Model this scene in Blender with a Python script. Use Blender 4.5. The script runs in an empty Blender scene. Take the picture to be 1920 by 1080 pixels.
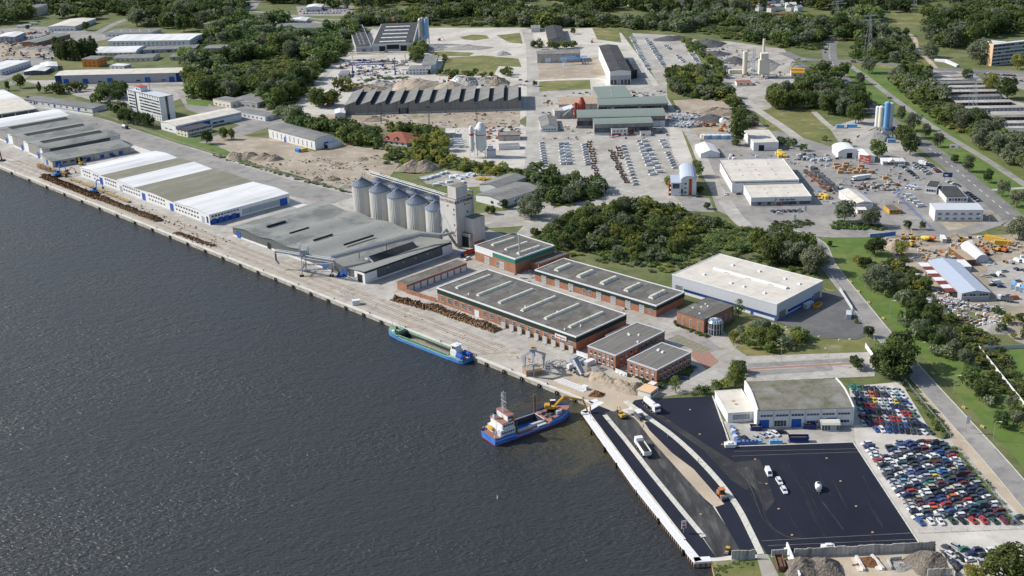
import bpy, math, random
import numpy as np
from mathutils import Vector, Matrix
random.seed(7); np.random.seed(7)
SC = bpy.context.scene; COL = SC.collection
R = math.radians; PI = math.pi
# ---------------------------------------------------------------- camera
H = 230.0; F = 2210.0; PITCH = R(21.2); ROLL = R(-1.87)
_c, _s = math.cos(PITCH), math.sin(PITCH)
FW = Vector((0, _c, -_s)); _r0 = Vector((1, 0, 0)); _u0 = Vector((0, _s, _c))
RT = _r0*math.cos(ROLL) + _u0*math.sin(ROLL); UP = _u0*math.cos(ROLL) - _r0*math.sin(ROLL)
cd = bpy.data.cameras.new('camera'); cam = bpy.data.objects.new('camera', cd); COL.objects.link(cam)
cam.matrix_world = Matrix(((RT.x, UP.x, -FW.x, 0), (RT.y, UP.y, -FW.y, 0), (RT.z, UP.z, -FW.z, H), (0, 0, 0, 1)))
cd.sensor_width = 36; cd.lens = F/1920*36; cd.clip_start = 1; cd.clip_end = 20000
SC.camera = cam
# ---------------------------------------------------------------- light
SUN_AZ, SUN_EL = 282.0, 38.0          # azimuth clockwise from +Y
w = bpy.data.worlds.new('World'); SC.world = w; w.use_nodes = True
nt = w.node_tree; bg = nt.nodes['Background']; sk = nt.nodes.new('ShaderNodeTexSky')
sk.sky_type = 'NISHITA'; sk.sun_disc = False; sk.sun_elevation = R(SUN_EL); sk.sun_rotation = R(SUN_AZ)
sk.altitude = 200; sk.dust_density = 1.6; sk.ozone_density = .8; nt.links.new(sk.outputs[0], bg.inputs[0]); bg.inputs[1].default_value = 0.12
sl = bpy.data.lights.new('sun', 'SUN'); sl.energy = 4.3; sl.angle = R(.5); sl.color = (1, .95, .87)
so = bpy.data.objects.new('sun', sl); COL.objects.link(so)
sd = Vector((math.sin(R(SUN_AZ))*math.cos(R(SUN_EL)), math.cos(R(SUN_AZ))*math.cos(R(SUN_EL)), math.sin(R(SUN_EL))))
so.rotation_euler = sd.to_track_quat('Z', 'Y').to_euler()
SC.view_settings.view_transform = 'Standard'; SC.view_settings.look = 'None'
SC.view_settings.exposure = 0.35; SC.view_settings.gamma = 1; SC.view_settings.use_curve_mapping = False
# ---------------------------------------------------------------- survey helpers (photo pixel -> ground plan)
def G(p, h=0.0):
    d = FW*F + RT*(p[0]-960) + UP*(540-p[1]); k = (H-h)/(-d.z)
    return Vector((d.x*k, d.y*k, h))
def PX(v):
    d = Vector(v)-Vector((0, 0, H)); z = d.dot(FW)
    return (960+F*d.dot(RT)/z, 540-F*d.dot(UP)/z)
def hgt(top, base):
    g = G(base); best = (1e9, 0)
    for i in range(1, 400):
        q = PX(g+Vector((0, 0, i*.2))); e = math.hypot(q[0]-top[0], q[1]-top[1])
        if e < best[0]: best = (e, i*.2)
    return best[1]
# ---------------------------------------------------------------- materials
MATS = {}
def mat(name, c, r=.85, n=.15, s=.6, c2=None, s2=.05, t2=.5, w2=.12, metal=0, bump=0, bs=2.0, slab=None, stretch=None, spec=.3, rnd=0):
    m = bpy.data.materials.new(name); m.use_nodes = True; t = m.node_tree; N = t.nodes; L = t.links
    b = N['Principled BSDF']; b.inputs['Roughness'].default_value = r; b.inputs['Metallic'].default_value = metal
    b.inputs['Specular IOR Level'].default_value = spec
    tc = N.new('ShaderNodeTexCoord'); vec = tc.outputs['Object']
    if stretch:
        mp = N.new('ShaderNodeMapping'); mp.inputs['Scale'].default_value = stretch; L.new(vec, mp.inputs[0]); vec = mp.outputs[0]
    def noise(sc, det=5):
        x = N.new('ShaderNodeTexNoise'); x.inputs['Scale'].default_value = sc; x.inputs['Detail'].default_value = det
        x.inputs['Roughness'].default_value = .62; L.new(vec, x.inputs['Vector']); return x.outputs[0]
    def mix(f, a, bb, blend='MIX'):
        x = N.new('ShaderNodeMix'); x.data_type = 'RGBA'; x.blend_type = blend
        for sock, v in ((x.inputs[0], f), (x.inputs[6], a), (x.inputs[7], bb)):
            if hasattr(v, 'default_value'): L.new(v, sock)
            elif isinstance(v, (int, float)): sock.default_value = v
            else: sock.default_value = (*v[:3], 1)
        return x.outputs[2]
    def ramp(f, a, bb):
        x = N.new('ShaderNodeMapRange'); x.inputs[1].default_value = a; x.inputs[2].default_value = bb; L.new(f, x.inputs[0]); return x.outputs[0]
    k1, k2 = 1-n, 1+n
    col = mix(ramp(noise(s), .3, .7), [v*k1 for v in c], [v*k2 for v in c])
    if c2: 
        for q, (cc, ss, tt) in enumerate([(c2, s2, t2)] if not isinstance(c2[0], tuple) else ([c2] if not isinstance(c2[0][0], tuple) else c2)):
            col = mix(ramp(noise(ss, 7), tt-w2, tt+w2), col, [v for v in cc])
    if slab:
        pass
        bt = N.new('ShaderNodeTexBrick'); bt.offset = 0; bt.inputs['Scale'].default_value = 1; bt.inputs['Brick Width'].default_value = slab[0]
        bt.inputs['Row Height'].default_value = slab[1]; bt.inputs['Mortar Size'].default_value = slab[2]; bt.inputs['Mortar Smooth'].default_value = .3
        rt = N.new('ShaderNodeMapping'); rt.inputs['Rotation'].default_value = (0, 0, R(slab[3])); L.new(tc.outputs['Object'], rt.inputs[0]); L.new(rt.outputs[0], bt.inputs['Vector'])
        bt.inputs['Color1'].default_value = (1, 1, 1, 1); bt.inputs['Color2'].default_value = (.93, .93, .93, 1); bt.inputs['Mortar'].default_value = (.66, .64, .60, 1)
        col = mix(1.0, col, bt.outputs[0], 'MULTIPLY')
    if rnd:
        oi = N.new('ShaderNodeObjectInfo'); hs = N.new('ShaderNodeHueSaturation')
        a = N.new('ShaderNodeMapRange'); a.inputs[3].default_value = 1-rnd; a.inputs[4].default_value = 1+rnd; L.new(oi.outputs['Random'], a.inputs[0]); L.new(a.outputs[0], hs.inputs['Value'])
        a = N.new('ShaderNodeMapRange'); a.inputs[3].default_value = .475; a.inputs[4].default_value = .515
        mm = N.new('ShaderNodeMath'); mm.operation = 'FRACT'; m7 = N.new('ShaderNodeMath'); m7.operation = 'MULTIPLY'; m7.inputs[1].default_value = 7.3
        L.new(oi.outputs['Random'], m7.inputs[0]); L.new(m7.outputs[0], mm.inputs[0]); L.new(mm.outputs[0], a.inputs[0]); L.new(a.outputs[0], hs.inputs['Hue'])
        L.new(col, hs.inputs['Color']); col = hs.outputs[0]
    L.new(col, b.inputs['Base Color'])
    if name.startswith('leaf'):
        tr = N.new('ShaderNodeBsdfTranslucent'); L.new(col, tr.inputs[0]); ms = N.new('ShaderNodeMixShader'); ms.inputs[0].default_value = .45
        L.new(b.outputs[0], ms.inputs[1]); L.new(tr.outputs[0], ms.inputs[2]); L.new(ms.outputs[0], N['Material Output'].inputs[0])
    if bump:
        bp = N.new('ShaderNodeBump'); bp.inputs['Strength'].default_value = 1; bp.inputs['Distance'].default_value = bump
        L.new(noise(bs), bp.inputs['Height']); L.new(bp.outputs[0], b.inputs['Normal'])
    MATS[name] = m; return m
WHITE = (.62, .63, .64)
DEF = dict(
 white=dict(c=WHITE, n=.06, s=.4, c2=(.5, .5, .5), s2=.25, t2=.68), white_roof=dict(c=(.63, .64, .65), n=.06, s=.3, c2=(.48, .49, .49), s2=.12, t2=.6, stretch=(1, .15, 1), slab=(40, 6, .1, 90)),
 cream=dict(c=(.62, .58, .48), n=.08), cream_roof=dict(c=(.57, .54, .475), n=.06, s=.2, c2=(((.47, .44, .39), .15, .58), ((.40, .38, .33), .5, .70)), slab=(16, 11, .14, 0)),
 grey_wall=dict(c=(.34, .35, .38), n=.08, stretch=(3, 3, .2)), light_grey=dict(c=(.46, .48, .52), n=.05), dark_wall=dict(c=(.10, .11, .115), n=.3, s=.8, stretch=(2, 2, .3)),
 conc_wall=dict(c=(.40, .385, .36), n=.2, s=.5, c2=(.18, .17, .15), s2=.3, t2=.62, stretch=(1, 1, .4), bump=.05),
 old_wall=dict(c=(.2, .2, .21), n=.25, s=.6, c2=(.3, .28, .25), s2=.3, t2=.55, stretch=(2, 2, .2)),
 brick=dict(c=(.33, .158, .095), n=.16, s=3, c2=(.23, .115, .075), s2=.3, t2=.58), brick_old=dict(c=(.24, .12, .09), n=.25, s=2), orange_wall=dict(c=(.62, .22, .05), n=.06), peach=dict(c=(.62, .40, .26), n=.06),
 roof_grey=dict(c=(.16, .162, .155), n=.16, s=.5, c2=((.22, .22, .215), .09, .55), slab=(8, 30, .12, 0)), roof_dark=dict(c=(.036, .037, .041), n=.2, s=.6, c2=(.06, .06, .06), s2=.1),
 felt=dict(c=(.115, .11, .10), n=.22, s=1.2, c2=(((.18, .175, .16), .12, .56), ((.06, .056, .05), .3, .64)), w2=.09, slab=(60, 5.5, .12, 90)), felt_ribbed=dict(c=(.12, .115, .105), n=.3, s=1.5, stretch=(2.5, .12, 1), c2=(.18, .175, .16), s2=.4),
 roof_wave=dict(c=(.225, .235, .222), n=.10, s=.8, c2=(((.155, .162, .158), .06, .54), ((.29, .295, .28), .2, .66)), w2=.05, slab=(30, 3, .07, 90)), olive=dict(c=(.17, .165, .125), n=.12, s=.8, c2=(.225, .22, .18), s2=.12, t2=.58, stretch=(1, .3, 1)), blue_grey_roof=dict(c=(.36, .41, .50), n=.05),
 green_roof=dict(c=(.17, .21, .19), n=.1, s=.4), tan_roof=dict(c=(.36, .28, .20), n=.2, s=.4, stretch=(6, .3, 1)), tile_red=dict(c=(.25, .09, .06), n=.2, s=1.5), moss_roof=dict(c=(.175, .165, .135), n=.22, s=.7, c2=(((.10, .105, .06), .16, .55), ((.25, .25, .24), .1, .62)), bump=.05),
 green_band=dict(c=(.012, .032, .026), n=.15), teal=dict(c=(.03, .17, .13), n=.08), blue=dict(c=(.02, .09, .38), n=.1), dkblue=dict(c=(.015, .04, .17), n=.15), ltblue=dict(c=(.16, .36, .62), n=.08), red=dict(c=(.36, .06, .04), n=.12),
 redbrown=dict(c=(.13, .07, .052), n=.35, s=2), orange=dict(c=(.48, .16, .045), n=.15), yellow=dict(c=(.50, .31, .05), n=.15), ochre=dict(c=(.5, .27, .04), n=.25, s=2),
 glass=dict(c=(.03, .042, .06), r=.12, n=.1, spec=.6, rnd=.7), ltglass=dict(c=(.25, .28, .30), r=.2, n=.2, spec=.5), dome_glass=dict(c=(.10, .17, .26), r=.15, n=.1, spec=.6), black=dict(c=(.015, .015, .017), n=.2, r=.7), rubber=dict(c=(.012, .012, .012), n=.2, r=.9),
 steel=dict(c=(.33, .36, .40), n=.12, r=.5), steel_dark=dict(c=(.10, .11, .12), n=.2, r=.6), galv=dict(c=(.36, .37, .36), n=.15, s=1, r=.45, metal=.2), silo=dict(c=(.50, .50, .48), n=.10, s=.5, c2=(.30, .29, .27), s2=.4, t2=.60, stretch=(3, 3, .12), r=.5), silo_roof=dict(c=(.13, .16, .21), n=.15, r=.5, metal=.2),
 skylight=dict(c=(.60, .58, .48), n=.1, s=1, c2=(.36, .34, .28), s2=.5, t2=.64), bark=dict(c=(.10, .08, .06), n=.3, s=4),
 log=dict(c=(.13, .085, .05), n=.5, s=1.5, c2=(.36, .25, .15), s2=1.1, t2=.56), logend=dict(c=(.5, .34, .19), n=.25, s=2), sand_pile=dict(c=(.37, .31, .24), n=.2, s=.5, c2=(.27, .22, .17), s2=.25, t2=.55, bump=.5, bs=.9), gravel_pile=dict(c=(.30, .29, .27), n=.35, s=3, bump=.4, bs=2), earth_pile=dict(c=(.22, .18, .14), n=.3, s=.6, c2=(.30, .25, .19), s2=.15, bump=.5, bs=.7), chips=dict(c=(.15, .13, .11), n=.6, s=2.2, c2=(.26, .22, .18), s2=1.2, t2=.6, bump=.6, bs=2), dark_gravel=dict(c=(.09, .09, .095), n=.2, s=2, bump=.3), rust_pile=dict(c=(.17, .085, .04), n=.4, s=2, bump=.5),
 rust=dict(c=(.13, .07, .045), n=.4, s=2), boat_blue=dict(c=(.045, .19, .52), n=.15, s=.6, c2=(((.14, .30, .56), .4, .58), ((.20, .13, .09), .9, .70)), stretch=(.3, 1, 2), r=.5), ship_blue=dict(c=(.028, .145, .52), n=.12, s=.6, c2=(((.07, .22, .55), .5, .58), ((.16, .09, .06), 1.1, .72)), stretch=(.4, 1, 1.5), r=.45), boot_red=dict(c=(.28, .04, .03), n=.2), deck_green=dict(c=(.17, .33, .23), n=.2, s=1, c2=(.33, .36, .28), s2=.6, t2=.6), deck_red=dict(c=(.28, .13, .10), n=.25, s=1.5), hold=dict(c=(.045, .04, .045), n=.3), wet_sand=dict(c=(.20, .18, .15), n=.15, s=1, bump=.2),
 tarp_yellow=dict(c=(.58, .42, .08), n=.15), bale=dict(c=(.42, .52, .58), n=.25, s=1, c2=(.62, .64, .64), s2=.5), faded_red=dict(c=(.22, .11, .10), n=.2), saw_wall=dict(c=(.215, .205, .195), n=.15, s=.8, c2=(.13, .12, .11), s2=.2, t2=.6, stretch=(2, 2, .2)), tan=dict(c=(.30, .235, .11), n=.3, s=1.5), bin_blue=dict(c=(.10, .16, .36), n=.25, s=1.5), block_yellow=dict(c=(.48, .40, .14), n=.2, s=2), brown_panel=dict(c=(.16, .035, .03), n=.1), ply=dict(c=(.62, .42, .25), n=.08, stretch=(3, .2, 1)), skin=dict(c=(.5, .3, .22), n=.05), hivis=dict(c=(.8, .2, .03), n=.05), jeans=dict(c=(.04, .06, .12), n=.1), timber=dict(c=(.38, .24, .13), n=.25, s=1, stretch=(.3, 3, 3)),
 leaf_dark=dict(c=(.085, .128, .046), n=.4, s=.22, r=.75, rnd=.3, spec=.15), leaf_mid=dict(c=(.15, .195, .062), n=.4, s=.22, r=.75, rnd=.32, spec=.15), leaf_light=dict(c=(.25, .27, .07), n=.3, s=.2, r=.75, rnd=.2, spec=.15), leaf_grey=dict(c=(.19, .22, .135), n=.35, s=.22, r=.7, rnd=.25, spec=.2), leaf_blue=dict(c=(.115, .155, .085), n=.35, s=.22, r=.7, rnd=.25, spec=.2),
 # ground
 ground=dict(c=(.105, .125, .042), n=.3, s=.08, c2=(((.19, .18, .085), .018, .58), ((.055, .085, .028), .05, .62)), bump=.3, bs=.4),
 lawn=dict(c=(.092, .15, .030), n=.16, s=.15, c2=(((.15, .175, .055), .03, .58), ((.06, .11, .022), .08, .62)), bump=.1, bs=1), dry_grass=dict(c=(.19, .175, .065), n=.25, s=.2, c2=(((.10, .125, .035), .03, .5), ((.33, .28, .19), .07, .66)), bump=.2, bs=1),
 conc=dict(c=(.42, .405, .375), n=.12, s=.3, c2=(((.285, .265, .235), .035, .53), ((.22, .185, .14), .12, .64), ((.53, .52, .49), .07, .64), ((.17, .16, .15), .5, .70)), slab=(5, 5, .10, 46)), conc_road=dict(c=(.40, .385, .355), n=.10, s=.3, c2=(((.28, .262, .23), .03, .54), ((.24, .225, .20), .2, .64), ((.49, .475, .44), .08, .64)), slab=(6, 6, .09, 46)), conc_pale=dict(c=(.56, .54, .50), n=.08, s=.4, c2=(.42, .39, .34), s2=.15, t2=.6), kerb=dict(c=(.52, .51, .46), n=.12, s=.8, slab=(4, 90, .12, 30)),
 quay=dict(c=(.40, .37, .32), n=.14, s=.35, c2=(((.27, .23, .18), .05, .52), ((.19, .15, .11), .3, .63), ((.52, .50, .46), .05, .60))), quay_face=dict(c=(.40, .38, .33), n=.2, s=.4, c2=(.17, .16, .13), s2=.35, t2=.6, stretch=(1, 1, .3)),
 asphalt=dict(c=(.16, .158, .155), n=.12, s=.4, c2=(((.20, .195, .185), .04, .52), ((.11, .11, .11), .09, .64))), asphalt_old=dict(c=(.225, .217, .208), n=.12, s=.4, c2=(((.31, .295, .27), .04, .53), ((.145, .14, .135), .12, .62), ((.34, .325, .30), .5, .72))), asphalt_dk=dict(c=(.105, .105, .108), n=.12, s=.4, c2=(.15, .148, .145), s2=.05, t2=.56),
 new_asphalt=dict(c=(.0105, .012, .024), n=.15, s=.1, r=.72, spec=.22, c2=(((.016, .018, .032), .02, .5), ((.034, .034, .042), .06, .70), ((.03, .03, .035), .6, .74)), stretch=(1, .35, 1), slab=(300, 7, .09, 60)), milled=dict(c=(.045, .045, .047), n=.3, s=.5, c2=(((.12, .115, .105), .22, .60), ((.015, .015, .018), .1, .60)), stretch=(1.6, .35, 1)), scuffed=dict(c=(.020, .020, .026), n=.2, s=.3, c2=(((.042, .041, .042), .05, .52), ((.085, .08, .075), .25, .68))),
 sand=dict(c=(.44, .37, .28), n=.12, s=.2, c2=(((.34, .28, .21), .05, .52), ((.52, .46, .38), .12, .64)), bump=.15, bs=1), dirt=dict(c=(.36, .31, .245), n=.15, s=.15, c2=(((.26, .215, .165), .04, .5), ((.20, .19, .10), .03, .64), ((.45, .41, .35), .1, .64)), bump=.2, bs=.6), pale=dict(c=(.50, .48, .44), n=.12, s=.2, c2=(((.36, .33, .28), .03, .5), ((.62, .60, .57), .06, .6), ((.25, .22, .17), .12, .66), ((.20, .20, .11), .025, .68))), gravel=dict(c=(.36, .34, .31), n=.18, s=.4, c2=(((.23, .21, .185), .05, .54), ((.46, .44, .41), .12, .62))),
 pave_red=dict(c=(.30, .17, .13), n=.12, s=1), paint=dict(c=(.72, .72, .70), n=.1), pave_green=dict(c=(.22, .215, .16), n=.15, s=.5, slab=(2.5, 5, .2, 46)),
)
def M(n):
    return MATS[n] if n in MATS else mat(n, **DEF[n])
# water: rippled dark harbour water with a silty patch near the dredger
def water_mat():
    m = bpy.data.materials.new('water'); m.use_nodes = True; t = m.node_tree; N = t.nodes; L = t.links; b = N['Principled BSDF']
    b.inputs['Roughness'].default_value = .3; b.inputs['Specular IOR Level'].default_value = .42; b.inputs['IOR'].default_value = 1.33
    tc = N.new('ShaderNodeTexCoord')
    def noise(sc, st, det=3, rz=0, d=0):
        mp = N.new('ShaderNodeMapping'); mp.inputs['Scale'].default_value = st; mp.inputs['Rotation'].default_value = (0, 0, R(rz)); L.new(tc.outputs['Object'], mp.inputs[0])
        x = N.new('ShaderNodeTexNoise'); x.inputs['Scale'].default_value = sc; x.inputs['Detail'].default_value = det; x.inputs['Distortion'].default_value = d; L.new(mp.outputs[0], x.inputs[0]); return x.outputs[0]
    a = noise(.44, (1, 2.0, 1), 3, 24, .5); c = noise(.13, (1, 1.8, 1), 3, -20, .5)
    ad = N.new('ShaderNodeMath'); ad.operation = 'ADD'; L.new(a, ad.inputs[0]); L.new(c, ad.inputs[1])
    big = noise(.012, (1, 2.2, 1), 3, 30); mr = N.new('ShaderNodeMapRange'); mr.inputs[1].default_value = .35; mr.inputs[2].default_value = .65; mr.inputs[3].default_value = .7; mr.inputs[4].default_value = 1.25; L.new(big, mr.inputs[0])
    bp = N.new('ShaderNodeBump'); bp.inputs['Distance'].default_value = .8; L.new(mr.outputs[0], bp.inputs['Strength']); L.new(ad.outputs[0], bp.inputs['Height']); L.new(bp.outputs[0], b.inputs['Normal'])
    # silt
    g = G((1110, 800), -2.2); sub = N.new('ShaderNodeVectorMath'); sub.operation = 'SUBTRACT'; sub.inputs[1].default_value = g; L.new(tc.outputs['Object'], sub.inputs[0])
    ln = N.new('ShaderNodeVectorMath'); ln.operation = 'LENGTH'; L.new(sub.outputs[0], ln.inputs[0])
    nz = noise(.07, (1, 1, 1), 4, 0, 1.0); mu = N.new('ShaderNodeMath'); mu.operation = 'MULTIPLY_ADD'; mu.inputs[1].default_value = -55; L.new(nz, mu.inputs[0]); L.new(ln.outputs['Value'], mu.inputs[2])
    m2 = N.new('ShaderNodeMapRange'); m2.inputs[1].default_value = 14; m2.inputs[2].default_value = -20; L.new(mu.outputs[0], m2.inputs[0])
    x = N.new('ShaderNodeMix'); x.data_type = 'RGBA'; x.inputs[6].default_value = (.032, .034, .036, 1); x.inputs[7].default_value = (.075, .068, .035, 1); L.new(m2.outputs[0], x.inputs[0]); L.new(x.outputs[2], b.inputs['Base Color'])
    return m
# ---------------------------------------------------------------- mesh builder
class MB:
    def __init__(s): s.v = []; s.f = []; s.m = []; s.mats = []; s.cur = 0
    def use(s, name):
        if name not in s.mats: s.mats.append(name)
        s.cur = s.mats.index(name); return s
    def add(s, vs, fs):
        o = len(s.v); s.v += [tuple(v) for v in vs]
        for f in fs: s.f.append([o+i for i in f]); s.m.append(s.cur)
        return s
    def box(s, x0, y0, z0, x1, y1, z1, bottom=True):
        fs = [(4, 5, 6, 7), (0, 1, 5, 4), (1, 2, 6, 5), (2, 3, 7, 6), (3, 0, 4, 7)]
        if bottom: fs.append((3, 2, 1, 0))
        return s.add([(x0, y0, z0), (x1, y0, z0), (x1, y1, z0), (x0, y1, z0), (x0, y0, z1), (x1, y0, z1), (x1, y1, z1), (x0, y1, z1)], fs)
    def frus(s, x0, y0, x1, y1, z0, a0, b0, a1, b1, z1):
        return s.add([(x0, y0, z0), (x1, y0, z0), (x1, y1, z0), (x0, y1, z0), (a0, b0, z1), (a1, b0, z1), (a1, b1, z1), (a0, b1, z1)], [(4, 5, 6, 7), (0, 1, 5, 4), (1, 2, 6, 5), (2, 3, 7, 6), (3, 0, 4, 7), (3, 2, 1, 0)])
    def prism(s, poly, z0, z1, bottom=False):
        n = len(poly); return s.add([(p[0], p[1], z0) for p in poly]+[(p[0], p[1], z1) for p in poly], [tuple(range(n, 2*n))]+[(i, (i+1) % n, n+(i+1) % n, n+i) for i in range(n)]+([tuple(reversed(range(n)))] if bottom else []))
    def cyl(s, x, y, z0, z1, r, n=12, r2=None, cap=True):
        r2 = r if r2 is None else r2; a = [2*PI*i/n for i in range(n)]
        vs = [(x+r*math.cos(t), y+r*math.sin(t), z0) for t in a]+[(x+r2*math.cos(t), y+r2*math.sin(t), z1) for t in a]
        return s.add(vs, [(i, (i+1) % n, n+(i+1) % n, n+i) for i in range(n)]+([tuple(range(n, 2*n)), tuple(reversed(range(n)))] if cap else []))
    def tube(s, p, q, r, n=5, r2=None):
        p, q = Vector(p), Vector(q); d = q-p
        if d.length < 1e-6: return s
        d.normalize(); u = d.cross(Vector((0, 0, 1)) if abs(d.z) < .95 else Vector((1, 0, 0))).normalized(); v = d.cross(u); r2 = r if r2 is None else r2
        vs = [p+(u*math.cos(2*PI*i/n)+v*math.sin(2*PI*i/n))*r for i in range(n)]+[q+(u*math.cos(2*PI*i/n)+v*math.sin(2*PI*i/n))*r2 for i in range(n)]
        return s.add(vs, [(i, (i+1) % n, n+(i+1) % n, n+i) for i in range(n)]+[tuple(range(n, 2*n)), tuple(reversed(range(n)))])
    def rev(s, x, y, prof, n=20):
        vs = []; 
        for r, z in prof: vs += [(x+r*math.cos(2*PI*i/n), y+r*math.sin(2*PI*i/n), z) for i in range(n)]
        return s.add(vs, [(k*n+i, k*n+(i+1) % n, (k+1)*n+(i+1) % n, (k+1)*n+i) for k in range(len(prof)-1) for i in range(n)])
    def prof(s, axis, pts, a0, a1, th=None):
        # profile (t,z) extruded along the other axis; closed to thickness th below
        P = list(pts)
        if th: P = P+[(t, z-th) for t, z in reversed(pts)]
        mk = (lambda t, a, z: (t, a, z)) if axis == 'x' else (lambda t, a, z: (a, t, z))
        n = len(P); vs = [mk(t, a0, z) for t, z in P]+[mk(t, a1, z) for t, z in P]
        return s.add(vs, [(i, (i+1) % n, n+(i+1) % n, n+i) for i in range(n)]+[tuple(reversed(range(n))), tuple(range(n, 2*n))])
    def truss(s, p, q, w, r, n, dz=None):
        p, q = Vector(p), Vector(q); d = (q-p); u = d.normalized(); sx = u.cross(Vector((0, 0, 1))).normalized() if abs(u.z) < .9 else Vector((1, 0, 0)); sz = sx.cross(u).normalized(); dz = dz or w
        cs = [sx*a*w/2+sz*b*dz/2 for a, b in ((-1, -1), (1, -1), (1, 1), (-1, 1))]
        for c in cs: s.tube(p+c, q+c, r, 4)
        for i in range(n):
            a, b = p+d*i/n, p+d*(i+1)/n
            for k in range(4): s.tube(a+cs[k], b+cs[(k+1) % 4], r*.7, 3)
        return s
    def mesh(s, name):
        me = bpy.data.meshes.new(name); me.from_pydata(s.v, [], s.f)
        for n in s.mats: me.materials.append(M(n))
        me.polygons.foreach_set('material_index', s.m); me.validate(); me.update(); return me
    def build(s, name, parent=None, loc=None, rz=0, smooth=False):
        if not s.f: return None
        me = s.mesh(name)
        if smooth: me.polygons.foreach_set('use_smooth', [True]*len(me.polygons))
        return put(name, me, parent, loc, rz)
def put(name, me, parent=None, loc=None, rz=0):
    o = bpy.data.objects.new(name, me); COL.objects.link(o); o.parent = parent
    if loc is not None: o.location = loc
    if rz: o.rotation_euler.z = rz
    return o
def mb(m): return MB().use(m)
def tag(o, label, cat, group=None, kind=None):
    if kind: o['kind'] = kind
    if kind != 'structure': o['label'] = label; o['category'] = cat
    if group: o['group'] = group
    return o
def thing(name, label, cat, loc, rz=0, group=None):
    return tag(put(name, None, None, loc, rz), label, cat, group)
def copy_tree(o, parent=None):
    c = o.copy(); COL.objects.link(c); c.parent = parent
    for ch in o.children: copy_tree(ch, c)
    return c
def dup(o, loc, rz, label, group=None, cat=None, sc=None):
    c = copy_tree(o); c.location = loc; c.rotation_euler = (0, 0, rz); c['label'] = label
    if group: c['group'] = group
    if cat: c['category'] = cat
    if sc: c.scale = sc if isinstance(sc, tuple) else (sc, sc, sc)
    return c
_o = 'zeroth first second third fourth fifth sixth seventh eighth ninth tenth eleventh twelfth thirteenth fourteenth fifteenth sixteenth seventeenth eighteenth nineteenth twentieth'.split()
_t = {2: 'twenty', 3: 'thirty', 4: 'forty', 5: 'fifty', 6: 'sixty', 7: 'seventy', 8: 'eighty', 9: 'ninety'}
_t2 = {3: 'thirtieth', 4: 'fortieth', 5: 'fiftieth', 6: 'sixtieth', 7: 'seventieth', 8: 'eightieth', 9: 'ninetieth'}
def od(n):
    if n <= 20: return _o[n]
    if n >= 100: return 'hundred-and-'+od(n-100) if n > 100 else 'hundredth'
    return _t2[n//10] if n % 10 == 0 else _t[n//10]+'-'+_o[n % 10]
def az(p, q): a, b = G(p), G(q); return math.atan2(b.y-a.y, b.x-a.x)
# ---------------------------------------------------------------- ground, water, roads
WZ = -2.2
wm = MB(); wm.mats = ['water']; MATS['water'] = water_mat(); wm.cur = 0
wm.add([(-5000, -500, WZ), (5000, -500, WZ), (5000, 6000, WZ), (-5000, 6000, WZ)], [(0, 1, 2, 3)])
wm.build('water')['kind'] = 'structure'
Q0, Q1 = G((0, 312)), G((1110, 757)); qd = (Q1-Q0).normalized(); qn = Vector((-qd.y, qd.x, 0))
QL = Q0-qd*2500
land = [QL, Q1, G((1125, 752)), G((1089, 772)), G((1187, 909)), G((1302, 1054)), G((1333, 1052)), G((1341, 1085)), G((1370, 1150)), G((1400, 1500)), Vector((600, 100, 0)), Vector((4500, 100, 0)), Vector((6000, 9000, 0)), Vector((-6000, 9000, 0))]
land = [Vector((p.x, p.y, 0)) for p in land]
from mathutils.geometry import tessellate_polygon
gm = mb('ground'); gm.add(land, [tuple(t) for t in tessellate_polygon([land])])
# make sure the faces look up
for i, f in enumerate(gm.f):
    a, b, c = [Vector(gm.v[k]) for k in f]
    if (b-a).cross(c-a).z < 0: gm.f[i] = f[::-1]
gm.build('ground')['kind'] = 'structure'
ZC = {}
def zz(z):
    k = round(z/Z, 1); ZC[k] = ZC.get(k, 0)+1; return z+ZC[k]*.0009
Z = .035
def sheet(name, m, pts, z, world=False, kind='structure'):
    z = zz(z)
    P = [Vector(p) if world else G(p) for p in pts]; P = [Vector((p.x, p.y, z)) for p in P]
    o = mb(m); o.add(P, [tuple(t) for t in tessellate_polygon([P])])
    for i, f in enumerate(o.f):
        a, b, c = [Vector(o.v[k]) for k in f]
        if (b-a).cross(c-a).z < 0: o.f[i] = f[::-1]
    ob = o.build(name); ob['kind'] = kind; return ob
def strip_pts(pts, wid, world=False):
    P = [(Vector(p) if world else G(p)).to_2d() for p in pts]; L, Rr = [], []
    for i, p in enumerate(P):
        d = (P[min(i+1, len(P)-1)]-P[max(i-1, 0)]).normalized(); n = Vector((-d.y, d.x))
        ww = wid[i] if isinstance(wid, (list, tuple)) else wid
        L.append(p+n*ww/2); Rr.append(p-n*ww/2)
    return L, Rr
def smooth(pts, k=6):
    P = [Vector((*p, 0)) for p in pts]; P = [P[0]]+P+[P[-1]]; o = []
    for i in range(1, len(P)-2):
        for j in range(k):
            t = j/k; a, b, c, d = P[i-1:i+3]
            o.append(.5*((2*b)+(c-a)*t+(2*a-5*b+4*c-d)*t*t+(3*b-a-3*c+d)*t**3))
    o.append(P[-2]); return [(p.x, p.y) for p in o]
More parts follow.
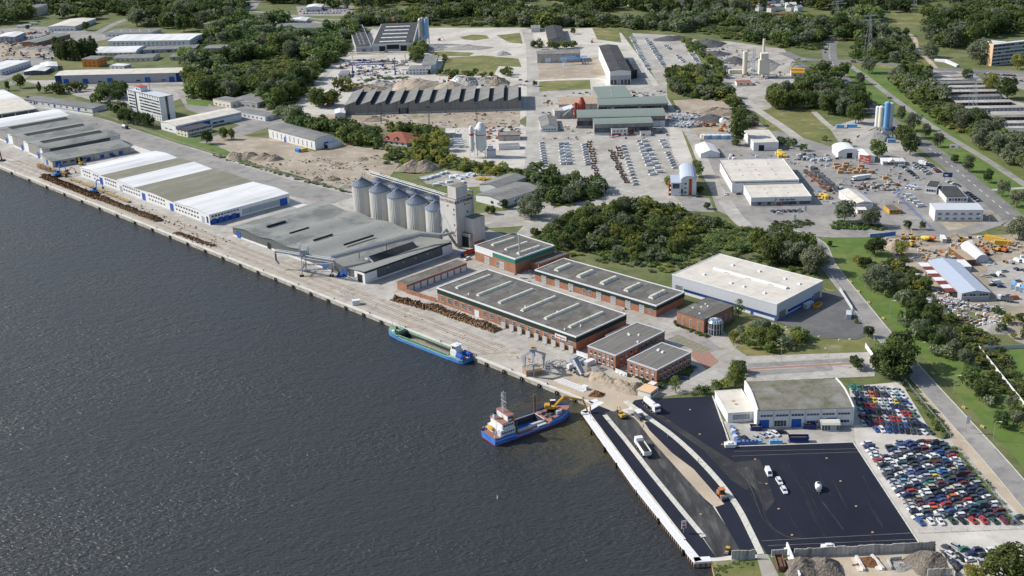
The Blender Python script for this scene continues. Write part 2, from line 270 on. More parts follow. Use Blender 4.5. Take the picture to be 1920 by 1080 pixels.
def road(name, m, pts, wid, z, smooth_it=True, top=None, edge=None):
    if smooth_it and not isinstance(wid, (list, tuple)): pts = smooth(pts)
    z = zz(z); L, Rr = strip_pts(pts, wid); o = mb(m); n = len(L); hh = z if top is None else top
    o.add([(p.x, p.y, hh) for p in L]+[(p.x, p.y, hh) for p in Rr], [(i, n+i, n+i+1, i+1) for i in range(n-1)])
    if top is not None:
        o.add([(p.x, p.y, hh) for p in L]+[(p.x, p.y, 0) for p in L], [(i, i+1, n+i+1, n+i) for i in range(n-1)])
        o.add([(p.x, p.y, hh) for p in Rr]+[(p.x, p.y, 0) for p in Rr], [(i+1, i, n+i, n+i+1) for i in range(n-1)])
    ob = o.build(name); ob['kind'] = 'structure'
    if edge:
        for sgn in (0, 1):
            e = mb('kerb'); q = (L, Rr)[sgn]; k = [(p-r).normalized()*.35 for p, r in zip(*((L, Rr) if not sgn else (Rr, L)))]
            e.add([(p.x, p.y, .25) for p in q]+[(p.x+d.x, p.y+d.y, .25) for p, d in zip(q, k)]+[(p.x, p.y, 0) for p in q], [((i, i+1, n+i+1, n+i) if sgn else (i, n+i, n+i+1, i+1)) for i in range(n-1)]+[(i, i+1, 2*n+i+1, 2*n+i) for i in range(n-1)])
            e.build('kerb')['kind'] = 'structure'
    return ob
def dashes(pts, wid, step, ln, z, m='paint', name='road_marking'):
    P = [G(p).to_2d() for p in smooth(pts)]; o = mb(m); acc = 0; nx = 0
    for a, b in zip(P, P[1:]):
        d = b-a; L = d.length
        if L < 1e-6: continue
        d.normalize(); n = Vector((-d.y, d.x))*wid/2
        while nx < acc+L:
            q = a+d*(nx-acc); r = q+d*ln
            o.add([(q.x+n.x, q.y+n.y, z), (q.x-n.x, q.y-n.y, z), (r.x-n.x, r.y-n.y, z), (r.x+n.x, r.y+n.y, z)], [(0, 1, 2, 3)]); nx += step
        acc += L
    ob = o.build(name); ob['kind'] = 'structure'
# far and middle ground
sheet('dirt_field', 'gravel', [(785, 332), (840, 320), (900, 325), (990, 330), (960, 336), (900, 350), (870, 352), (800, 345)], Z*2); sheet('meadow', 'dry_grass', [(395, 92), (430, 72), (500, 62), (565, 72), (540, 98), (470, 118), (410, 112)], Z); sheet('meadow', 'dry_grass', [(1670, 18), (1735, 14), (1728, 48), (1672, 46)], Z)
sheet('meadow', 'dry_grass', [(1640, 95), (1700, 60), (1745, 110), (1730, 130), (1640, 128)], Z)
sheet('yard', 'pale', [(700, 52), (985, 52), (1010, 60), (1012, 200), (975, 225), (640, 235), (560, 245), (520, 225), (560, 190), (610, 130), (660, 95)], Z)
sheet('meadow', 'dry_grass', [(830, 120), (840, 108), (905, 104), (972, 110), (978, 126), (935, 124), (925, 142), (820, 140)], Z*2)
sheet('meadow', 'dry_grass', [(862, 70), (885, 65), (912, 66), (918, 72), (890, 76), (870, 74)], Z*2)
sheet('meadow', 'dry_grass', [(800, 99), (830, 96), (890, 99), (880, 105), (820, 106)], Z*2)
sheet('meadow', 'dry_grass', [(930, 66), (975, 62), (980, 82), (955, 80)], Z*2)
sheet('yard', 'pale', [(1000, 57), (1110, 52), (1165, 62), (1190, 95), (1240, 165), (1262, 200), (1310, 330), (1290, 385), (1250, 400), (1185, 378), (1060, 362), (1008, 330)], Z)
sheet('dirt_field', 'dry_grass', [(1004, 152), (1106, 150), (1108, 168), (1006, 172)], Z*2)
sheet('dirt_field', 'dirt', [(1003, 118), (1120, 108), (1140, 140), (1105, 148), (1003, 150)], Z*2)
sheet('meadow', 'dry_grass', [(1110, 52), (1160, 56), (1165, 80), (1120, 74)], Z*2)
sheet('yard', 'conc_road', [(1185, 62), (1218, 64), (1265, 66), (1300, 90), (1322, 130), (1252, 142), (1250, 165), (1236, 162), (1200, 95)], Z*2)
sheet('yard', 'conc_road', [(1144, 158), (1184, 150), (1186, 112), (1196, 112), (1224, 160), (1222, 164), (1146, 166)], Z*3)
sheet('yard', 'conc_road', [(1010, 262), (1250, 250), (1262, 290), (1300, 345), (1270, 385), (1185, 378), (1062, 358), (1008, 318)], Z*2)
sheet('yard', 'conc_road', [(1010, 172), (1250, 160), (1256, 262), (1010, 266)], Z*2)
sheet('dirt_field', 'dirt', [(1262, 188), (1350, 184), (1385, 205), (1440, 240), (1400, 262), (1310, 262), (1290, 240)], Z)
sheet('yard', 'gravel', [(1270, 72), (1370, 78), (1470, 92), (1500, 125), (1492, 150), (1500, 170), (1440, 205), (1395, 210), (1345, 145), (1320, 100)], Z)
sheet('meadow', 'dry_grass', [(1432, 214), (1526, 210), (1580, 262), (1545, 268), (1440, 250)], Z)
sheet('yard', 'conc_road', [(1555, 240), (1600, 225), (1640, 222), (1690, 235), (1690, 270), (1712, 285), (1600, 300), (1575, 270)], Z)
sheet('yard', 'asphalt_old', [(1300, 268), (1420, 242), (1470, 248), (1600, 288), (1712, 282), (1745, 305), (1895, 405), (1800, 440), (1560, 446), (1420, 430), (1345, 395)], Z*2)
sheet('meadow', 'dirt', [(1740, 398), (1870, 396), (1865, 412), (1850, 430), (1780, 434)], Z*3)
sheet('lawn', 'lawn', [(1560, 116), (1590, 120), (1650, 128), (1730, 138), (1760, 150), (1700, 150), (1760, 230), (1940, 350), (1940, 470), (1760, 310), (1690, 252), (1630, 205), (1590, 155)], Z)
sheet('lawn', 'lawn', [(1820, 215), (1870, 210), (1880, 225), (1825, 230)], Z)
sheet('yard', 'gravel', [(1730, 130), (1815, 130), (1900, 190), (1960, 200), (1960, 300), (1850, 265), (1800, 200)], Z)
sheet('yard', 'asphalt_old', [(1840, 136), (1900, 134), (1960, 150), (1960, 180), (1890, 160)], Z*2)
sheet('dirt_field', 'dirt', [(1640, 446), (1960, 438), (1960, 660), (1905, 640), (1840, 590), (1740, 560), (1690, 510), (1665, 478)], Z)
sheet('yard', 'conc_road', [(1850, 492), (1960, 480), (1960, 572), (1880, 575), (1855, 540)], Z*2)
sheet('lawn', 'lawn', [(1532, 452), (1560, 446), (1650, 446), (1680, 490), (1700, 560), (1800, 660), (1960, 800), (1960, 935), (1905, 860), (1760, 700), (1640, 580), (1560, 480)], Z*2)
sheet('lawn', 'lawn', [(1838, 660), (1960, 652), (1960, 830), (1915, 770), (1870, 700)], Z*3)
sheet('yard', 'conc_road', [(900, 425), (960, 445), (1005, 400), (1060, 385), (1110, 372), (1150, 358), (1215, 362), (1250, 395), (1160, 385), (1100, 408), (1000, 440), (960, 470), (905, 455)], Z)
sheet('yard', 'conc_road', [(890, 430), (1030, 420), (1040, 380), (1000, 372), (950, 395), (900, 400)], Z*2)
sheet('yard', 'asphalt_old', [(1262, 365), (1330, 372), (1340, 398), (1290, 396)], Z*3)
# west side
sheet('yard', 'asphalt_old', [(-120, 60), (60, 50), (110, 50), (170, 60), (230, 68), (120, 90), (60, 130), (10, 150), (-120, 170)], Z)
sheet('dirt_field', 'dirt', [(-60, 82), (70, 82), (100, 95), (60, 108), (-60, 112)], Z*2)
sheet('yard', 'gravel', [(40, 150), (110, 150), (360, 153), (350, 180), (300, 200), (180, 190), (90, 165)], Z)
sheet('lawn', 'lawn', [(222, 226), (300, 250), (375, 262), (440, 255), (500, 262), (520, 300), (480, 309), (360, 274)], Z)
sheet('yard', 'asphalt_old', [(330, 170), (365, 175), (400, 200), (460, 190), (520, 205), (560, 225), (500, 240), (470, 250), (410, 270), (372, 268), (450, 235), (390, 220), (350, 205)], Z*2)
sheet('lawn', 'lawn', [(348, 186), (395, 188), (390, 200), (352, 196)], Z*3)
sheet('dirt_field', 'dirt', [(395, 268), (425, 252), (530, 262), (590, 285), (640, 272), (690, 262), (760, 285), (750, 305), (722, 345), (660, 360), (560, 330), (480, 308)], Z*2)
sheet('yard', 'pale', [(835, 235), (975, 232), (1008, 250), (1008, 310), (975, 318), (905, 305), (838, 290)], Z*2)
sheet('dirt_field', 'dirt', [(640, 214), (975, 208), (975, 238), (835, 240), (690, 245), (560, 240), (560, 218)], Z*2)
# port apron
sheet('port_apron', 'conc', [(-150, 250), (-150, 150), (0, 172), (207, 227), (330, 268), (480, 312), (658, 362), (740, 400), (880, 425), (960, 470), (1045, 500), (1300, 590), (1262, 640), (1300, 735), (1195, 752), (1150, 752), (1123, 753), (1118, 752), (1000, 706)], Z)
aw = [Q0-qd*1200, Q1-qd*1.0, Q1-qd*1.0+qn*19, Q0-qd*1200+qn*19]
sheet('quay_paving', 'quay', aw, Z*2, True)
road('harbour_road', 'asphalt_old', [(-60, 155), (0, 181), (100, 208), (200, 240), (330, 284), (480, 334), (640, 376)], 26, Z*2)
road('road_shoulder', 'conc_pale', [(215, 262), (300, 296), (420, 340), (560, 385), (640, 408)], 9, Z*2.5); road('side_road', 'asphalt_old', [(15, 160), (60, 135), (110, 95), (170, 68), (215, 45), (232, 38)], 11, Z*3)
road('side_road', 'asphalt_old', [(232, 38), (300, 20), (400, 16), (480, 22), (540, 28), (600, 36), (700, 36), (760, 26)], 11, Z*3)
road('side_road', 'asphalt_old', [(540, 28), (600, 46), (660, 48), (720, 56)], 9, Z*3)
sheet('yard', 'gravel', [(490, 38), (560, 34), (612, 44), (600, 56), (520, 56)], Z)
sheet('yard', 'asphalt_old', [(400, 0), (490, 0), (480, 16), (405, 20)], Z)
sheet('yard', 'asphalt_old', [(555, 12), (665, 10), (660, 30), (560, 30)], Z)
sheet('meadow', 'dry_grass', [(660, 14), (700, 12), (705, 26), (665, 30)], Z)
sheet('meadow', 'dry_grass', [(1030, 0), (1130, -2), (1128, 6), (1036, 6)], Z)
road('side_road', 'asphalt_old', [(90, 160), (200, 160), (345, 160), (372, 170)], 9, Z*3)
road('service_road', 'conc_road', [(984, 54), (990, 66), (997, 100), (1000, 200), (999, 322)], 12, Z*3)
road('service_road', 'conc_road', [(720, 60), (690, 90), (640, 110), (600, 150), (560, 185)], 7, Z*2)
road('service_road', 'conc_pale', [(1005, 152), (1120, 148), (1142, 162)], 6, Z*3)
road('service_road', 'conc_road', [(1225, 165), (1260, 210), (1300, 260), (1330, 330), (1375, 400), (1400, 425)], 9, Z*3)
road('service_road', 'conc_road', [(1370, 140), (1400, 190), (1470, 240), (1500, 262)], 8, Z*2)
road('service_road', 'conc_road', [(1526, 210), (1560, 240), (1620, 275), (1700, 290)], 5, Z*3)
road('highway', 'asphalt', [(1655, -5), (1600, 28), (1566, 62), (1555, 90), (1557, 112)], 15, Z*2)
road('highway', 'asphalt', [(1555, 105), (1570, 135), (1604, 178), (1660, 222), (1760, 292), (1880, 392), (1960, 455)], 15, Z*3)
dashes([(1555, 105), (1570, 135), (1604, 178), (1660, 222), (1760, 292), (1880, 392), (1960, 455)], .4, 12, 5, Z*4)
dashes([(1640, 4), (1600, 28), (1566, 62), (1555, 90), (1557, 112)], .4, 14, 6, Z*4)
road('cross_road', 'asphalt', [(1470, 98), (1500, 110), (1557, 114), (1640, 117), (1730, 128), (1815, 132), (1960, 138)], 13, Z*4)
road('cycle_path', 'asphalt_old', [(1592, 122), (1625, 145), (1680, 188), (1760, 245), (1850, 300), (1960, 372)], 6, Z*5)
road('cycle_path', 'conc_road', [(1850, 357), (1960, 350)], 4, Z*2)
road('footpath', 'sand', [(1755, 128), (1738, 110), (1720, 95), (1716, 75), (1705, 64)], 5, Z*2)
road('access_road', 'asphalt_old', [(1400, 428), (1480, 432), (1560, 440), (1700, 438), (1800, 437), (1885, 418), (1960, 470)], 11, Z*3)
road('east_road', 'asphalt_old', [(1470, 432), (1530, 455), (1555, 500), (1610, 570), (1700, 680), (1790, 780), (1880, 880), (1980, 1000)], 8.5, Z*4, edge=True)
road('east_verge', 'sand', [(1720, 738), (1775, 790), (1840, 860), (1900, 920), (1975, 995)], [6, 9, 12, 12, 12], Z*3, False)
road('kerb_strip', 'kerb', [(1150, 352), (1190, 362)], 1, Z*4, False)
# brick park grounds
sheet('yard', 'conc', [(1175, 590), (1280, 600), (1300, 575), (1380, 640), (1620, 650), (1640, 680), (1640, 706), (1400, 716), (1390, 690), (1330, 725), (1285, 730), (1300, 690), (1240, 640)], Z*2)
sheet('parking_strip', 'asphalt_old', [(1255, 625), (1300, 612), (1352, 655), (1330, 662), (1300, 648)], Z*3)
sheet('parking_strip', 'pave_green', [(1250, 636), (1272, 628), (1335, 655), (1318, 664)], Z*4)
sheet('parking_strip', 'pave_red', [(1300, 648), (1330, 660), (1348, 678), (1325, 694), (1296, 668)], Z*3)
sheet('parking_strip', 'asphalt_old', [(1402, 682), (1590, 672), (1600, 678), (1402, 690)], Z*3)
sheet('parking_strip', 'asphalt_old', [(1402, 696), (1560, 686), (1562, 695), (1402, 706)], Z*3)
sheet('parking_strip', 'pave_red', [(1402, 691), (1600, 680), (1602, 683), (1402, 694)], Z*4)
sheet('yard', 'asphalt_dk', [(1360, 560), (1457, 600), (1545, 548), (1575, 545), (1622, 600), (1640, 625), (1605, 637), (1540, 634), (1457, 604), (1420, 597)], Z*3)
sheet('lawn', 'dry_grass', [(1385, 590), (1430, 598), (1470, 612), (1545, 635), (1610, 638), (1640, 660), (1400, 668), (1375, 650), (1362, 625)], Z*3)
sheet('lawn', 'dry_grass', [(1545, 540), (1580, 548), (1650, 640), (1628, 640), (1600, 600)], Z*2)
# asphalt terminal
AS = [(1172, 752), (1190, 750), (1336, 743), (1366, 836), (1372, 838), (1600, 830), (1727, 1024), (1560, 1033), (1438, 1040), (1395, 968), (1320, 872), (1215, 788)]
sheet('new_asphalt', 'new_asphalt', AS, Z*3)
sheet('pier_deck', 'conc_pale', [(1124, 751), (1175, 752), (1440, 1045), (1335, 1053), (1303, 1053), (1188, 908), (1090, 772)], Z*2)
sheet('pier_asphalt', 'new_asphalt', [(1124, 757), (1148, 768), (1135, 778), (1318, 1010), (1343, 1046), (1308, 1046), (1180, 890), (1095, 775)], Z*3)
sheet('pier_asphalt', 'milled', [(1133, 774), (1160, 768), (1200, 790), (1250, 850), (1330, 940), (1396, 1038), (1343, 1046), (1318, 1008)], Z*4)
sheet('pier_asphalt', 'new_asphalt', [(1205, 793), (1222, 790), (1300, 850), (1360, 905), (1398, 962), (1422, 1040), (1392, 1040), (1340, 950), (1330, 948), (1250, 850)], Z*5)
sheet('sand_strip', 'sand', [(1175, 770), (1192, 768), (1218, 808), (1260, 850), (1300, 880), (1358, 946), (1340, 952), (1320, 935), (1270, 880), (1225, 830), (1196, 792)], Z*6)
sheet('new_asphalt', 'scuffed', [(1190, 751), (1230, 772), (1330, 838), (1382, 870), (1420, 905), (1400, 920), (1370, 900), (1320, 845), (1210, 768)], Z*4)
road('kerb_strip', 'kerb', [(1173, 753), (1214, 783), (1262, 818), (1310, 862), (1355, 912), (1385, 955), (1408, 1000), (1427, 1040)], 2.3, Z*7, top=.32)
road('kerb_strip', 'kerb', [(1134, 779), (1170, 822), (1225, 893), (1280, 960), (1320, 1008)], 1.9, Z*7, False, top=.32)
for a, b in (((1600, 830), (1727, 1024)), ((1372, 838), (1600, 830)), ((1336, 743), (1370, 836))): road('kerb_strip', 'kerb', [a, b], .5, Z*5, False, top=.3)
sheet('yard', 'gravel', [(1345, 790), (1600, 797), (1612, 826), (1600, 829), (1374, 837), (1340, 748), (1348, 740)], Z*2)
sheet('yard', 'sand', [(1112, 757), (1030, 722), (1060, 690), (1130, 700), (1185, 712), (1250, 742), (1190, 751), (1178, 765), (1150, 772)], Z*4)
sheet('yard', 'pale', [(1600, 797), (1592, 725), (1690, 716), (1760, 805), (1830, 850), (1960, 1015), (1960, 1080), (1760, 1130), (1720, 1026), (1604, 832)], Z*2)
sheet('lawn', 'ground', [(1690, 718), (1700, 714), (1782, 815), (1765, 824), (1750, 818)], Z*3)
sheet('yard', 'sand', [(1480, 1040), (1725, 1028), (1770, 1100), (1500, 1180)], Z*3)
sheet('lawn', 'dry_grass', [(1336, 1053), (1422, 1048), (1440, 1100), (1350, 1100)], Z*3)
sheet('track', 'gravel', [(1418, 1042), (1440, 1040), (1480, 1120), (1440, 1120)], Z*4)
# paint lines and tyre marks on the asphalt
def line(a, b, wid=.1, m='gravel', name='road_marking', z=Z*6): road(name, m, [a, b], wid, z, False)
for a, b in (((1376, 847), (1606, 842)), ((1372, 856), (1614, 848)), ((1428, 1015), (1712, 1000)), ((1440, 1024), (1716, 1012))): line(a, b)
def inpoly0(x, y, P):
    c = False; j = len(P)-1
    for i in range(len(P)):
        (xi, yi), (xj, yj) = P[i], P[j]
        if (yi > y) != (yj > y) and x < (xj-xi)*(y-yi)/(yj-yi)+xi: c = not c
        j = i
    return c
def scuff(pts, wid): road('tyre_marks', 'milled', pts, wid, Z*5.5)
scuff([(1390, 880), (1412, 925), (1432, 975), (1470, 1005), (1530, 1012)], .3); scuff([(1410, 880), (1424, 925), (1440, 980), (1476, 1008)], .3); scuff([(1540, 940), (1560, 965), (1582, 995)], .35)
sheet('dust_patch', 'scuffed', [(1372, 868), (1425, 862), (1440, 900), (1452, 940), (1436, 960), (1412, 915)], Z*4)
sheet('dust_patch', 'milled', [(1378, 880), (1402, 876), (1418, 898), (1424, 925), (1410, 912)], Z*5)
rq = random.Random(2)
for i in range(26):
    x, y = rq.uniform(1400, 1640), rq.uniform(850, 1010); L_ = rq.uniform(20, 70)
    if inpoly0(x, y, AS) and inpoly0(x+L_*.55, y+L_, AS): scuff([(x, y), (x+L_*.25, y+L_*.5), (x+L_*.55, y+L_)], .12)
for i, p in enumerate([(1294, 769), (1312, 815), (1354, 834), (1416, 862), (1437, 908), (1460, 955), (1550, 860), (1576, 903), (1605, 950), (1636, 999), (1314, 965), (1485, 1004), (1122, 762)]): tag(mb('timber').cyl(0, 0, .1, .3, .45, 10).build('manhole_cover', None, G(p)), 'pale manhole cover in the new asphalt, %s counted over the whole yard' % od(i+1), 'manhole', 'manhole covers')
# ---------------------------------------------------------------- buildings
WM = {}
def wmesh(style, wd, ht):
    k = (style, round(wd, 2), round(ht, 2))
    if k in WM: return WM[k]
    fr, gl, fw_, nx, nz = dict(plain=('light_grey', 'glass', .08, 1, 1), grid=('white', 'glass', .1, 3, 3), strip=('white', 'glass', .14, 4, 1), dark=('steel_dark', 'glass', .1, 2, 1), gate=('white', 'ltglass', .2, 4, 4), blue=('dkblue', 'dkblue', .15, 1, 3), bluedoor=('dkblue', 'blue', .12, 1, 1), bluestrip=('blue', 'glass', .25, 6, 1), whitedoor=('light_grey', 'white', .12, 1, 3), reddoor=('white', 'red', .12, 1, 1), darkdoor=('steel_dark', 'black', .15, 1, 1), tint=('steel_dark', 'ltglass', .12, 4, 1), slat=('light_grey', 'steel_dark', .18, 1, 5), steeldoor=('steel', 'steel', .12, 2, 1), tealdoor=('steel_dark', 'green_band', .2, 1, 1), slot=('white', 'steel_dark', .1, 1, 4), plainb=('light_grey', 'ltglass', .08, 1, 1), darkb=('steel_dark', 'ltglass', .1, 2, 1))[style]
    o = mb(gl); x, z = wd/2, ht/2; o.box(-x, -.06, -z, x, -.002, z)
    o.use(fr); f = fw_
    if 'plain' in style: o.use('white').box(-x-.1, -.25, -z-.25, x+.1, -.02, -z).use(fr)
    o.box(-x, -.14, z-f, x, -.06, z).box(-x, -.14, -z, x, -.06, -z+f).box(-x, -.14, -z+f, -x+f, -.06, z-f).box(x-f, -.14, -z+f, x, -.06, z-f)
    for i in range(1, nx): q = -x+wd*i/nx; o.box(q-f/3, -.12, -z+f, q+f/3, -.06, z-f)
    for i in range(1, nz): q = -z+ht*i/nz; o.box(-x+f, -.11, q-f/3, x-f, -.06, q+f/3)
    WM[k] = o.mesh('window'); return WM[k]
class Bld:
    def __init__(s, name, label, cat, A, B, C, h=None, b=None, wall='white', group=None, z0=0, nowall=False):
        s.h = h if h is not None else hgt(B, b); h = s.h
        a, q, c = G(A, h).to_2d(), G(B, h).to_2d(), G(C, h).to_2d()
        x = (q-a); y = (c-q); s.W = x.length; s.D = y.length
        ax = math.atan2(x.y, x.x); ay = math.atan2(y.y, y.x)-PI/2; e = (ay-ax+PI) % (2*PI)-PI; ang = ax+e*(.35 if s.W > s.D else .65)
        ux = Vector((math.cos(ang), math.sin(ang))); o = q-ux*s.W
        s.ang = ang; s.root = thing(name, label, cat, (o.x, o.y, z0), ang, group); s.wall = wall
        s.e = h-z0
        if not nowall: mb(wall).box(0, 0, 0, s.W, s.D, s.e).build('wall', s.root)
    def add(s, o, name, sm=False): return o.build(name, s.root, smooth=sm)
    def flat(s, m='felt', par='white', ph=.5, pw=.5, ov=.15, band=None, bh=1.6):
        e, W, D = s.e, s.W, s.D; s.rz = e+.12
        s.roof = s.add(mb(m).box(pw-ov, pw-ov, e+.003, W-pw+ov, D-pw+ov, e+.12), 'roof')
        p = mb(par); a, c = -ov, pw-ov
        for x0, y0, x1, y1 in ((a, a, W-a, c), (a, D-c, W-a, D-a), (a, c, c, D-c), (W-c, c, W-a, D-c)): p.box(x0, y0, e+.003 if a >= 0 else e-.25, x1, y1, e+ph)
        s.add(p, 'parapet')
        if band:
            q = mb(band); a = -.1
            for x0, y0, x1, y1 in ((a, a, W-a, 0-.004), (a, D+.004, W-a, D-a), (a, 0, -.004, D), (W+.004, 0, W-a, D)): q.box(x0, y0, e-bh, x1, y1, e-.26)
            s.add(q, 'fascia')
        return s
    def prof(s, axis, pts, mats, th=.25, ov=.4, wall=True):
        L = s.W if axis == 'x' else s.D; T = s.D if axis == 'x' else s.W; e = s.e
        P = [(t*L, e+z) for t, z in pts]
        if wall:
            s.add(mb(s.wall).prof(axis, [(0, e-.05)]+[(t, max(z-th*.9, e-.02)) for t, z in P if .01 < t < L-.01]+[(L, e-.05)] if max(z for _, z in P) > e+.4 else [(0, e-.1), (L/2, e+.01), (L, e-.1)], .003, T-.003), 'gable')
        r = MB(); ms = mats if isinstance(mats, (list, tuple)) else [mats]*(len(P)-1)
        for i in range(len(P)-1):
            (t0, z0), (t1, z1) = P[i], P[i+1]
            if i == 0: t0 -= ov
            if i == len(P)-2: t1 += ov
            if abs(t1-t0) < .01: continue
            r.use(ms[i]).prof(axis, [(t0, z0+.01), (t1, z1+.01)], -ov, T+ov, th)
        s.roof = s.add(r, 'roof'); s.rz = e; return s
    def gable(s, m, rise=1.5, axis='x', th=.25, ov=.4): return s.prof(axis, [(0, 0), (.5, rise), (1, 0)], m, th, ov)
    def hip(s, m, rise=2.5, ov=.5, r=.5):
        e, W, D = s.e, s.W, s.D; k = min(W, D)*r
        rr = mb(m); a = [(-ov, -ov, e+.01), (W+ov, -ov, e+.01), (W+ov, D+ov, e+.01), (-ov, D+ov, e+.01), (k, D/2, e+rise), (W-k, D/2, e+rise)] if W > D else [(-ov, -ov, e+.01), (W+ov, -ov, e+.01), (W+ov, D+ov, e+.01), (-ov, D+ov, e+.01), (W/2, k, e+rise), (W/2, D-k, e+rise)]
        rr.add(a, [(0, 1, 5, 4), (1, 2, 5), (2, 3, 4, 5), (3, 0, 4), (3, 2, 1, 0)] if W > D else [(0, 1, 4), (1, 2, 5, 4), (2, 3, 5), (3, 0, 4, 5), (3, 2, 1, 0)])
        s.roof = s.add(rr, 'roof'); return s
    def barrel(s, m, rise=2.5, axis='x', n=10): return s.prof(axis, [(.5-.5*math.cos(PI*i/n), rise*math.sin(PI*i/n)) for i in range(n+1)], m)
    def place(s, me, name, side, u, z, parent=None):
        L = s.W if side in 'fb' else s.D
        if side == 'f': loc, rz = (u*L, 0, z), 0
        elif side == 'r': loc, rz = (s.W, u*L, z), PI/2
        else: loc, rz = (0, u*L, z), -PI/2
        return put(name, me, parent or s.root, loc, rz)
    def wins(s, side, n, z, wd, ht, style='plain', u0=.05, u1=.95, name='window', skip=()):
        me = wmesh(style, wd, ht)
        for i in range(n):
            if i in skip: continue
            s.place(wmesh(style+'b', wd, ht) if style in ('plain', 'dark') and random.random() < .22 else me, name, side, u0+(u1-u0)*((i+.5)/n), z)
        return s
    def door(s, side, us, wd, ht, style='bluedoor', z=None, name='door'):
        me = wmesh(style, wd, ht)
        for u in (us if isinstance(us, (list, tuple)) else [us]): s.place(me, name, side, u, ht/2+.02 if z is None else z)
        return s
    def band(s, side, z0, z1, m, u0=0, u1=1, name='wall_band', pr=.05):
        L = s.W if side in 'fb' else s.D; me = mb(m).box(u0*L, -pr, z0, u1*L, -.003, z1).mesh(name)
        if side == 'l': me = mb(m).box(-u1*L, -pr, z0, -u0*L, -.003, z1).mesh(name)
        s.place(me, name, side, 0, 0); return s
    def box(s, name, m, u0, v0, u1, v1, z0, z1): 
        return s.add(mb(m).box(u0*s.W, v0*s.D, z0, u1*s.W, v1*s.D, z1), name)
    def sky(s, u, v, ln, wd, axis='y', m='skylight', ht=.9, stripes=0):
        o = mb('white').box(-wd/2-.15, -ln/2-.15, 0, wd/2+.15, ln/2+.15, .25); n = 6
        P = [(-wd/2*math.cos(PI*i/n), .25+ht*math.sin(PI*i/n)) for i in range(n+1)]; o.use(m).prof('x', P, -ln/2, ln/2)
        if stripes:
            o.use('rust')
            for k in range(stripes): q = ln*(-.1+.16*k); o.prof('x', [(a*1.03, b+.05) for a, b in P], q, q+.3)
        if ('dark' not in m) and ln > 5:
            o.use('black')
            for k in (-.3, 0, .3): o.box(-wd/2*1.02, ln*k-.04*ln, .27, -wd/2*.93, ln*k+.04*ln, .45)
        o.build('skylight', s.root, (u*s.W, v*s.D, s.rz+.003), 0 if axis == 'y' else PI/2); return s
    def vent(s, pts, m='white', sz=.9, hh=.7):
        for u, v in pts: mb(m).frus(-sz/2, -sz/2, sz/2, sz/2, 0, -sz/3, -sz/3, sz/3, sz/3, hh).build('roof_vent', s.root, (u*s.W, v*s.D, s.rz+.003))
        return s
def text(body, size, m, parent, loc, rot, name='lettering', ext=.04):
    cu = bpy.data.curves.new(name, 'FONT'); cu.body = body; cu.size = size; cu.extrude = ext; cu.offset = .02*size; cu.align_x = 'CENTER'; cu.align_y = 'CENTER'
    ob = bpy.data.objects.new(name, cu); COL.objects.link(ob); dg = bpy.context.evaluated_depsgraph_get(); me = bpy.data.meshes.new_from_object(ob.evaluated_get(dg)); bpy.data.objects.remove(ob)
    me.materials.clear(); me.materials.append(M(m)); o = put(name, me, parent, loc); o.rotation_euler = rot; return o
# ---- harbour side
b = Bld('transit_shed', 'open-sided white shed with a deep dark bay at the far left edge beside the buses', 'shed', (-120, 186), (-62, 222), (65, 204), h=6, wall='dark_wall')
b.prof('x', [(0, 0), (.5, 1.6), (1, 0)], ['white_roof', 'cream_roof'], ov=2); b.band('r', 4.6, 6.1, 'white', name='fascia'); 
for u in (.1, .3, .5, .7, .9): b.place(mb('white').box(-.3, -1.9, 0, .3, -1.5, 5).mesh('post'), 'post', 'r', u, 0)
b = Bld('grey_hangar', 'grey barrel-roofed warehouse with three long dark skylights on the quay', 'warehouse', (-40, 229), (79, 281), (226, 254), h=8.5, wall='old_wall')
W_ = [(t*.25, 0) for t in range(5)]; P = []
for k in range(4):
    for i in range(8): t = i/8; P.append(((k+t)*.25, 1.9*math.sin(PI*t)))
P.append((1, 0)); b.prof('x', P, ['white_roof']*8+['roof_wave']*24)
for k in range(1, 4):
    b.add(mb('roof_dark').prof('x', [((k+.36)*.25*b.W, 8.5+1.72), ((k+.5)*.25*b.W, 8.5+3.0), ((k+.64)*.25*b.W, 8.5+1.72)], b.D*.1, b.D*.86), 'skylight')
for k in range(5): b.band('f', 0, 9.3, 'white', max(0, k*.25-.035), min(1, k*.25+.035), 'pier')
b.band('f', 0, 1.2, 'white', .036, .964, 'plinth'); b.door('f', [.18, .43, .68, .93], 4.2, 4.6, 'bluedoor'); b.band('r', 5.3, 8.2, 'dark_wall', .1, .86, 'clerestory'); b.band('r', 5.2, 8.3, 'white', .87, 1, 'end_panel'); b.band('r', 5.2, 8.3, 'white', 0, .09, 'end_panel')
b = Bld('warehouse_annex', 'low lean-to annex with blue gates on the side of the grey barrel-roofed warehouse', 'annex', (82, 291), (97.5, 302.5), (242.5, 273.7), h=5, wall='conc_wall')
b.prof('x', [(0, 1.6), (1, 0)], 'roof_wave', ov=.8, wall=False); b.door('r', [.07], 4.2, 4.2); b.door('r', [.45, .62, .74, .86], 3, 3, 'bluedoor'); b.wins('r', 6, 2.6, 3, 1.6, 'dark', .12, .42); b.door('r', [.33], 5, 4, 'darkdoor'); b.door('f', [.5], 4, 4)
b = Bld('striped_warehouse', 'long white warehouse with wavy roof striped white and olive along the quay', 'warehouse', (140, 316), (392, 402.5), (546, 363.7), b=(391.5, 422.5), wall='white')
T = [0, .095, .185, .32, .46, .6, .755, .91, 1]; b.prof('x', [(t, 1.1 if i % 2 else 0) for i, t in enumerate(T)], ['white_roof', 'white_roof', 'olive', 'white_roof', 'olive', 'olive', 'white_roof', 'white_roof'], ov=.3)
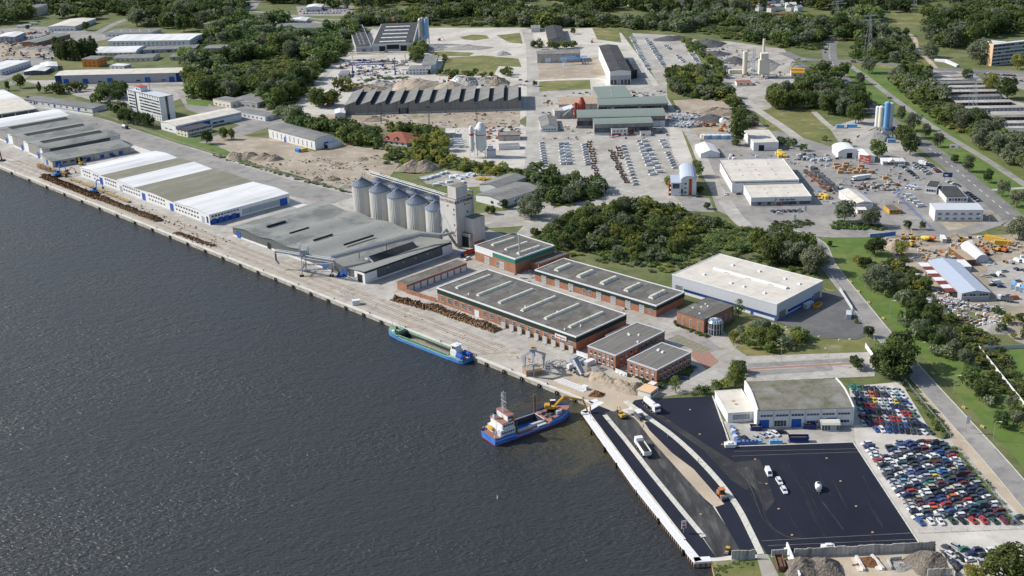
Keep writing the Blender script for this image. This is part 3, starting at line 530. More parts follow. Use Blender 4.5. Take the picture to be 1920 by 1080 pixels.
for u0, u1, n in ((.02, .09, 4), (.11, .16, 3), (.21, .31, 6), (.36, .5, 8), (.56, .69, 7), (.76, .93, 9)):
    b.wins('f', n, 5.2, 1.7, 1.1, 'dark', u0, u1); b.wins('f', n-1, 2.4, 1.7, 1.1, 'dark', u0, u1)
b.door('f', [.18, .525, .735], 4.5, 5); b.door('f', [.345, .955], 3.4, 4.2, 'steeldoor'); b.band('r', 0, 2.9, 'dkblue', 0, .36, 'blue_base'); b.wins('r', 9, 5.2, 1.6, 1.2, 'dark', .02, .36); b.door('r', [.05, .13, .2, .29], 3.4, 3.6, z=1.8); b.door('r', [.92], 6, 4.6); b.wins('r', 5, 3, 6.5, 3.4, 'steeldoor', .4, .86, 'wall_panel'); b.band('f', .5, 5, 'white', .962, .998, 'sign_panel'); b.door('f', [.985], 2.2, 4.4, 'blue', 3, 'sign_board'); b.vent([(.25, .3), (.54, .4), (.64, .25), (.6, .6)], 'black', .9, .5)
b = Bld('wavy_warehouse', 'large grey warehouse with undulating felt roof in front of the grain silos', 'warehouse', (436, 425), (683.5, 513), (847.5, 456), b=(684.5, 532), wall='dark_wall')
P = [(i/40, 1.3*(.5-.5*math.cos(2*PI*4.5*i/40))) for i in range(41)]; b.prof('x', P, 'roof_wave', ov=.5); e = b.e
for u, v, L_ in ((.16, .28, 14), (.33, .3, 14), (.5, .32, 14), (.66, .48, 22)): b.add(mb('black').box(u*b.W-.5, v*b.D-L_/2, e+1.0, u*b.W+.5, v*b.D+L_/2, e+1.9), 'roof_slot')
b.add(mb('roof_dark').prof('x', [(.86*b.W, e+.4), (.895*b.W, e+3.1), (.93*b.W, e+.4)], b.D*.22, b.D*.72).use('white').prof('x', [(.862*b.W, e+.5), (.895*b.W, e+2.9), (.928*b.W, e+.5)], b.D*.215, b.D*.218), 'ridge_light')
b.band('f', 0, 1.1, 'white', 0, 1, 'plinth'); b.band('f', 1.2, e, 'white', .93, 1, 'end_panel'); b.door('f', [.967], 4.4, 4.6, 'darkdoor', 2.4); b.door('f', [.05, .72, .86], 4, 4.2); b.door('f', [.3], 4, 4, 'darkdoor'); b.band('r', 0, .9, 'white', 0, 1, 'plinth'); b.band('r', 1, e-.3, 'white', 0, .13, 'end_panel'); b.band('r', 1, e-.3, 'white', .88, 1, 'end_panel')
for u in (.25, .42, .56, .7): b.place(mb('white').box(-.3, -.8, -.2, .3, -.05, .15).mesh('wall_lamp'), 'wall_lamp', 'r', u, e-1)
b.band('l', 0, e, 'white', 0, 1, 'end_wall')
# ---- grain silos
gs0 = G((683, 401)); st = (G((784.5, 436))-gs0)/3; sn = Vector((-st.y, st.x, 0)).normalized()
rs = 6.5; hs = hgt((661, 341), (664, 396)); hs = max(hs, 20)
o = mb('silo'); n = 72
for ph in (0,):
    vs = []
    for z in (0, hs*.25, hs*.5, hs*.75, hs): vs += [((rs+(.14 if i % 2 else 0))*math.cos(2*PI*i/n), (rs+(.14 if i % 2 else 0))*math.sin(2*PI*i/n), z) for i in range(n)]
    o.add(vs, [(k*n+i, k*n+(i+1) % n, (k+1)*n+(i+1) % n, (k+1)*n+i) for k in range(4) for i in range(n)])
body_me = o.mesh('shell'); o = mb('silo_roof').rev(0, 0, [(rs+.45, hs-.15), (rs+.4, hs+.15), (.9, hs+4.1), (.85, hs+4.7), (.01, hs+4.9)], 36)
for i in range(24): a = 2*PI*i/24; o.tube((math.cos(a)*(rs+.35), math.sin(a)*(rs+.35), hs+.2), (math.cos(a)*1, math.sin(a)*1, hs+4.2), .09, 3)
roof_me = o.mesh('roof'); n5 = 0
for row in (0, 1):
    for k in range(5):
        p = gs0+st*k+sn*(row*14.2)+st.normalized()*(row*1.5)
        lab = 'ribbed metal grain silo with cone roof, %s from the left in the %s row' % (od(k+1), 'front' if row == 0 else 'back')
        t = thing('grain_silo', lab, 'silo', p, 0, 'ribbed metal grain silos'); put('shell', body_me, t); put('roof', roof_me, t)
t = thing('silo_conveyor', 'long galvanised conveyor bridge running over the grain silo roofs to the tower', 'conveyor', gs0)
a = sn*7+Vector((0, 0, hs+6.3)); c = a+st*4.85
o = mb('galv').truss(a-st*.12, c, 1.8, .14, 34, 1.5).use('steel'); d_ = (c-a).normalized(); o.tube(a, c, .45, 6); o.build('bridge', t)
o = mb('galv')
for k in range(5):
    q = sn*7+st*(k+.1); o.tube(q+Vector((0, 0, hs+6)), q-sn*4+Vector((0, 0, hs+3)), .12, 4); o.tube(q+Vector((0, 0, hs+6)), q+sn*4+Vector((0, 0, hs+3)), .12, 4)
o.truss(sn*7-st*.4, sn*7-st*.4+Vector((0, 0, hs+5)), 1.6, .1, 14); o.build('support', t)
# ---- mill tower
b = Bld('mill_tower', 'tall pale concrete grain mill tower lettered on two faces beside the silos', 'tower', (822, 368.6), (853.5, 375.8), (887.5, 365.8), b=(857.3, 464), wall='conc_wall'); e = b.e
MATS['tower'] = mat('tower', (.50, .49, .47), n=.06, s=.5, c2=(.36, .34, .31), s2=.25, t2=.64, stretch=(1, 1, .3)); 
for ch in list(b.root.children): ch.data.materials[0] = MATS['tower']
b.add(mb('moss_roof').box(.3, .3, e+.003, b.W-.3, b.D-.3, e+.1), 'roof'); b.rz = e+.1
text('RAUTENBERG', 2.3, 'faded_red', b.root, (b.W/2, -.03, e-1.7), (PI/2, 0, 0)); text('RAUTENBERG', 2.45, 'black', b.root, (b.W+.03, b.D*.5, e-1.7), (PI/2, 0, PI/2))
b.add(mb('tower').box(b.W*.42, b.D*.1, e+.11, b.W*.95, b.D*.75, e+7.2).use('moss_roof').box(b.W*.44, b.D*.12, e+7.21, b.W*.93, b.D*.73, e+7.3), 'penthouse')
b.wins('r', 2, e-4, 1, .8, 'dark', .45, .8); b.wins('r', 1, e-9, 1, 1, 'dark', .55, .75); b.wins('f', 1, e-4.5, 1.2, .7, 'dark', .4, .6)
for z in (e-6, e-9, e-15.5, e-22): b.wins('f', 1, z, .8, 1, 'dark', .82, .94)
b.add(mb('steel').tube((b.W*.5, b.D*1.0+1, e+2.4), (b.W+1.2, b.D*.93, e+2.4), .55, 6).tube((b.W+1.2, b.D*.93, e+2.8), (b.W+1.2, b.D*.93, 15), .4, 6), 'duct')
b.add(mb('tower').box(b.W+.003, b.D*.45, 0, b.W+7.2, b.D*1.15, hgt((906.3, 401.5), (907.6, 453.6))).use('moss_roof').box(b.W+.3, b.D*.47, hgt((906.3, 401.5), (907.6, 453.6))+.01, b.W+6.9, b.D*1.12, hgt((906.3, 401.5), (907.6, 453.6))+.1).use('brick').box(b.W+7.2, b.D*.5, 0, b.W+7.3, b.D*1.1, 3), 'stair_annex')
b = Bld('loading_house', 'small concrete loading house with dark green gate at the foot of the mill tower', 'loading bay', (865, 435.6), (880.5, 440.6), (900.7, 432.8), h=8.2, wall='conc_wall'); b.flat('moss_roof', 'conc_wall', .3, .3); b.door('f', .5, b.W*.7, 6.6, 'tealdoor'); b.vent([(.3, .5), (.7, .6)], 'steel', .7, 1.2); b.band('f', 0, 2, 'brick', 0, .14, 'pier'); b.band('f', 0, 2, 'brick', .86, 1, 'pier')
# ---- ship loader: feeding conveyor over the roof and travelling gantry arm
t = thing('ship_loader', 'steel travelling ship loader with long boom and drop pipe on the quay', 'loader', G((569, 519))); bz = G((569, 519))
def L3(p, z): q = G(p, z); return q-bz
dA, dE = L3((516, 471), 11), L3((627, 489), 12)
o = mb('steel').truss(dA, dE, 1.8, .16, 26, 1.8); o.tube(dA, dE, .6, 6); o.build('boom', t)
lg = [(566, 519), (574, 508), (622, 518), (626, 510)]
for p in lg:
    g = G(p)-bz; k = .5; top = dA.lerp(dE, (p[0]-516)/111)+Vector((0, 0, -.5)); o = mb('steel').tube(g, g+(top-g)*1.0, .38, 6, .3).use('black').box(g.x-1.2, g.y-.5, 0, g.x+1.2, g.y+.5, 1.1); o.build('leg', t)
o = mb('steel'); g0, g1, g2, g3 = [G(p)-bz for p in lg]
for a_, c_ in ((g0, g1), (g2, g3), (g0, g2), (g1, g3)): o.truss(a_+Vector((0, 0, 4)), c_+Vector((0, 0, 4.6)), .7, .12, 6)
o.tube(g0+Vector((0, 0, 1)), g1+Vector((0, 0, 9)), .2, 4).tube(g2+Vector((0, 0, 1)), g3+Vector((0, 0, 9)), .2, 4); o.build('frame', t)
o = mb('steel_dark').tube(dA, dA+Vector((0, 0, -5.5)), .55, 8).use('steel').tube(dA+Vector((0, 0, -5.5)), dA+Vector((1.6, -.8, -7.6)), .7, 8, .5); o.build('drop_pipe', t)
m0 = dA.lerp(dE, .5); o = mb('steel').box(m0.x-1.6, m0.y-1.2, m0.z+1, m0.x+1.6, m0.y+1.2, m0.z+3.6)
for s_ in (-2.4, 2.4): o.tube(m0+Vector((s_, 0, 0)), m0+Vector((s_, 0, 5.5)), .3, 6).tube(m0+Vector((s_, 0, 5.5)), m0+Vector((s_*.5, 1, 5.8)), .3, 6)
o.build('filter_unit', t)
o = mb('blue')
for i in range(14): x, y = g2.x+3+random.random()*7, g2.y-3+random.random()*4; o.box(x, y, 0, x+1, y+1.2, random.uniform(.6, 1.8))
tag(o.build('big_bag_heap', None, bz), 'heap of blue bags and cable drums under the ship loader', 'heap')
t = thing('feed_conveyor', 'enclosed grey conveyor sloping over the wavy warehouse roof up to the silos', 'conveyor', bz)
f0, f1, f2 = L3((620, 483), 11.8), L3((791, 439), 13.5), L3((826, 442), 12); o = mb('steel').truss(f0, f1, 1.9, .15, 36, 1.7).use('galv').tube(f0, f1, .8, 6); o.build('gallery', t)
o = mb('galv').tube(f1, f2, 1.5, 10).tube(f2, L3((836, 430), 13), .8, 6).tube(L3((836, 430), 13), L3((857, 462), 1), .9, 6).tube(f2, L3((850, 436), 12), 1.0, 8); o.build('duct', t)
o = mb('steel_dark')
for k in (.0, .3, .6): q = f0.lerp(f1, k); o.tube(q, (q.x, q.y, 7.5), .25, 4)
o.build('support', t)
o = mb('white').tube(L3((790, 452), 8), L3((829, 383), 26), .13, 4); o.tube(L3((825, 425), 12), L3((833, 404), 20), .15, 4).tube(L3((833, 404), 20), L3((856, 452), 5), .15, 4); o.build('guy_rod', t)
# ---- brick works
b = Bld('garage_row', 'low brick garage row with nine white roller doors beside the grey warehouse', 'garages', (743.7, 528.7), (762.5, 535), (876, 493.7), h=4.3, wall='brick'); b.flat('felt', 'brick', .25, .3); me = wmesh('whitedoor', 4.0, 3.2)
for i in range(9): b.place(me, 'garage_door', 'r', (i+.5)/9, 1.65)
b = Bld('brick_workshop', 'brick workshop with teal fascia and white corner panel behind the tall mast', 'workshop', (890.5, 461), (966, 486.5), (1038.7, 461), b=(967.3, 514), wall='brick'); b.flat('felt', 'white', .5, .5); e = b.e; b.band('f', e-3.2, e-.3, 'white', 0, .45, 'fascia', .08); b.band('f', e-2.6, e-.3, 'teal', .45, 1, 'fascia', .1); b.band('r', e-2.6, e-.3, 'teal', 0, 1, 'fascia', .1); b.wins('f', 2, 2.4, 4, 4, 'gate', .12, .85, 'gate'); b.wins('f', 1, 2.6, 2.4, 2.6, 'grid', .5, .62)
for u in (.22, .55, .85): b.sky(u, .5, b.D*.55, 2.2)
b.add(mb('brick').box(b.W+.003, b.D*.35, 0, b.W+7.5, b.D*1.15, 4.6).use('felt').box(b.W+.3, b.D*.36, 4.61, b.W+7.2, b.D*1.14, 4.75), 'annex')
b = Bld('brick_hall', 'largest brick hall with dark green fascia and six long cream skylights by the quay', 'hall', (818.7, 541), (1080, 632.5), (1175, 590), b=(1080.3, 661.5), wall='brick'); e = b.e; b.flat('felt', 'white', .45, .5, band='green_band', bh=2.6)
for k in range(6): b.sky(.085+.163*k, .5, b.D*.66, 2.1)
b.add((lambda o: [o.box((.165+.163*k)*b.W, .8, b.rz, (.165+.163*k)*b.W+.18, b.D-.8, b.rz+.05) for k in range(5)] and o)(mb('moss_roof')), 'roof_joint')
b.wins('f', 18, 3.2, 2.7, 3.2, 'grid', .012, .99, skip=(5,)); b.door('f', [.305], 3.6, 3.6, 'whitedoor', 1.85); b.vent([(.2, .12), (.55, .3), (.72, .45), (.93, .3), (.9, .08)], 'white', .7, .9)
sg = mb('white').box(b.W*.865, -.4, 4.4, b.W*.94, -.2, 6.5).build('sign_board', b.root); text('Euroports', 1.5, 'red', sg, (b.W*.9025, -.42, 5.45), (PI/2, 0, 0))
for i in range(9):   # loose concrete bays along the wall
    u = .50+i*.058; g = b.root.matrix_basis @ Vector((0, 0, 0)); c_, s_ = math.cos(b.ang), math.sin(b.ang); lx, ly = u*b.W, -1.2
    p = Vector((b.root.location.x+lx*c_-ly*s_, b.root.location.y+lx*s_+ly*c_, 0)); hh = 2.9+.5*(i % 3)*.5
    o = mb('conc_wall').box(0, -.25, 0, 2.9, .25, hh).box(0, -.25, 0, 2.9, -1.6, .35)
    tag(o.build('retaining_wall_block', None, p, b.ang), 'upright pale concrete wall block, %s from the left against the largest brick hall' % od(i+1), 'concrete block', 'concrete wall blocks along the brick hall')
b = Bld('brick_hall', 'brick hall with five domed skylights in front of the scrub wood', 'hall', (1008, 505), (1230.5, 574), (1280, 547.5), b=(1231, 595), wall='brick'); b.flat('felt', 'white', .45, .5, band='green_band', bh=2.3)
for k in range(5): b.sky(.12+.195*k, .5, b.D*.48, 3, ht=1.3, stripes=(0, 0, 2, 3, 3)[k])
b.wins('f', 7, 2.3, 3.2, 4, 'gate', .02, .84, 'gate', skip=(3,)); b.wins('f', 2, 2.6, 2.2, 2.6, 'grid', .40, .50); b.wins('f', 1, 2.3, 3, 4, 'gate', .86, .92, 'gate'); b.wins('f', 1, 2.6, 2, 2.4, 'grid', .935, .985)
def office(nm, lab, A, B, C, base, nf, nr):
    b = Bld(nm, lab, 'office', A, B, C, b=base, wall='brick'); b.flat('felt_ribbed', 'light_grey', .3, .6, ov=.2)
    for z in (2.0, 5.0): b.wins('f', nf, z, 1.3, 1.7, 'plain', .05, .97); b.wins('r', nr, z, 1.3, 1.7, 'plain', .06, .97)
    return b
b = office('brick_office', 'two-storey brick office with ribbed grey roof attached to the brick hall', (1102.2, 649), (1154, 667.2), (1246, 621), (1154, 693.4), 6, 9); b.vent([(.35, .62), (.42, .6), (.62, .68), (.9, .5)], 'white', 1, .6)
b.box('link_block', 'brick', 1.0003, .42, 1.62, .80, 0, 4.6); b.box('link_roof', 'felt', 1.02, .44, 1.6, .78, 4.61, 4.75); b.box('link_block', 'brick', -.3, .5, -.001, .9, 0, 5); b.box('link_roof', 'felt', -.29, .52, -.02, .88, 5.01, 5.15)
b = office('brick_office', 'two-storey brick office with two white roof vents nearest the sand heaps', (1175.8, 675.4), (1231.3, 694.6), (1296.7, 661.3), (1232, 721), 5, 8); b.vent([(.25, .68), (.42, .66)], 'white', 1.4, .7)
b = Bld('brick_pavilion', 'small brick pavilion with tall slot windows beside the glass rotunda', 'pavilion', (1268, 584.5), (1320, 600), (1377.5, 573.7), b=(1321, 626), wall='brick'); b.flat('felt', 'felt', .2, .4); b.wins('f', 3, 3.1, 1.1, 4.4, 'slot', .1, .95); b.wins('r', 4, 3.3, 1.1, 3.2, 'slot', .3, .98); b.vent([(.2, .35), (.35, .5), (.45, .62), (.62, .2), (.3, .68)], 'white', .9, .4)
g = G((1341, 625)); t = thing('glass_rotunda', 'round glass entrance tower with white lattice and domed glass roof', 'rotunda', g); r_ = 3.6; hr = 6.3
o = mb('glass').cyl(0, 0, 0, hr, r_-.05, 24); o.build('glazing', t); o = mb('dome_glass').rev(0, 0, [(r_, hr), (r_*.82, hr+.8), (r_*.45, hr+1.4), (.01, hr+1.7)], 24); o.build('dome', t)
o = mb('white')
for i in range(16):
    a = 2*PI*i/16; cx, sx = math.cos(a), math.sin(a); o.tube((cx*r_, sx*r_, 0), (cx*r_, sx*r_, hr), .1, 4); o.tube((cx*r_, sx*r_, hr), (cx*r_*.82, sx*r_*.82, hr+.85), .06, 4).tube((cx*r_*.82, sx*r_*.82, hr+.85), (0, 0, hr+1.75), .1, 4)
for z in (0.1, 3.2, hr):
    for i in range(24): a, c = 2*PI*i/24, 2*PI*(i+1)/24; o.tube((r_*math.cos(a), r_*math.sin(a), z), (r_*math.cos(c), r_*math.sin(c), z), .07, 4)
o.build('frame', t)
b = Bld('silver_hall', 'big silver-grey hall with flat cream roof and blue window band', 'hall', (1260, 515.5), (1457, 571), (1543.5, 527), b=(1457, 602.8), wall='light_grey'); e = b.e; b.flat('cream_roof', 'white', .35, .35)
b.sky(.53, .5, b.W*.7, 2.6, 'x', 'white', .8); b.vent([(.2, .25), (.48, .22), (.8, .2), (.25, .75), (.5, .78), (.75, .76), (.02+.58, .22), (.9, .72)], 'white', 1.8, .7)
b.band('f', 0, 1.5, 'white', .1, 1, 'plinth'); b.wins('f', 9, 2.35, 6.4, 1.5, 'bluestrip', .12, 1.0); b.door('f', [.07], 4.6, 4.2, 'slat'); b.band('f', 0, 3.1, 'blue', .985, 1, 'corner_panel', .2); b.door('f', [.78], 1.6, 2.6, 'bluedoor')
b.door('r', [.12, .88], 6.5, 4.4, 'slat'); b.band('r', 0, .8, 'blue', .02, .97, 'plinth', .06); b.wins('r', 4, 2.3, 5.8, 1.5, 'bluestrip', .25, .75); b.band('r', 0, 3.4, 'blue', .77, .80, 'corner_panel', .07)
# ---- white depot beside the asphalt
b = Bld('white_depot', 'white two-storey depot with mossy grey roof and blue gates by the scrapyard', 'depot', (1421, 768), (1599.9, 764), (1563.8, 710.7), b=(1598.7, 798), wall='white'); e = b.e
b.prof('y', [(0, 0), (.25, 1.1), (.5, 1.6), (.75, 1.1), (1, 0)], 'moss_roof', ov=.2, th=.2)
for x0 in (-.45, b.W-.1): b.add(mb('white').prof('y', [(-.3, 0), (-.3, e+.5), (.25*b.D, e+1.6), (.5*b.D, e+2.1), (.75*b.D, e+1.6), (b.D+.3, e+.5), (b.D+.3, 0)], x0, x0+.5), 'end_wall')
for i in range(7): b.band('f', 0, e, 'light_grey', i/6-.006 if i else 0, i/6+.006 if i < 6 else 1, 'pilaster', .18)
b.wins('f', 6, 5.6, 5.2, 1.2, 'strip', .01, .99); b.door('f', [.07, .41], 3.9, 3.7, 'bluedoor'); b.door('f', [.24], 5.2, 2.8, 'strip', 2); b.wins('f', 3, 2.2, 5, 1.4, 'strip', .5, .99, skip=(1,)); b.band('f', 3.2, 3.8, 'blue', .73, .83, 'awning', .5)
b = Bld('cream_annex', 'cream flat-roofed annex attached left of the white depot', 'annex', (1366, 777), (1416, 771.5), (1393.5, 730), h=4.4, wall='white'); b.flat('cream_roof', 'white', .25, .25); b.wins('f', 1, 2.4, 7, 2, 'tint', .15, .85); b.vent([(.45, .5), (.47, .35)], 'timber', 1.4, .2)
b = Bld('glass_pavilion', 'small ribbed cream-roofed glass shelter in front of the white depot', 'shelter', (1541, 796), (1574, 796), (1570, 787), h=3, wall='ltglass'); b.barrel('cream_roof', 1, 'y', 6); b.wins('f', 6, 1.5, 1.0, 2.4, 'plain', 0, 1)
b = Bld('site_cabin', 'white site cabin with flat plywood-brown roof next to the sand heaps', 'cabin', (1197.5, 729), (1219.5, 736.5), (1232, 726), h=3, wall='white'); b.flat('ply', 'ply', .05, .1, ov=.3); b.wins('r', 3, 1.6, .9, 1.1, 'dark', .1, .9)
b = Bld('site_container', 'small white container with red roof trim behind the plywood-roofed cabin', 'container', (1214, 719), (1225, 723), (1233, 717.5), h=2.8, wall='white'); b.flat('white', 'red', .1, .25)
# ---- inner industrial area
b = Bld('sawtooth_hall', 'long grey factory hall with a twelve-tooth sawtooth roof', 'factory', (648, 194), (977, 188.5), (965, 164), h=8.6, wall='saw_wall'); W, D, e = b.W, b.D, b.e; nt_ = 12
for i in range(nt_):
    x0, x1 = W*i/nt_, W*(i+1)/nt_; xp = x0+(x1-x0)*.82
    b.add(mb('roof_grey').prof('x', [(x0, e+.02), (xp, e+3.5)], -.3, D+.3, .2), 'roof_tooth')
    b.add(mb('saw_wall').prof('x', [(x0, e), (xp, e+3.2), (xp, e)], 0, .2).use('glass').box(xp+.05, .3, e, xp+.15, D-.3, e+3.2).use('roof_dark').box(xp+.2, 0, e+.01, x1, D, e+.06), 'north_light')
b.band('f', 0, 1.6, 'conc_wall', .06, 1, 'plinth'); b.door('f', [.335], 9, 5, 'darkdoor'); b.door('f', [.335], 5.5, 4.4, 'steeldoor', 2.25)
b = Bld('small_shed', 'small pale gabled shed at the left end of the sawtooth hall', 'shed', (628, 213), (647, 212), (646, 204), h=4.2, wall='light_grey'); b.gable('white_roof', 1)
b = Bld('casting_hall', 'black-roofed precast hall with five white rooflights and open dark bays', 'hall', (697.5, 84.5), (775, 81), (791, 42.8), h=9.5, wall='grey_wall'); b.flat('roof_dark', 'light_grey', .4, .8)
for k in range(5): b.sky(.5-.02, .1+.18*k, b.W*.64, 3.6, 'x', 'white', .8)
b.door('f', [.24, .76], 7, 7.5, 'darkdoor'); b.door('f', [.5], 14, 5, 'darkdoor', 6.2); b.band('f', 7.6, 9.3, 'light_grey', 0, 1, 'fascia')
b = Bld('casting_bay', 'lower black-roofed bay dotted with small white rooflights beside the precast hall', 'hall', (669, 90.5), (696.5, 87.5), (717, 45), h=7, wall='grey_wall'); b.flat('roof_dark', 'light_grey', .3, .5)
b.vent([(u, v/15) for v in range(2, 14) for u in (.35, .62)], 'white', 1.7, .4); b.door('f', [.5], 5, 5, 'slat')
b = Bld('works_office', 'white two-storey works office with grey flat roof below the precast yard', 'office', (765, 130), (806, 128.8), (809, 122), b=(806, 139.5), wall='white'); b.flat('roof_grey', 'white', .3, .3); b.wins('f', 6, 1.8, 1.6, 1.3, 'dark'); b.wins('f', 6, 4.8, 1.6, 1.3, 'dark'); b.door('f', [.97], 2.5, 5, 'darkdoor')
b = Bld('office_wing', 'grey-roofed wing behind the white works office', 'office', (791, 122), (815, 121.5), (818, 103.5), h=6.4, wall='white'); b.flat('roof_grey', 'light_grey', .3, .3); b.wins('r', 8, 3, 2, 1.2, 'dark')
b = Bld('gabled_hall', 'dark grey gabled hall at the far end of the straight service road', 'hall', (1028, 75), (1060.5, 73.8), (1054.5, 48.7), b=(1060.5, 83.7), wall='old_wall'); b.gable('roof_dark', 2, 'x')
b = Bld('weathered_shed', 'weathered white shed with grey roof left of the blue pipe gantry', 'shed', (1007, 102), (1088, 99.6), (1086, 92.3), h=hgt((1088, 99.6), (1088, 116)), wall='conc_wall'); b.gable('roof_grey', 1, 'y'); b.door('f', [.25, .62], 6, 5, 'whitedoor')
b = Bld('white_block', 'small pale block at the wood edge near the dark gabled hall', 'shed', (996, 53), (1012.5, 52.5), (1012, 47), h=5, wall='light_grey'); b.flat('roof_grey', 'light_grey', .2, .3)
b = Bld('charcoal_hall', 'tall white hall with charcoal roof and glass gable facing the camera', 'hall', (1143.8, 133.8), (1183, 132.5), (1158.8, 84.5), b=(1183.5, 158.5), wall='white'); b.gable('roof_dark', 1.3, 'x', ov=.1); b.vent([(.5, .1+.13*k) for k in range(7)], 'white', 2, .5); b.band('f', 5, 9, 'grey_wall', .01, .99, 'gable_panel'); b.wins('f', 6, 2.6, 2.7, 4.6, 'dark', .01, .99); b.add(mb('roof_dark').box(b.W+.003, b.D*.18, 0, b.W+6, b.D*.62, 8).box(b.W+6, b.D*.2, 0, b.W+9, b.D*.4, 8.5), 'side_block')
b = Bld('green_roof_block', 'square block with plain green-grey roof behind the long workshop row', 'workshop', (1122.5, 185), (1185.7, 182), (1174, 160.5), h=9.5, wall='old_wall'); b.flat('green_roof', 'green_roof', .1, .3); b.vent([(.45, .2), (.47, .4), (.48, .6), (.5, .85)], 'white', 1.2, .8)
b = Bld('tan_workshop', 'tan corrugated-roofed workshop behind the red silo', 'workshop', (1047.5, 196), (1122, 194), (1119, 180), b=(1049.5, 0) and None or (1122.5, 207), wall='conc_wall'); b.prof('y', [(0, 0), (.5, 1.2), (1, 0)], 'tan_roof')
b = Bld('rear_workshop', 'rearmost long workshop with rounded green-grey roof and dark glazing', 'workshop', (1122.5, 198), (1252.5, 193.5), (1247.5, 180.5), h=8, wall='old_wall'); b.barrel('green_roof', 1.5, 'y', 8); b.wins('f', 20, 4, 5, 4.5, 'dark', .01, .99)
b = Bld('middle_workshop', 'middle long workshop with rounded green-grey roof and two roller gates', 'workshop', (1082.5, 221.5), (1247.5, 217), (1244.5, 203), b=(1247.5, 237.5), wall='old_wall'); b.barrel('green_roof', 1.6, 'y', 8); b.wins('f', 18, 4.2, 5.5, 4, 'dark', .01, .84); b.door('f', [.895, .965], 4.8, 5, 'whitedoor'); b.band('f', 5.6, 6.4, 'red', .86, 1, 'door_lintel')
b = Bld('front_workshop', 'front workshop with green-grey roof, dark glazing and white base', 'workshop', (1114.5, 233.5), (1223.7, 230), (1220, 219.3), b=(1223, 250.5), wall='old_wall'); b.barrel('green_roof', 1, 'y', 6); b.wins('f', 14, 4.2, 4, 3.6, 'dark', .01, .99); b.band('f', 0, 1.4, 'white', 0, 1, 'plinth'); b.door('f', [.64], 4.6, 4.4, 'reddoor')
b = Bld('gate_office', 'small white two-storey office with red base in front of the workshops', 'office', (1147, 243), (1176.5, 241.5), (1176, 238), h=5.6, wall='white'); b.flat('roof_grey', 'white', .2, .2); b.wins('f', 4, 4, 1.4, 1.2, 'dark'); b.band('f', 0, 2.3, 'red', .02, .6, 'red_base'); b.door('f', [.85], 1.4, 2.2, 'darkdoor')
b = Bld('gate_hut', 'tiny white hut with a red door in front of the workshops', 'hut', (1201, 249), (1220, 248.5), (1219, 244), h=3, wall='white'); b.flat('roof_grey', 'white', .1, .2); b.door('f', [.3], 1.8, 2.2, 'reddoor')
b = Bld('gabled_store', 'small grey-roofed gabled store left of the workshops', 'store', (1014.5, 239), (1046, 237.5), (1043, 218), h=4, wall='white'); b.gable('roof_grey', 2, 'x'); b.wins('f', 5, 2, 1.1, 1.2, 'dark', .1, .9)
b = Bld('loader_house', 'pale concrete hopper house beside the tan-roofed workshop', 'hopper house', (1040, 208), (1075, 206), (1072, 200), h=7, wall='conc_wall'); b.prof('x', [(0, -2), (1, 2)], 'light_grey', wall=False)
g = G((1091, 221)); t = thing('red_silo', 'red cement silo with cone top in front of the tan-roofed workshop', 'silo', g); hh = 15; mb('red').rev(0, 0, [(3.3, 0), (3.3, 12.5), (1.5, 16.5), (1.5, 17.6), (.01, 18)], 18).build('tank', t); mb('red').cyl(-5.2, -1, 0, 13.5, 1.35, 12).build('side_tube', t); mb('light_grey').tube((-16, -2, 3), (-1, 0, 14.8), .5, 5).build('feed_pipe', t)
g = G((903, 294)); t = thing('white_silo', 'fat white cement silo with cone cap in the concrete yard', 'silo', g); o = mb('white').rev(0, 0, [(.6, 3.4), (4.2, 7.5), (4.2, 21.5), (3.6, 23.2), (1.8, 26.3), (.01, 27)], 20); o.build('tank', t, smooth=False); mb('red').cyl(0, 0, 17.2, 17.8, 4.24, 20, cap=False).build('stripe', t)
o = mb('steel'); [o.tube((4*math.cos(a), 4*math.sin(a), 0), (4*math.cos(a), 4*math.sin(a), 9), .22, 4) for a in (.8, 2.4, 3.9, 5.5)]; o.tube((4, 0, 2), (-4, 0, 6), .15, 4).tube((-4, 0, 2), (4, 0, 6), .15, 4); o.build('leg_frame', t)
mb('light_grey').box(4, -4, 0, 11, 3, 5.5).box(5, -3, 5.6, 9, 1, 8).build('mixer_house', t)
g = G((886, 296)); t = thing('white_silo', 'slim white silo with a red band left of the fat white silo', 'silo', g); mb('white').rev(0, 0, [(.3, 4), (1.75, 7), (1.75, 22), (1.2, 24.5), (.01, 24.8)], 14).build('tank', t); mb('red').cyl(0, 0, 17.5, 19, 1.79, 14, cap=False).build('stripe', t)
o = mb('white'); [o.tube((1.6*a, 1.6*c, 0), (1.6*a, 1.6*c, 9), .16, 4) for a in (-1, 1) for c in (-1, 1)]; o.build('leg_frame', t)
b = Bld('truck_wash', 'low walled concrete store left of the slim white silo', 'store', (834, 250), (853, 249.5), (853, 242), h=4, wall='conc_wall'); b.flat('conc_pale', 'conc_wall', .3, .3)
b = Bld('yard_office', 'long low building with red roof edge right of the white silos', 'office', (934, 255), (975, 254), (975, 247), h=4, wall='conc_wall'); b.flat('roof_grey', 'red', .5, .3)
b = Bld('yard_office', 'low white building under the red-edged one right of the white silos', 'office', (935, 275), (975, 273), (975, 268), h=3, wall='white'); b.flat('roof_grey', 'white', .3, .3)
b = Bld('villa', 'white house with red hipped tile roof and dormers among dark trees', 'house', (716, 258), (762.5, 267.8), (772.5, 252), h=3.2, wall='white'); b.hip('tile_red', 4.5, .8); b.wins('f', 5, 1.7, 1.5, 1.6, 'dark')
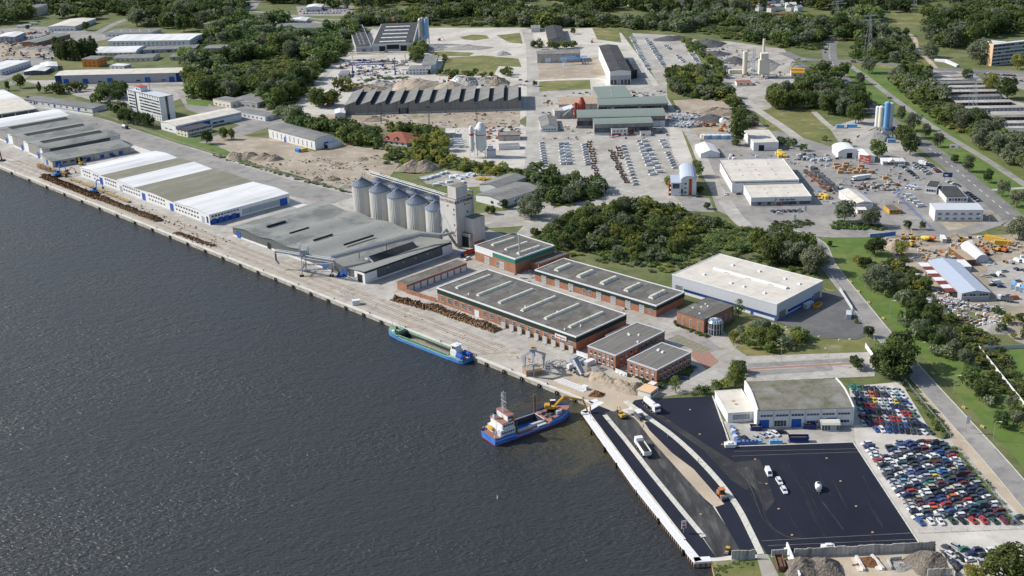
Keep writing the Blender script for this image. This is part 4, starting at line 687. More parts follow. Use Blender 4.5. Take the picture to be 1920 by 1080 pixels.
for u in (.3, .62): b.add(mb('white').prof('x', [(u*b.W-2, 4.2), (u*b.W, 6), (u*b.W+2, 4.2)], 1, 3.6).use('tile_red').prof('x', [(u*b.W-2.3, 4.1), (u*b.W, 6.25), (u*b.W+2.3, 4.1), (u*b.W, 6.05)], .7, 3.8), 'dormer')
b = Bld('feed_warehouse', 'white warehouse with slotted walls and grey barrel roof by the sand field', 'warehouse', (501, 241), (590, 263.5), (628, 255), b=(590, 282), wall='white'); b.barrel('roof_grey', 2, 'y', 8); b.wins('f', 10, 3.6, 1.0, 4.4, 'slot', .05, .97); b.door('f', [.36], 3, 4, 'bluedoor'); b.door('r', [.55], 4.2, 4.6, 'bluedoor')
b = Bld('side_store', 'low white lean-to at the right end of the slotted white warehouse', 'store', (606, 268), (618, 271), (641, 265), h=3.4, wall='white'); b.flat('white_roof', 'white', .2, .2); b.door('f', [.5], 3, 2.4, 'darkdoor')
b = Bld('round_roof_store', 'grey roofed low store with white end walls in front of the willow', 'store', (893, 364), (941, 377), (1015, 352.5), h=4.8, wall='white'); b.gable('roof_grey', 1.5, 'x'); b.wins('r', 8, 2.4, 2.6, 2.2, 'grid', .3, .98); b.wins('f', 2, 2.2, 2.4, 1.8, 'dark', .5, 1)
b = Bld('gable_store', 'second grey gabled roof directly behind the low store near the willow', 'store', (900, 345), (935, 352), (985, 332), h=5, wall='light_grey'); b.gable('roof_grey', 1.8, 'x')
# ---- east side
b = Bld('trade_hall', 'large white flat-roofed trade hall, its taller rear part', 'hall', (1372.5, 339), (1498, 337), (1465, 297.5), h=8, wall='white'); b.flat('cream_roof', 'white', .4, .3); b.vent([(x, y) for x in (.2, .45, .7) for y in (.25, .5, .75)], 'light_grey', 1.4, .5); b.wins('f', 5, 7, 9, .9, 'strip', .05, .98); b.band('l', 7, 8.2, 'redbrown', 0, 1, 'fascia', .3)
b = Bld('showroom', 'lower white glazed showroom in front of the trade hall with a sign', 'showroom', (1408, 370.5), (1521.5, 368.7), (1498, 343.5), b=(1521.5, 383.8), wall='white'); e = b.e; b.flat('cream_roof', 'white', .4, .3); b.wins('f', 12, 1.6, 4.2, 2.2, 'dark', .02, .98, skip=(5,)); b.door('f', [.46], 4, 2.6, 'reddoor'); text('raab karcher', 2.0, 'black', b.root, (b.W*.6, -.05, e-1.5), (PI/2, 0, 0)); mb('black').tube((b.W*.40, -.1, e-.5), (b.W*.42, -.1, e-1.2), .2, 4).tube((b.W*.42, -.1, e-1.2), (b.W*.395, -.1, e-2.4), .2, 4).build('sign_motif', b.root); b.vent([(.3, .3), (.3, .6), (.65, .3), (.65, .7)], 'light_grey', 1.2, .5)
b = Bld('tent_hall', 'white fabric tent hall left of the white cube store', 'tent', (1313.7, 288), (1349.5, 287), (1337, 271), h=3.5, wall='white'); b.gable('white_roof', 2.6, 'x', .1)
b = Bld('cube_store', 'white cube-like store with dark doorway above the trade hall', 'store', (1413, 267.5), (1460, 266.3), (1440, 243.5), b=(1460, 282), wall='white'); b.flat('cream_roof', 'white', .2, .2); b.door('f', [.32], 4, 4.4, 'darkdoor')
b = Bld('barrel_shed', 'white barrel-roofed shed with black doorway near the timber stacks', 'shed', (1572, 286), (1609.5, 285), (1597, 273), h=4.5, wall='white'); b.barrel('white_roof', 2.8, 'x', 8); b.door('f', [.57], 4, 4, 'darkdoor')
b = Bld('timber_store', 'white lean-to store behind the big red sign board', 'store', (1619, 294), (1641, 293), (1628, 281), h=4.5, wall='white'); b.gable('white_roof', 1.2, 'x')
t = thing('sign_board', 'large red advertising board on posts beside the timber stacks', 'sign', G((1621, 308)), az((1613, 307), (1630, 309))); mb('red').box(-4, -.15, 1.5, 4, .15, 6.5).build('panel', t); mb('steel_dark').box(-3.6, .2, 0, -3.3, .4, 6).box(3.3, .2, 0, 3.6, .4, 6).build('posts', t); text('raab', 1.3, 'white', t, (-.8, -.17, 5.2), (PI/2, 0, 0)); text('karcher', 1.3, 'white', t, (1, -.17, 4.1), (PI/2, 0, 0)); mb('white').tube((-3.1, -.2, 5.6), (-2.5, -.2, 5.1), .14, 4).tube((-2.5, -.2, 5.1), (-3, -.2, 4.2), .14, 4).box(-3, -.19, 2.9, 0, -.152, 3.2).box(-2.6, -.19, 2.2, 3, -.152, 2.5).build('sign_motif', t)
b = Bld('car_office', 'low white car dealer office with pitched roof centre beside parked cars', 'office', (1655, 303), (1697, 303), (1692, 296), h=3, wall='white'); b.flat('white_roof', 'white', .2, .2); b.wins('f', 6, 1.5, 2, 1.6, 'dark'); b.add(mb('white').prof('x', [(b.W*.25, 3), (b.W*.4, 5), (b.W*.55, 3)], -1.5, 4), 'porch')
b = Bld('blue_trim_hall', 'white hall with light grey roof and blue trim behind two big willows', 'hall', (1602.5, 381), (1637.5, 380), (1602, 356), b=(1637.5, 394), wall='white'); b.gable('cream_roof', 1.4, 'x', ov=.3); b.band('r', 4.6, 5, 'blue', 0, 1, 'trim', .1); b.band('f', 4.6, 5, 'blue', 0, 1, 'trim', .1)
b = Bld('yellow_kiosk', 'small yellow kiosk with dark window band alone on the yard', 'kiosk', (1660.5, 385), (1668, 394), (1686.5, 392), h=2.8, wall='ochre'); b.flat('felt', 'ochre', .2, .2); b.wins('r', 3, 1.7, 1.4, 1.1, 'dark')
b = Bld('brown_hut', 'small cream and brown hut right of the big roundish willow', 'hut', (1608, 394), (1626, 394), (1622, 388), h=2.8, wall='cream'); b.flat('white_roof', 'timber', .2, .3); b.wins('f', 3, 1.4, 1, 1.4, 'dark')
b = Bld('charcoal_office', 'white office with charcoal roof beside the multi-lane road', 'office', (1774, 370), (1815, 371), (1790, 349), b=(1815, 380.5), wall='white'); b.flat('roof_dark', 'white', .2, .2); b.wins('f', 6, 2.3, 1.3, 1.6, 'dark', .1, .95); b.wins('l', 6, 3.4, 1, 1, 'dark')
b = Bld('charcoal_office', 'lower charcoal-roofed white block left behind the charcoal-roofed office', 'office', (1737, 349), (1757, 352), (1760, 340), h=4.6, wall='white'); b.flat('roof_dark', 'white', .2, .2); b.wins('f', 4, 2.3, 1.2, 1.5, 'dark')
b = Bld('long_office', 'long white two-storey office with pale grey roof and banded windows', 'office', (1753.8, 393.8), (1844.5, 393.8), (1832.5, 381), b=(1843, 415), wall='white'); b.flat('light_grey', 'white', .2, .2)
for z in (1.8, 4.8): b.wins('f', 6, z, 2.4, 1.3, 'grid', .02, .98); b.band('f', z-1.0, z-.85, 'light_grey', 0, 1, 'ledge', .2)
b = Bld('grey_roof_hall', 'hall with broad pale blue-grey gable roof among scrap heaps', 'hall', (1804, 550), (1856.5, 548), (1792, 487), h=4.6, wall='grey_wall'); b.gable('blue_grey_roof', 1.4, 'x'); b.wins('f', 8, 3.4, 1.5, 1.2, 'plain', .05, .95)
b.add((lambda o: [o.use(('brown_panel', 'white')[k % 2]).box(-5.5, b.D*(.12+.11*k), 3+.02*k, -.4, b.D*(.12+.11*k)+6.2, 3.15+.02*k) for k in range(8)] and o)(MB()), 'canopy')
b = Bld('white_tunnel_shed', 'white half-round tunnel shed beside the rusty-roofed shed', 'shed', (1831, 486), (1854, 485), (1826, 460), h=2.4, wall='light_grey'); b.barrel('white_roof', 2.6, 'x', 8)
b = Bld('rusty_shed', 'rusty brown flat-roofed shed left of the white tunnel shed', 'shed', (1812, 488), (1829, 487), (1795, 463), h=3.4, wall='redbrown'); b.flat('tan_roof', 'redbrown', .1, .2)
b = Bld('white_sheds', 'two pale container-like sheds just behind the pale blue-grey roof', 'shed', (1808, 500), (1822, 500), (1805, 487), h=3, wall='light_grey'); b.flat('white_roof', 'white', .2, .2)
b = Bld('townhouse_office', 'white and orange office house with curved blue-grey roof', 'office', (1277, 337.5), (1306, 337.8), (1300, 313), b=(1306, 366), wall='white'); e = b.e; b.barrel('blue_grey_roof', 3, 'x', 8); b.band('f', 0, e+1, 'orange', .5, .72, 'orange_panel', .1); b.band('f', 0, e+1, 'red', .58, .66, 'red_panel', .16)
for z in (2, 5, 8): b.wins('f', 1, z, 1.2, 1.3, 'dark', .2, .4)
b.add(mb('white').box(-6.5, -2, 0, -.003, b.D*.5, e-1.5).use('blue_grey_roof').box(-6.8, -2.3, e-1.49, .3, b.D*.5+.3, e-1.1), 'side_wing'); b.add(mb('glass').box(-5.5, -2.1, e-5.2, -1, -2.01, e-2).use('red').box(-8, -1, 0, -7.6, 5, e-2).box(-8, -1, 3, -6.5, 5, 3.2).box(-8, -1, 6, -6.5, 5, 6.2), 'balcony')
b = Bld('orange_office', 'long five-storey office slab with peach end wall', 'office', (1852.9, 82.5), (1863.3, 84), (1975, 75), b=(1858, 124), wall='light_grey'); e = b.e; b.flat('white_roof', 'light_grey', .4, .3); b.band('f', 0, e+.3, 'peach', 0, 1, 'end_wall', .2); nf = 6
for z in range(nf): b.wins('r', 13, 1.9+z*(e/nf), b.D/13*.9, e/nf*.55, 'strip' if 0 else 'dark', 0, 1)
b = Bld('clinic_hall', 'low white hall with pale gable roof behind the five-storey slab', 'hall', (1838, 82), (1880, 84), (1895, 78), h=7, wall='white'); b.gable('cream_roof', 2, 'y')
# ---- west side
b = Bld('office_block', 'white seven-storey office block with window bands and rooftop sign box', 'office', (239.7, 167.6), (298, 182.9), (323.5, 177.8), b=(302.7, 229), wall='white'); e = b.e; b.flat('light_grey', 'steel_dark', .2, .3)
fh = e/8.0
for k in range(8):
    st_ = 'dark' if 1 < k < 7 else 'plain'; n1, n2 = (4, 9)
    if k == 0: n1 = 0
    wd = b.W/17*.8
    if n1: b.wins('f', n1, fh*(k+.55), wd if 1 < k < 7 else wd*.4, fh*.5, st_, .03, .22)
    b.wins('f', 8, fh*(k+.55), wd*1.45 if 1 < k < 7 else wd*.5, fh*.5, st_, .37, .99)
b.band('f', 0, e, 'glass', .235, .285, 'stair_glazing', .05); b.band('r', 0, e, 'glass', .42, .60, 'stair_glazing', .05)
b.add(mb('white').box(b.W*.22, 2, e+.3, b.W*.38, 9, e+4).use('red').box(b.W*.215, 1.8, e+4.01, b.W*.385, 9.2, e+4.4), 'sign_box'); mb('blue').box(b.W*.245, 1.9, e+1.4, b.W*.275, 1.97, e+3).box(b.W*.32, 1.9, e+1.2, b.W*.35, 1.97, e+2.8).use('ltblue').box(b.W*.278, 1.9, e+1.7, b.W*.317, 1.97, e+3).build('sign_motif', b.root); o = mb('steel_dark').cyl(b.W*.22, 8, e, e+11, .2, 6).cyl(b.W*.45, 9, e, e+11, .2, 6); b.add(o, 'antenna')
b = Bld('wholesale_hall', 'long white hall with cream roof right of the seven-storey block', 'hall', (303, 228), (329, 236), (450, 209.5), b=(330, 251), wall='white'); b.gable('cream_roof', 1.4, 'x', ov=.3); b.band('r', 5, 5.5, 'blue', 0, 1, 'trim', .1); b.wins('f', 2, 2.5, 4, 1, 'tint', .2, .8); b.door('r', [.45], 8, 5, 'bluedoor'); b.wins('r', 3, 2.2, 4, 1.6, 'dark', .55, .72)
b = Bld('front_office', 'two-storey white office with dark flat roof in front of the cream-roofed hall', 'office', (331, 241.5), (351, 246.2), (397.5, 234.5), b=(351, 258), wall='cream'); b.flat('roof_dark', 'dkblue', .3, .3); [b.wins('r', 9, z, 2.0, 1.4, 'dark') for z in (1.7, 4.6)]; [b.wins('f', 3, z, 1.5, 1.2, 'dark') for z in (1.7, 4.6)]
b = Bld('blue_end_hall', 'very long grey hall with blue end panels and blue gates', 'hall', (108, 139), (341, 136), (351, 126.3), b=(341.5, 153.5), wall='grey_wall'); e = b.e; b.gable('cream_roof', 1.5, 'y'); b.band('f', 0, e, 'dkblue', 0, .05, 'end_panel', .1); b.band('f', 0, e, 'dkblue', .95, 1, 'end_panel', .1); b.door('f', [.085, .235, .43, .725, .915], 5.5, 5.4); b.wins('f', 4, 2.2, 4, 1.4, 'dark', .1, .5); b.wins('f', 3, 2.2, 4, 1.4, 'dark', .6, .9)
b = Bld('low_shed', 'long low white shed with dark roof below the blue-ended grey hall', 'shed', (92, 177), (172.5, 203.5), (186, 196), h=4, wall='white'); b.gable('roof_grey', .8, 'y'); b.wins('f', 10, 2, 2.2, 1.4, 'dark', .05, .95); b.door('f', [.15, .45, .8], 2.2, 2.8)
b = Bld('white_wall', 'long low white boundary wall in front of the low white shed', 'wall', (97, 190), (174, 214.5), (175, 214), h=1.6, wall='white')
L_ = [  # name, label, A, B, C, h, wall, roofkind, roof mat
 ('pair_shed', 'left white-roofed low shed of the pair by the avenue', (45, 134), (84, 133), (103, 121), 4, 'dark_wall', 'g', 'white_roof'),
 ('pair_shed', 'right white-roofed low shed of the pair by the avenue', (78, 128), (108, 124), (113, 115), 4.5, 'light_grey', 'g', 'white_roof'),
 ('site_offices', 'row of white office containers at the far left edge of the avenue', (-20, 125), (0, 131), (30, 114), 6, 'white', 'f', 'white_roof'),
 ('showroom', 'white pavilion with broad pale roof beside the avenue at the top left', (101, 47), (140, 49), (161, 35), 6, 'white', 'g', 'cream_roof'),
 ('pale_hall', 'pale blue-grey hall with white roof at the top left edge', (-10, 70), (27, 69), (46, 60), 7, 'grey_wall', 'g', 'white_roof'),
 ('red_shed', 'red brick shed with green-grey roof at the top left', (57, 76), (68, 80), (102, 64), 5, 'brick_old', 'g', 'green_roof'),
 ('orange_cube', 'bright orange cube building with flat grey roof among poplars', (155, 110), (181, 111), (197, 105), 9, 'orange_wall', 'f', 'roof_grey'),
 ('retail_hall', 'low dark-roofed retail hall dotted with white rooflights at the top left', (202, 60), (283, 61), (292, 54), 5, 'white', 'f', 'roof_grey'),
 ('white_factory', 'long white factory hall with white roof at the upper left', (210, 74), (355, 75), (367, 63), 8, 'white', 'g', 'white_roof'),
 ('tunnel_hall', 'white half-round tunnel hall behind the poplars', (165, 98), (254, 98), (263, 88), 3.5, 'white', 'b', 'white_roof'),
 ('workshop_row', 'low grey workshop row with blue doors at the upper left', (270, 92), (365, 90), (367, 84), 4, 'grey_wall', 'f', 'roof_grey'),
 ('workshop_row', 'short grey workshop with blue doors right of the workshop row', (383, 90), (420, 90), (423, 84), 4, 'grey_wall', 'f', 'roof_grey'),
 ('low_store', 'yellowish low store in front of the tunnel hall', (215, 108), (286, 108), (291, 101), 4, 'cream', 'g', 'roof_grey'),
 ('low_store', 'grey low store beside the small lawn at the upper left', (320, 106), (370, 106), (376, 100), 4, 'conc_wall', 'g', 'roof_grey'),
 ('white_garage_block', 'white blocky garage between the orange cube and the poplars', (208, 122), (232, 124), (242, 120), 4, 'white', 'f', 'white_roof'),
 ('pale_store', 'pale blue-roofed store at the end of the white factory', (392, 67), (448, 67), (452, 60), 5, 'grey_wall', 'f', 'light_grey'),
 ('brick_school', 'tall old brick block with grey roof among trees at the top', (326, 32), (345, 28), (362, 17), 13, 'brick_old', 'f', 'roof_grey'),
 ('brick_school', 'old brown brick block with wide grey roof nearer the park trees', (388, 43), (423, 45), (438, 36), 11, 'brick_old', 'f', 'roof_grey'),
 ('brick_school', 'old brick wing with a white roof turret at the very top', (309, 25), (328, 25), (362, 16), 11, 'brick_old', 'f', 'roof_grey'),
 ('cream_school', 'cream three-storey building half hidden by trees at the top left', (47, 13), (70, 14), (78, 8), 12, 'cream', 'f', 'roof_grey'),
 ('park_office', 'low white office with dark roof right of the cream-roofed hall', (397, 186.5), (432, 192), (457, 187), 5.5, 'cream', 'f', 'roof_grey'),
 ('park_store', 'grey-roofed long store on the lawn right of the low white office', (440, 204), (497, 219), (516, 212), 4, 'white', 'f', 'roof_grey'),
 ('park_store', 'flat grey roofed store half hidden by the park wood', (435, 186), (482, 193), (508, 180), 5, 'conc_wall', 'f', 'roof_grey'),
 ('fire_station', 'long low yellow building with red roof behind the black-roofed hall', (725, 38), (792, 38), (794, 31), 5, 'ochre', 'g', 'tile_red'),
 ('long_yellow_annex', 'second red-roofed yellow wing left of the long yellow building', (712, 40), (742, 40), (744, 36), 4, 'ochre', 'g', 'tile_red'),
 ('car_showroom', 'white showroom roof at the top left among parked cars', (408, 13), (455, 12), (462, 3), 6, 'white', 'f', 'white_roof'),
 ('small_showroom', 'small white tent roof beside the far car park', (545, 39), (573, 39), (576, 33), 4, 'white', 'g', 'white_roof'),
 ('petrol_station', 'low white canopy building near the far crossroads', (515, 49), (598, 52), (600, 44), 4, 'white', 'f', 'roof_grey'),
 ('white_gable_hall', 'white gabled hall beside the far car lot', (575, 13), (602, 13), (602, 8), 6, 'white', 'g', 'white_roof'),
 ('concrete_plant_cover', 'small cream shed near the concrete plant with barrel roof', (1484, 137), (1508, 137), (1506, 131), 4, 'cream', 'b', 'ochre'),
 ('red_roof_hut', 'low hut with dark red roof below the asphalt plant', (1382, 156), (1411, 155), (1409, 150), 3, 'cream', 'f', 'tile_red'),
 ('precast_cabin', 'small flat-roofed cabin at the left of the blue portal crane', (635, 139), (652, 139), (653, 132), 4, 'light_grey', 'f', 'roof_grey'),
]
for nm, lab, A, B, C, h, wl, rk, rm in L_:
    b = Bld(nm, lab, 'building' if h > 5 else 'shed', A, B, C, h=h, wall=wl)
    if rk == 'f': b.flat(rm, 'light_grey', .2, .3)
    elif rk == 'b': b.barrel(rm, 3, 'y', 8)
    else: b.gable(rm, 1.3, 'y' if b.W > b.D else 'x')
    n = max(2, int(b.W/6))
    for k in range(max(1, int(h/3.2))): b.wins('f', n, 1.8+3.1*k, 1.8, 1.3, 'dark'); b.wins('r', max(2, int(b.D/6)), 1.8+3.1*k, 1.8, 1.3, 'dark')
    if 'blue doors' in lab: b.door('f', [.2, .5, .8], 3, 3)
    if 'turret' in lab: b.add(mb('white').box(b.W*.9, 2, h, b.W*.9+4, 6, h+5), 'turret')
    if 'dotted' in lab: b.vent([(.1+.1*k, .3+.4*(k % 2)) for k in range(9)], 'white', 2, .5)
# ---- garage rows in the east
rows = [((1677.5, 143), (1798, 138)), ((1740, 146.5), (1812, 143)), ((1740, 152), (1830, 149)), ((1744, 158.5), (1850, 155)), ((1757, 165.5), (1865, 163)), ((1771, 174), (1875, 171)), ((1786, 183.5), (1880, 180)), ((1797, 194), (1898, 191)), ((1807, 206), (1932, 201)), ((1862, 221.5), (1960, 218)), ((1853, 233.5), (1960, 230)), ((1858, 243), (1960, 240)), ((1862, 249), (1960, 246)), ((1866, 264), (1960, 259))]
for i, (a, c) in enumerate(rows):
    C_ = (c[0]-3.2, c[1]-3.8)
    b = Bld('garage_row', 'long low weathered garage row, %s from the top of the eastern rows' % od(i+1), 'garages', a, c, C_, h=2.7, wall='redbrown' if i % 3 else 'dark_wall', group='weathered garage rows'); b.flat('cream_roof' if 0 else ('roof_grey', 'conc', 'conc')[i % 3], 'conc_wall', .12, .4, ov=.5)
    me = wmesh('darkdoor' if i % 2 else 'steeldoor', 2.6, 2.1); n = min(20, int(b.W/3.2))
    for k in range(n): b.place(me, 'garage_door', 'f', (k+.5)/n, 1.1)
# ---------------------------------------------------------------- quay wall, pier wall, fenders, bollards
def wallseg(name, label, pts, z0, z1, th, m, cap=None, capw=1.2, world=False, cat='wall'):
    P = [(Vector(p) if world else G(p)).to_2d() for p in pts]; o0 = P[0]; t = thing(name, label, cat, (o0.x, o0.y, 0)); o = mb(m)
    for a, b in zip(P, P[1:]):
        d = (b-a).normalized(); n = Vector((-d.y, d.x))*th; a, b = a-o0, b-o0
        o.prism([a, b, b+n, a+n], z0, z1)
    o.build('face', t)
    if cap:
        o = mb(cap)
        for a, b in zip(P, P[1:]):
            d = (b-a).normalized(); n = Vector((-d.y, d.x)); a, b = a-o0, b-o0
            o.prism([a-n*.25, b-n*.25, b+n*capw, a+n*capw], -.55, .16, True)
        o.build('coping', t)
    return t
QA = Q0-qd*600
t = wallseg('quay_wall', 'long stained concrete quay wall with pale coping along the harbour', [QA, Q1], WZ-3, -.02, .5, 'quay_face', 'conc_pale', 1.3, True)
pier = [(1124, 752), (1089, 772), (1187, 909), (1302, 1054), (1334, 1052), (1342, 1085), (1372, 1150)]
t = wallseg('pier_wall', 'new white-coped pier wall on rusty sheet piling at lower centre', [(1110, 757), (1124, 752), (1090, 772), (1187, 909), (1303, 1054), (1334, 1052)], WZ-3, -.02, .3, 'quay_face', 'white', 2.6)
o = mb('redbrown'); P = [G(p) for p in [(1090, 772), (1187, 909), (1303, 1054), (1334, 1052)]]; r0 = t.location
for a, b in zip(P, P[1:]):
    n = int((b-a).length/1.6); 
    for i in range(n): q = a.lerp(b, i/n)-r0; o.box(q.x-.3, q.y-.4, WZ-1, q.x+.3, q.y+.35, -.56)
o.build('sheet_piling', t)
t2 = wallseg('old_bank', 'old timber-faced bank below the pier tip at the bottom edge', [(1334, 1052), (1342, 1085), (1380, 1180)], WZ-3, -.02, .6, 'timber')
o = mb('white'); a, b = G((1098, 775)), G((1290, 1018)); road('pier_kerb', 'conc_pale', [(1106, 778), (1190, 892), (1284, 1013)], .9, 0, False, top=.45)
tyre = mb('rubber'); n = 12
pts_ = [(.75*math.cos(2*PI*i/n), .75*math.sin(2*PI*i/n)) for i in range(n)]
for i in range(n):
    a, b = pts_[i], pts_[(i+1) % n]; tyre.tube((a[0], 0, a[1]), (b[0], 0, b[1]), .32, 6)
tyre_me = tyre.mesh('tyre_fender'); qa = math.atan2(qd.y, qd.x)
fx = [(20, 1), (60, 2), (98, 3)]
bol_me = mb('black').cyl(0, 0, 0, .5, .22, 8).cyl(0, 0, .5, .7, .36, 8).mesh('bollard')
xs = list(range(22, 1090, 33))
for i, x in enumerate(xs):
    p = G((x, 312+x*.401)); p = Q0+qd*((p-Q0).dot(qd))
    o = put('tyre_fender', tyre_me, None, p-qn*.55+Vector((0, 0, -1.35)), qa); tag(o, 'black tyre fender on the quay wall, %s from the left' % od(i+1), 'fender', 'tyre fenders along the quay wall')
    if i % 2 == 0:
        o = put('bollard', bol_me, None, p+qn*.8+qd*4+Vector((0, 0, .16))); tag(o, 'black mooring bollard on the quay edge, %s from the left' % od(i//2+1), 'bollard', 'mooring bollards on the quay')
a, b = G((1095, 784)), G((1303, 1054)); pd = (b-a).normalized()
for i, k in enumerate((.1, .24, .36, .55, .74, .93)):
    p = a.lerp(b, k); o = put('fender_pile', mb('black').box(-.35, -.35, -3.5, .35, .35, .0).mesh('fender_pile'), None, p-Vector((-pd.y, pd.x, 0))*.75); tag(o, 'black timber fender pile on the pier wall, %s from the top' % od(i+1), 'fender', 'fender piles along the pier')
# rails
for off in (5.2, 6.7, 11, 12.5, 15.6, 17.1): 
    A_, B_ = Q0-qd*500+qn*off, Q1-qd*70+qn*off
    o = mb('redbrown'); n = qn*.09; o.prism([(A_+n).to_2d(), (A_-n).to_2d(), (B_-n).to_2d(), (B_+n).to_2d()], .1, .16); ob = o.build('rail_track'); ob['kind'] = 'structure'
# ---------------------------------------------------------------- fences & lamps
def fence(label, pts, h=2, step=4, m='steel', panel=None, group=None):
    P = [G(p).to_2d() for p in pts]; o0 = P[0]; t = thing('fence', label, 'fence', (o0.x, o0.y, 0), 0, group); po = mb(m); ra = mb(panel or m)
    for a, b in zip(P, P[1:]):
        L = (b-a).length; n = max(1, int(L/step)); a, b = a-o0, b-o0
        for i in range(n+1): q = a.lerp(b, i/n); po.tube((q.x, q.y, 0), (q.x, q.y, h), .06, 4)
        if panel:
            d = (b-a).normalized(); w_ = Vector((-d.y, d.x))*.04; ra.prism([a-w_, b-w_, b+w_, a+w_], .1, h-.1)
        else:
            for z in (.15, h*.35, h*.6, h*.8, h-.05): ra.tube((a.x, a.y, z), (b.x, b.y, z), .022, 3)
            for i in range(n*3): q, r_ = a.lerp(b, i/n/3), a.lerp(b, (i+1)/n/3); ra.tube((q.x, q.y, .1), (r_.x, r_.y, h-.1), .018, 3).tube((q.x, q.y, h-.1), (r_.x, r_.y, .1), .018, 3)
    po.build('posts', t); ra.build('panels', t)
fence('wire fence between the scrapyard hedge and the east road', [(1692, 712), (1782, 822)])
fence('wire fence along the right edge of the lower scrapyard', [(1790, 838), (1905, 985), (1920, 995)])
fence('wire fence in front of the bottom row of the lower scrapyard', [(1722, 1000), (1905, 992)], 2, 5)
fence('white slatted gate fence beside the tall birches', [(1622, 652), (1642, 680)], 2.6, 2, 'white', 'white')
fence('white slatted fence along the road beside the dark yard of the silver hall', [(1574, 545), (1598, 583)], 2.4, 2, 'white', 'light_grey')
fence('green mesh fence running beside the east road past the silver hall', [(1545, 500), (1574, 545), (1598, 583), (1640, 640)])
fence('white panel fence across the top of the far right lawn', [(1838, 657), (1960, 650)], 2, 4, 'white', 'light_grey')
fence('white panel fence running down between hedge and right lawn', [(1835, 655), (1960, 812)], 2, 4, 'white', 'white')
fence('blue mesh fence around the van yard', [(1704, 345), (1682, 368), (1745, 430)], 2.2, 4, 'blue', None)
fence('blue hoarding at the top of the digger yard', [(1631, 446), (1679, 441)], 2.4, 3, 'blue', 'boat_blue')
fence('wire fence across the quay beside the wavy warehouse', [(638, 550), (668, 538)]); fence('wire fence running along the quay from the warehouse corner', [(638, 550), (705, 580)])
fence('low wire fence along the harbour road verge', [(160, 205), (330, 266), (480, 314), (655, 362)], 1.6, 8)
lm = MB(); lm.use('galv').cyl(0, 0, 0, 8.6, .11, 6, .07).tube((0, 0, 8.5), (-1.4, 0, 8.9), .05, 4)
lpole = lm.mesh('pole'); lhead = mb('white').box(-2.3, -.18, 8.85, -1.3, .18, 9.05).mesh('lamp_head')
LP = [(1862, 827), (1814, 738)]
LP = [(1862, 827), (1788, 738), (1722, 674), (1668, 594), (1622, 543), (1541, 471), (1900-60, 415), (1835, 400), (1765, 372), (1540-60, 650), (1464, 680), (1552, 686), (1594, 435), (1722, 442), (1853, 430), (1043, 380), (1133, 370), (1091, 366), (971, 398), (255, 238), (292, 250), (411, 282), (635, 350), (1690, 127), (1713, 127), (1595, 114), (1522, 112), (1840, 430), (1660, 403), (1686, 398), (1765, 310), (1800, 343), (1884, 405)]
for i, p in enumerate(LP):
    t = thing('street_lamp', 'slim grey street lamp at pixel-free spot', 'street lamp', G(p), 2.6 if i < 6 else .2, 'slim grey street lamps'); put('pole', lpole, t); put('lamp_head', lhead, t)
lamps = sorted([o for o in COL.objects if o.name.startswith('street_lamp')], key=lambda o: -o.location.y)
for i, o in enumerate(lamps): o['label'] = 'slim grey street lamp, %s counting from the farthest to the nearest' % od(i+1)
# floodlight masts of the factory, power pylons
for i, p in enumerate([(715, 232), (805, 238), (894, 231)]):
    t = thing('floodlight_mast', 'dark lattice floodlight mast, %s from the left before the sawtooth hall' % od(i+1), 'mast', G(p), 0, 'floodlight masts'); mb('steel_dark').truss((0, 0, 0), (0, 0, 17), 1.0, .12, 12).build('mast', t); mb('steel_dark').box(-2, -2, 17, 2, 2, 17.3).box(-1.8, -2, 17.3, 1.8, -1.6, 18.3).build('platform', t)
t = thing('flue_mast', 'tall slender grey steel mast beside the brick workshop', 'mast', G((975.5, 508))); mb('steel').cyl(0, 0, 0, hgt((973, 440), (975.5, 508)), .42, 10).build('mast', t)
for i, (p, hh) in enumerate([((1627, 103), 42), ((1712-0, 18), 40), ((1822, 217), 36), ((1568, 42), 26)]):
    t = thing('pylon', 'grey lattice power pylon, %s' % ('tall one standing behind the crossroads', 'far one beside the upper yellow meadow', 'one rising among the garage rows', 'small one beside the far highway')[i], 'pylon', G(p), .3, 'lattice power pylons'); o = mb('steel')
    for a in range(4):
        c0 = [(-1, -1), (1, -1), (1, 1), (-1, 1)]; x, y = c0[a]; x2, y2 = c0[(a+1) % 4]; o.tube((x*3.2, y*3.2, 0), (x*.5, y*.5, hh), .2, 4, .12)
        for k in range(9):
            f = lambda z: 3.2-(2.7)*z/hh
            z0, z1 = hh*k/9, hh*(k+1)/9; o.tube((x*f(z0), y*f(z0), z0), (x2*f(z1), y2*f(z1), z1), .1, 3)
    o.build('mast', t); o = mb('steel')
    for z, L_ in ((hh*.86, 13), (hh*.97, 8)): o.truss((-L_, 0, z), (L_, 0, z), .9, .1, 12)
    o.build('crossarm', t)
t = thing('power_line', 'thin power cables hanging from the tall pylon towards the right', 'cable', G((1627, 103))); o = mb('steel_dark'); a = Vector((0, 0, 37)); b = G((1822, 217))-G((1627, 103))+Vector((0, 0, 31)); c = G((1712, 18))-G((1627, 103))+Vector((0, 0, 35))
for e_ in (b, c):
    for off in (-12, -5, 5, 12):
        p = [a.lerp(e_, k/16)+Vector((off, 0, -14*(k/16)*(1-k/16)*1.2)) for k in range(17)]
        for q, r_ in zip(p, p[1:]): o.tube(q, r_, .07, 3)
o.build('cable', t)
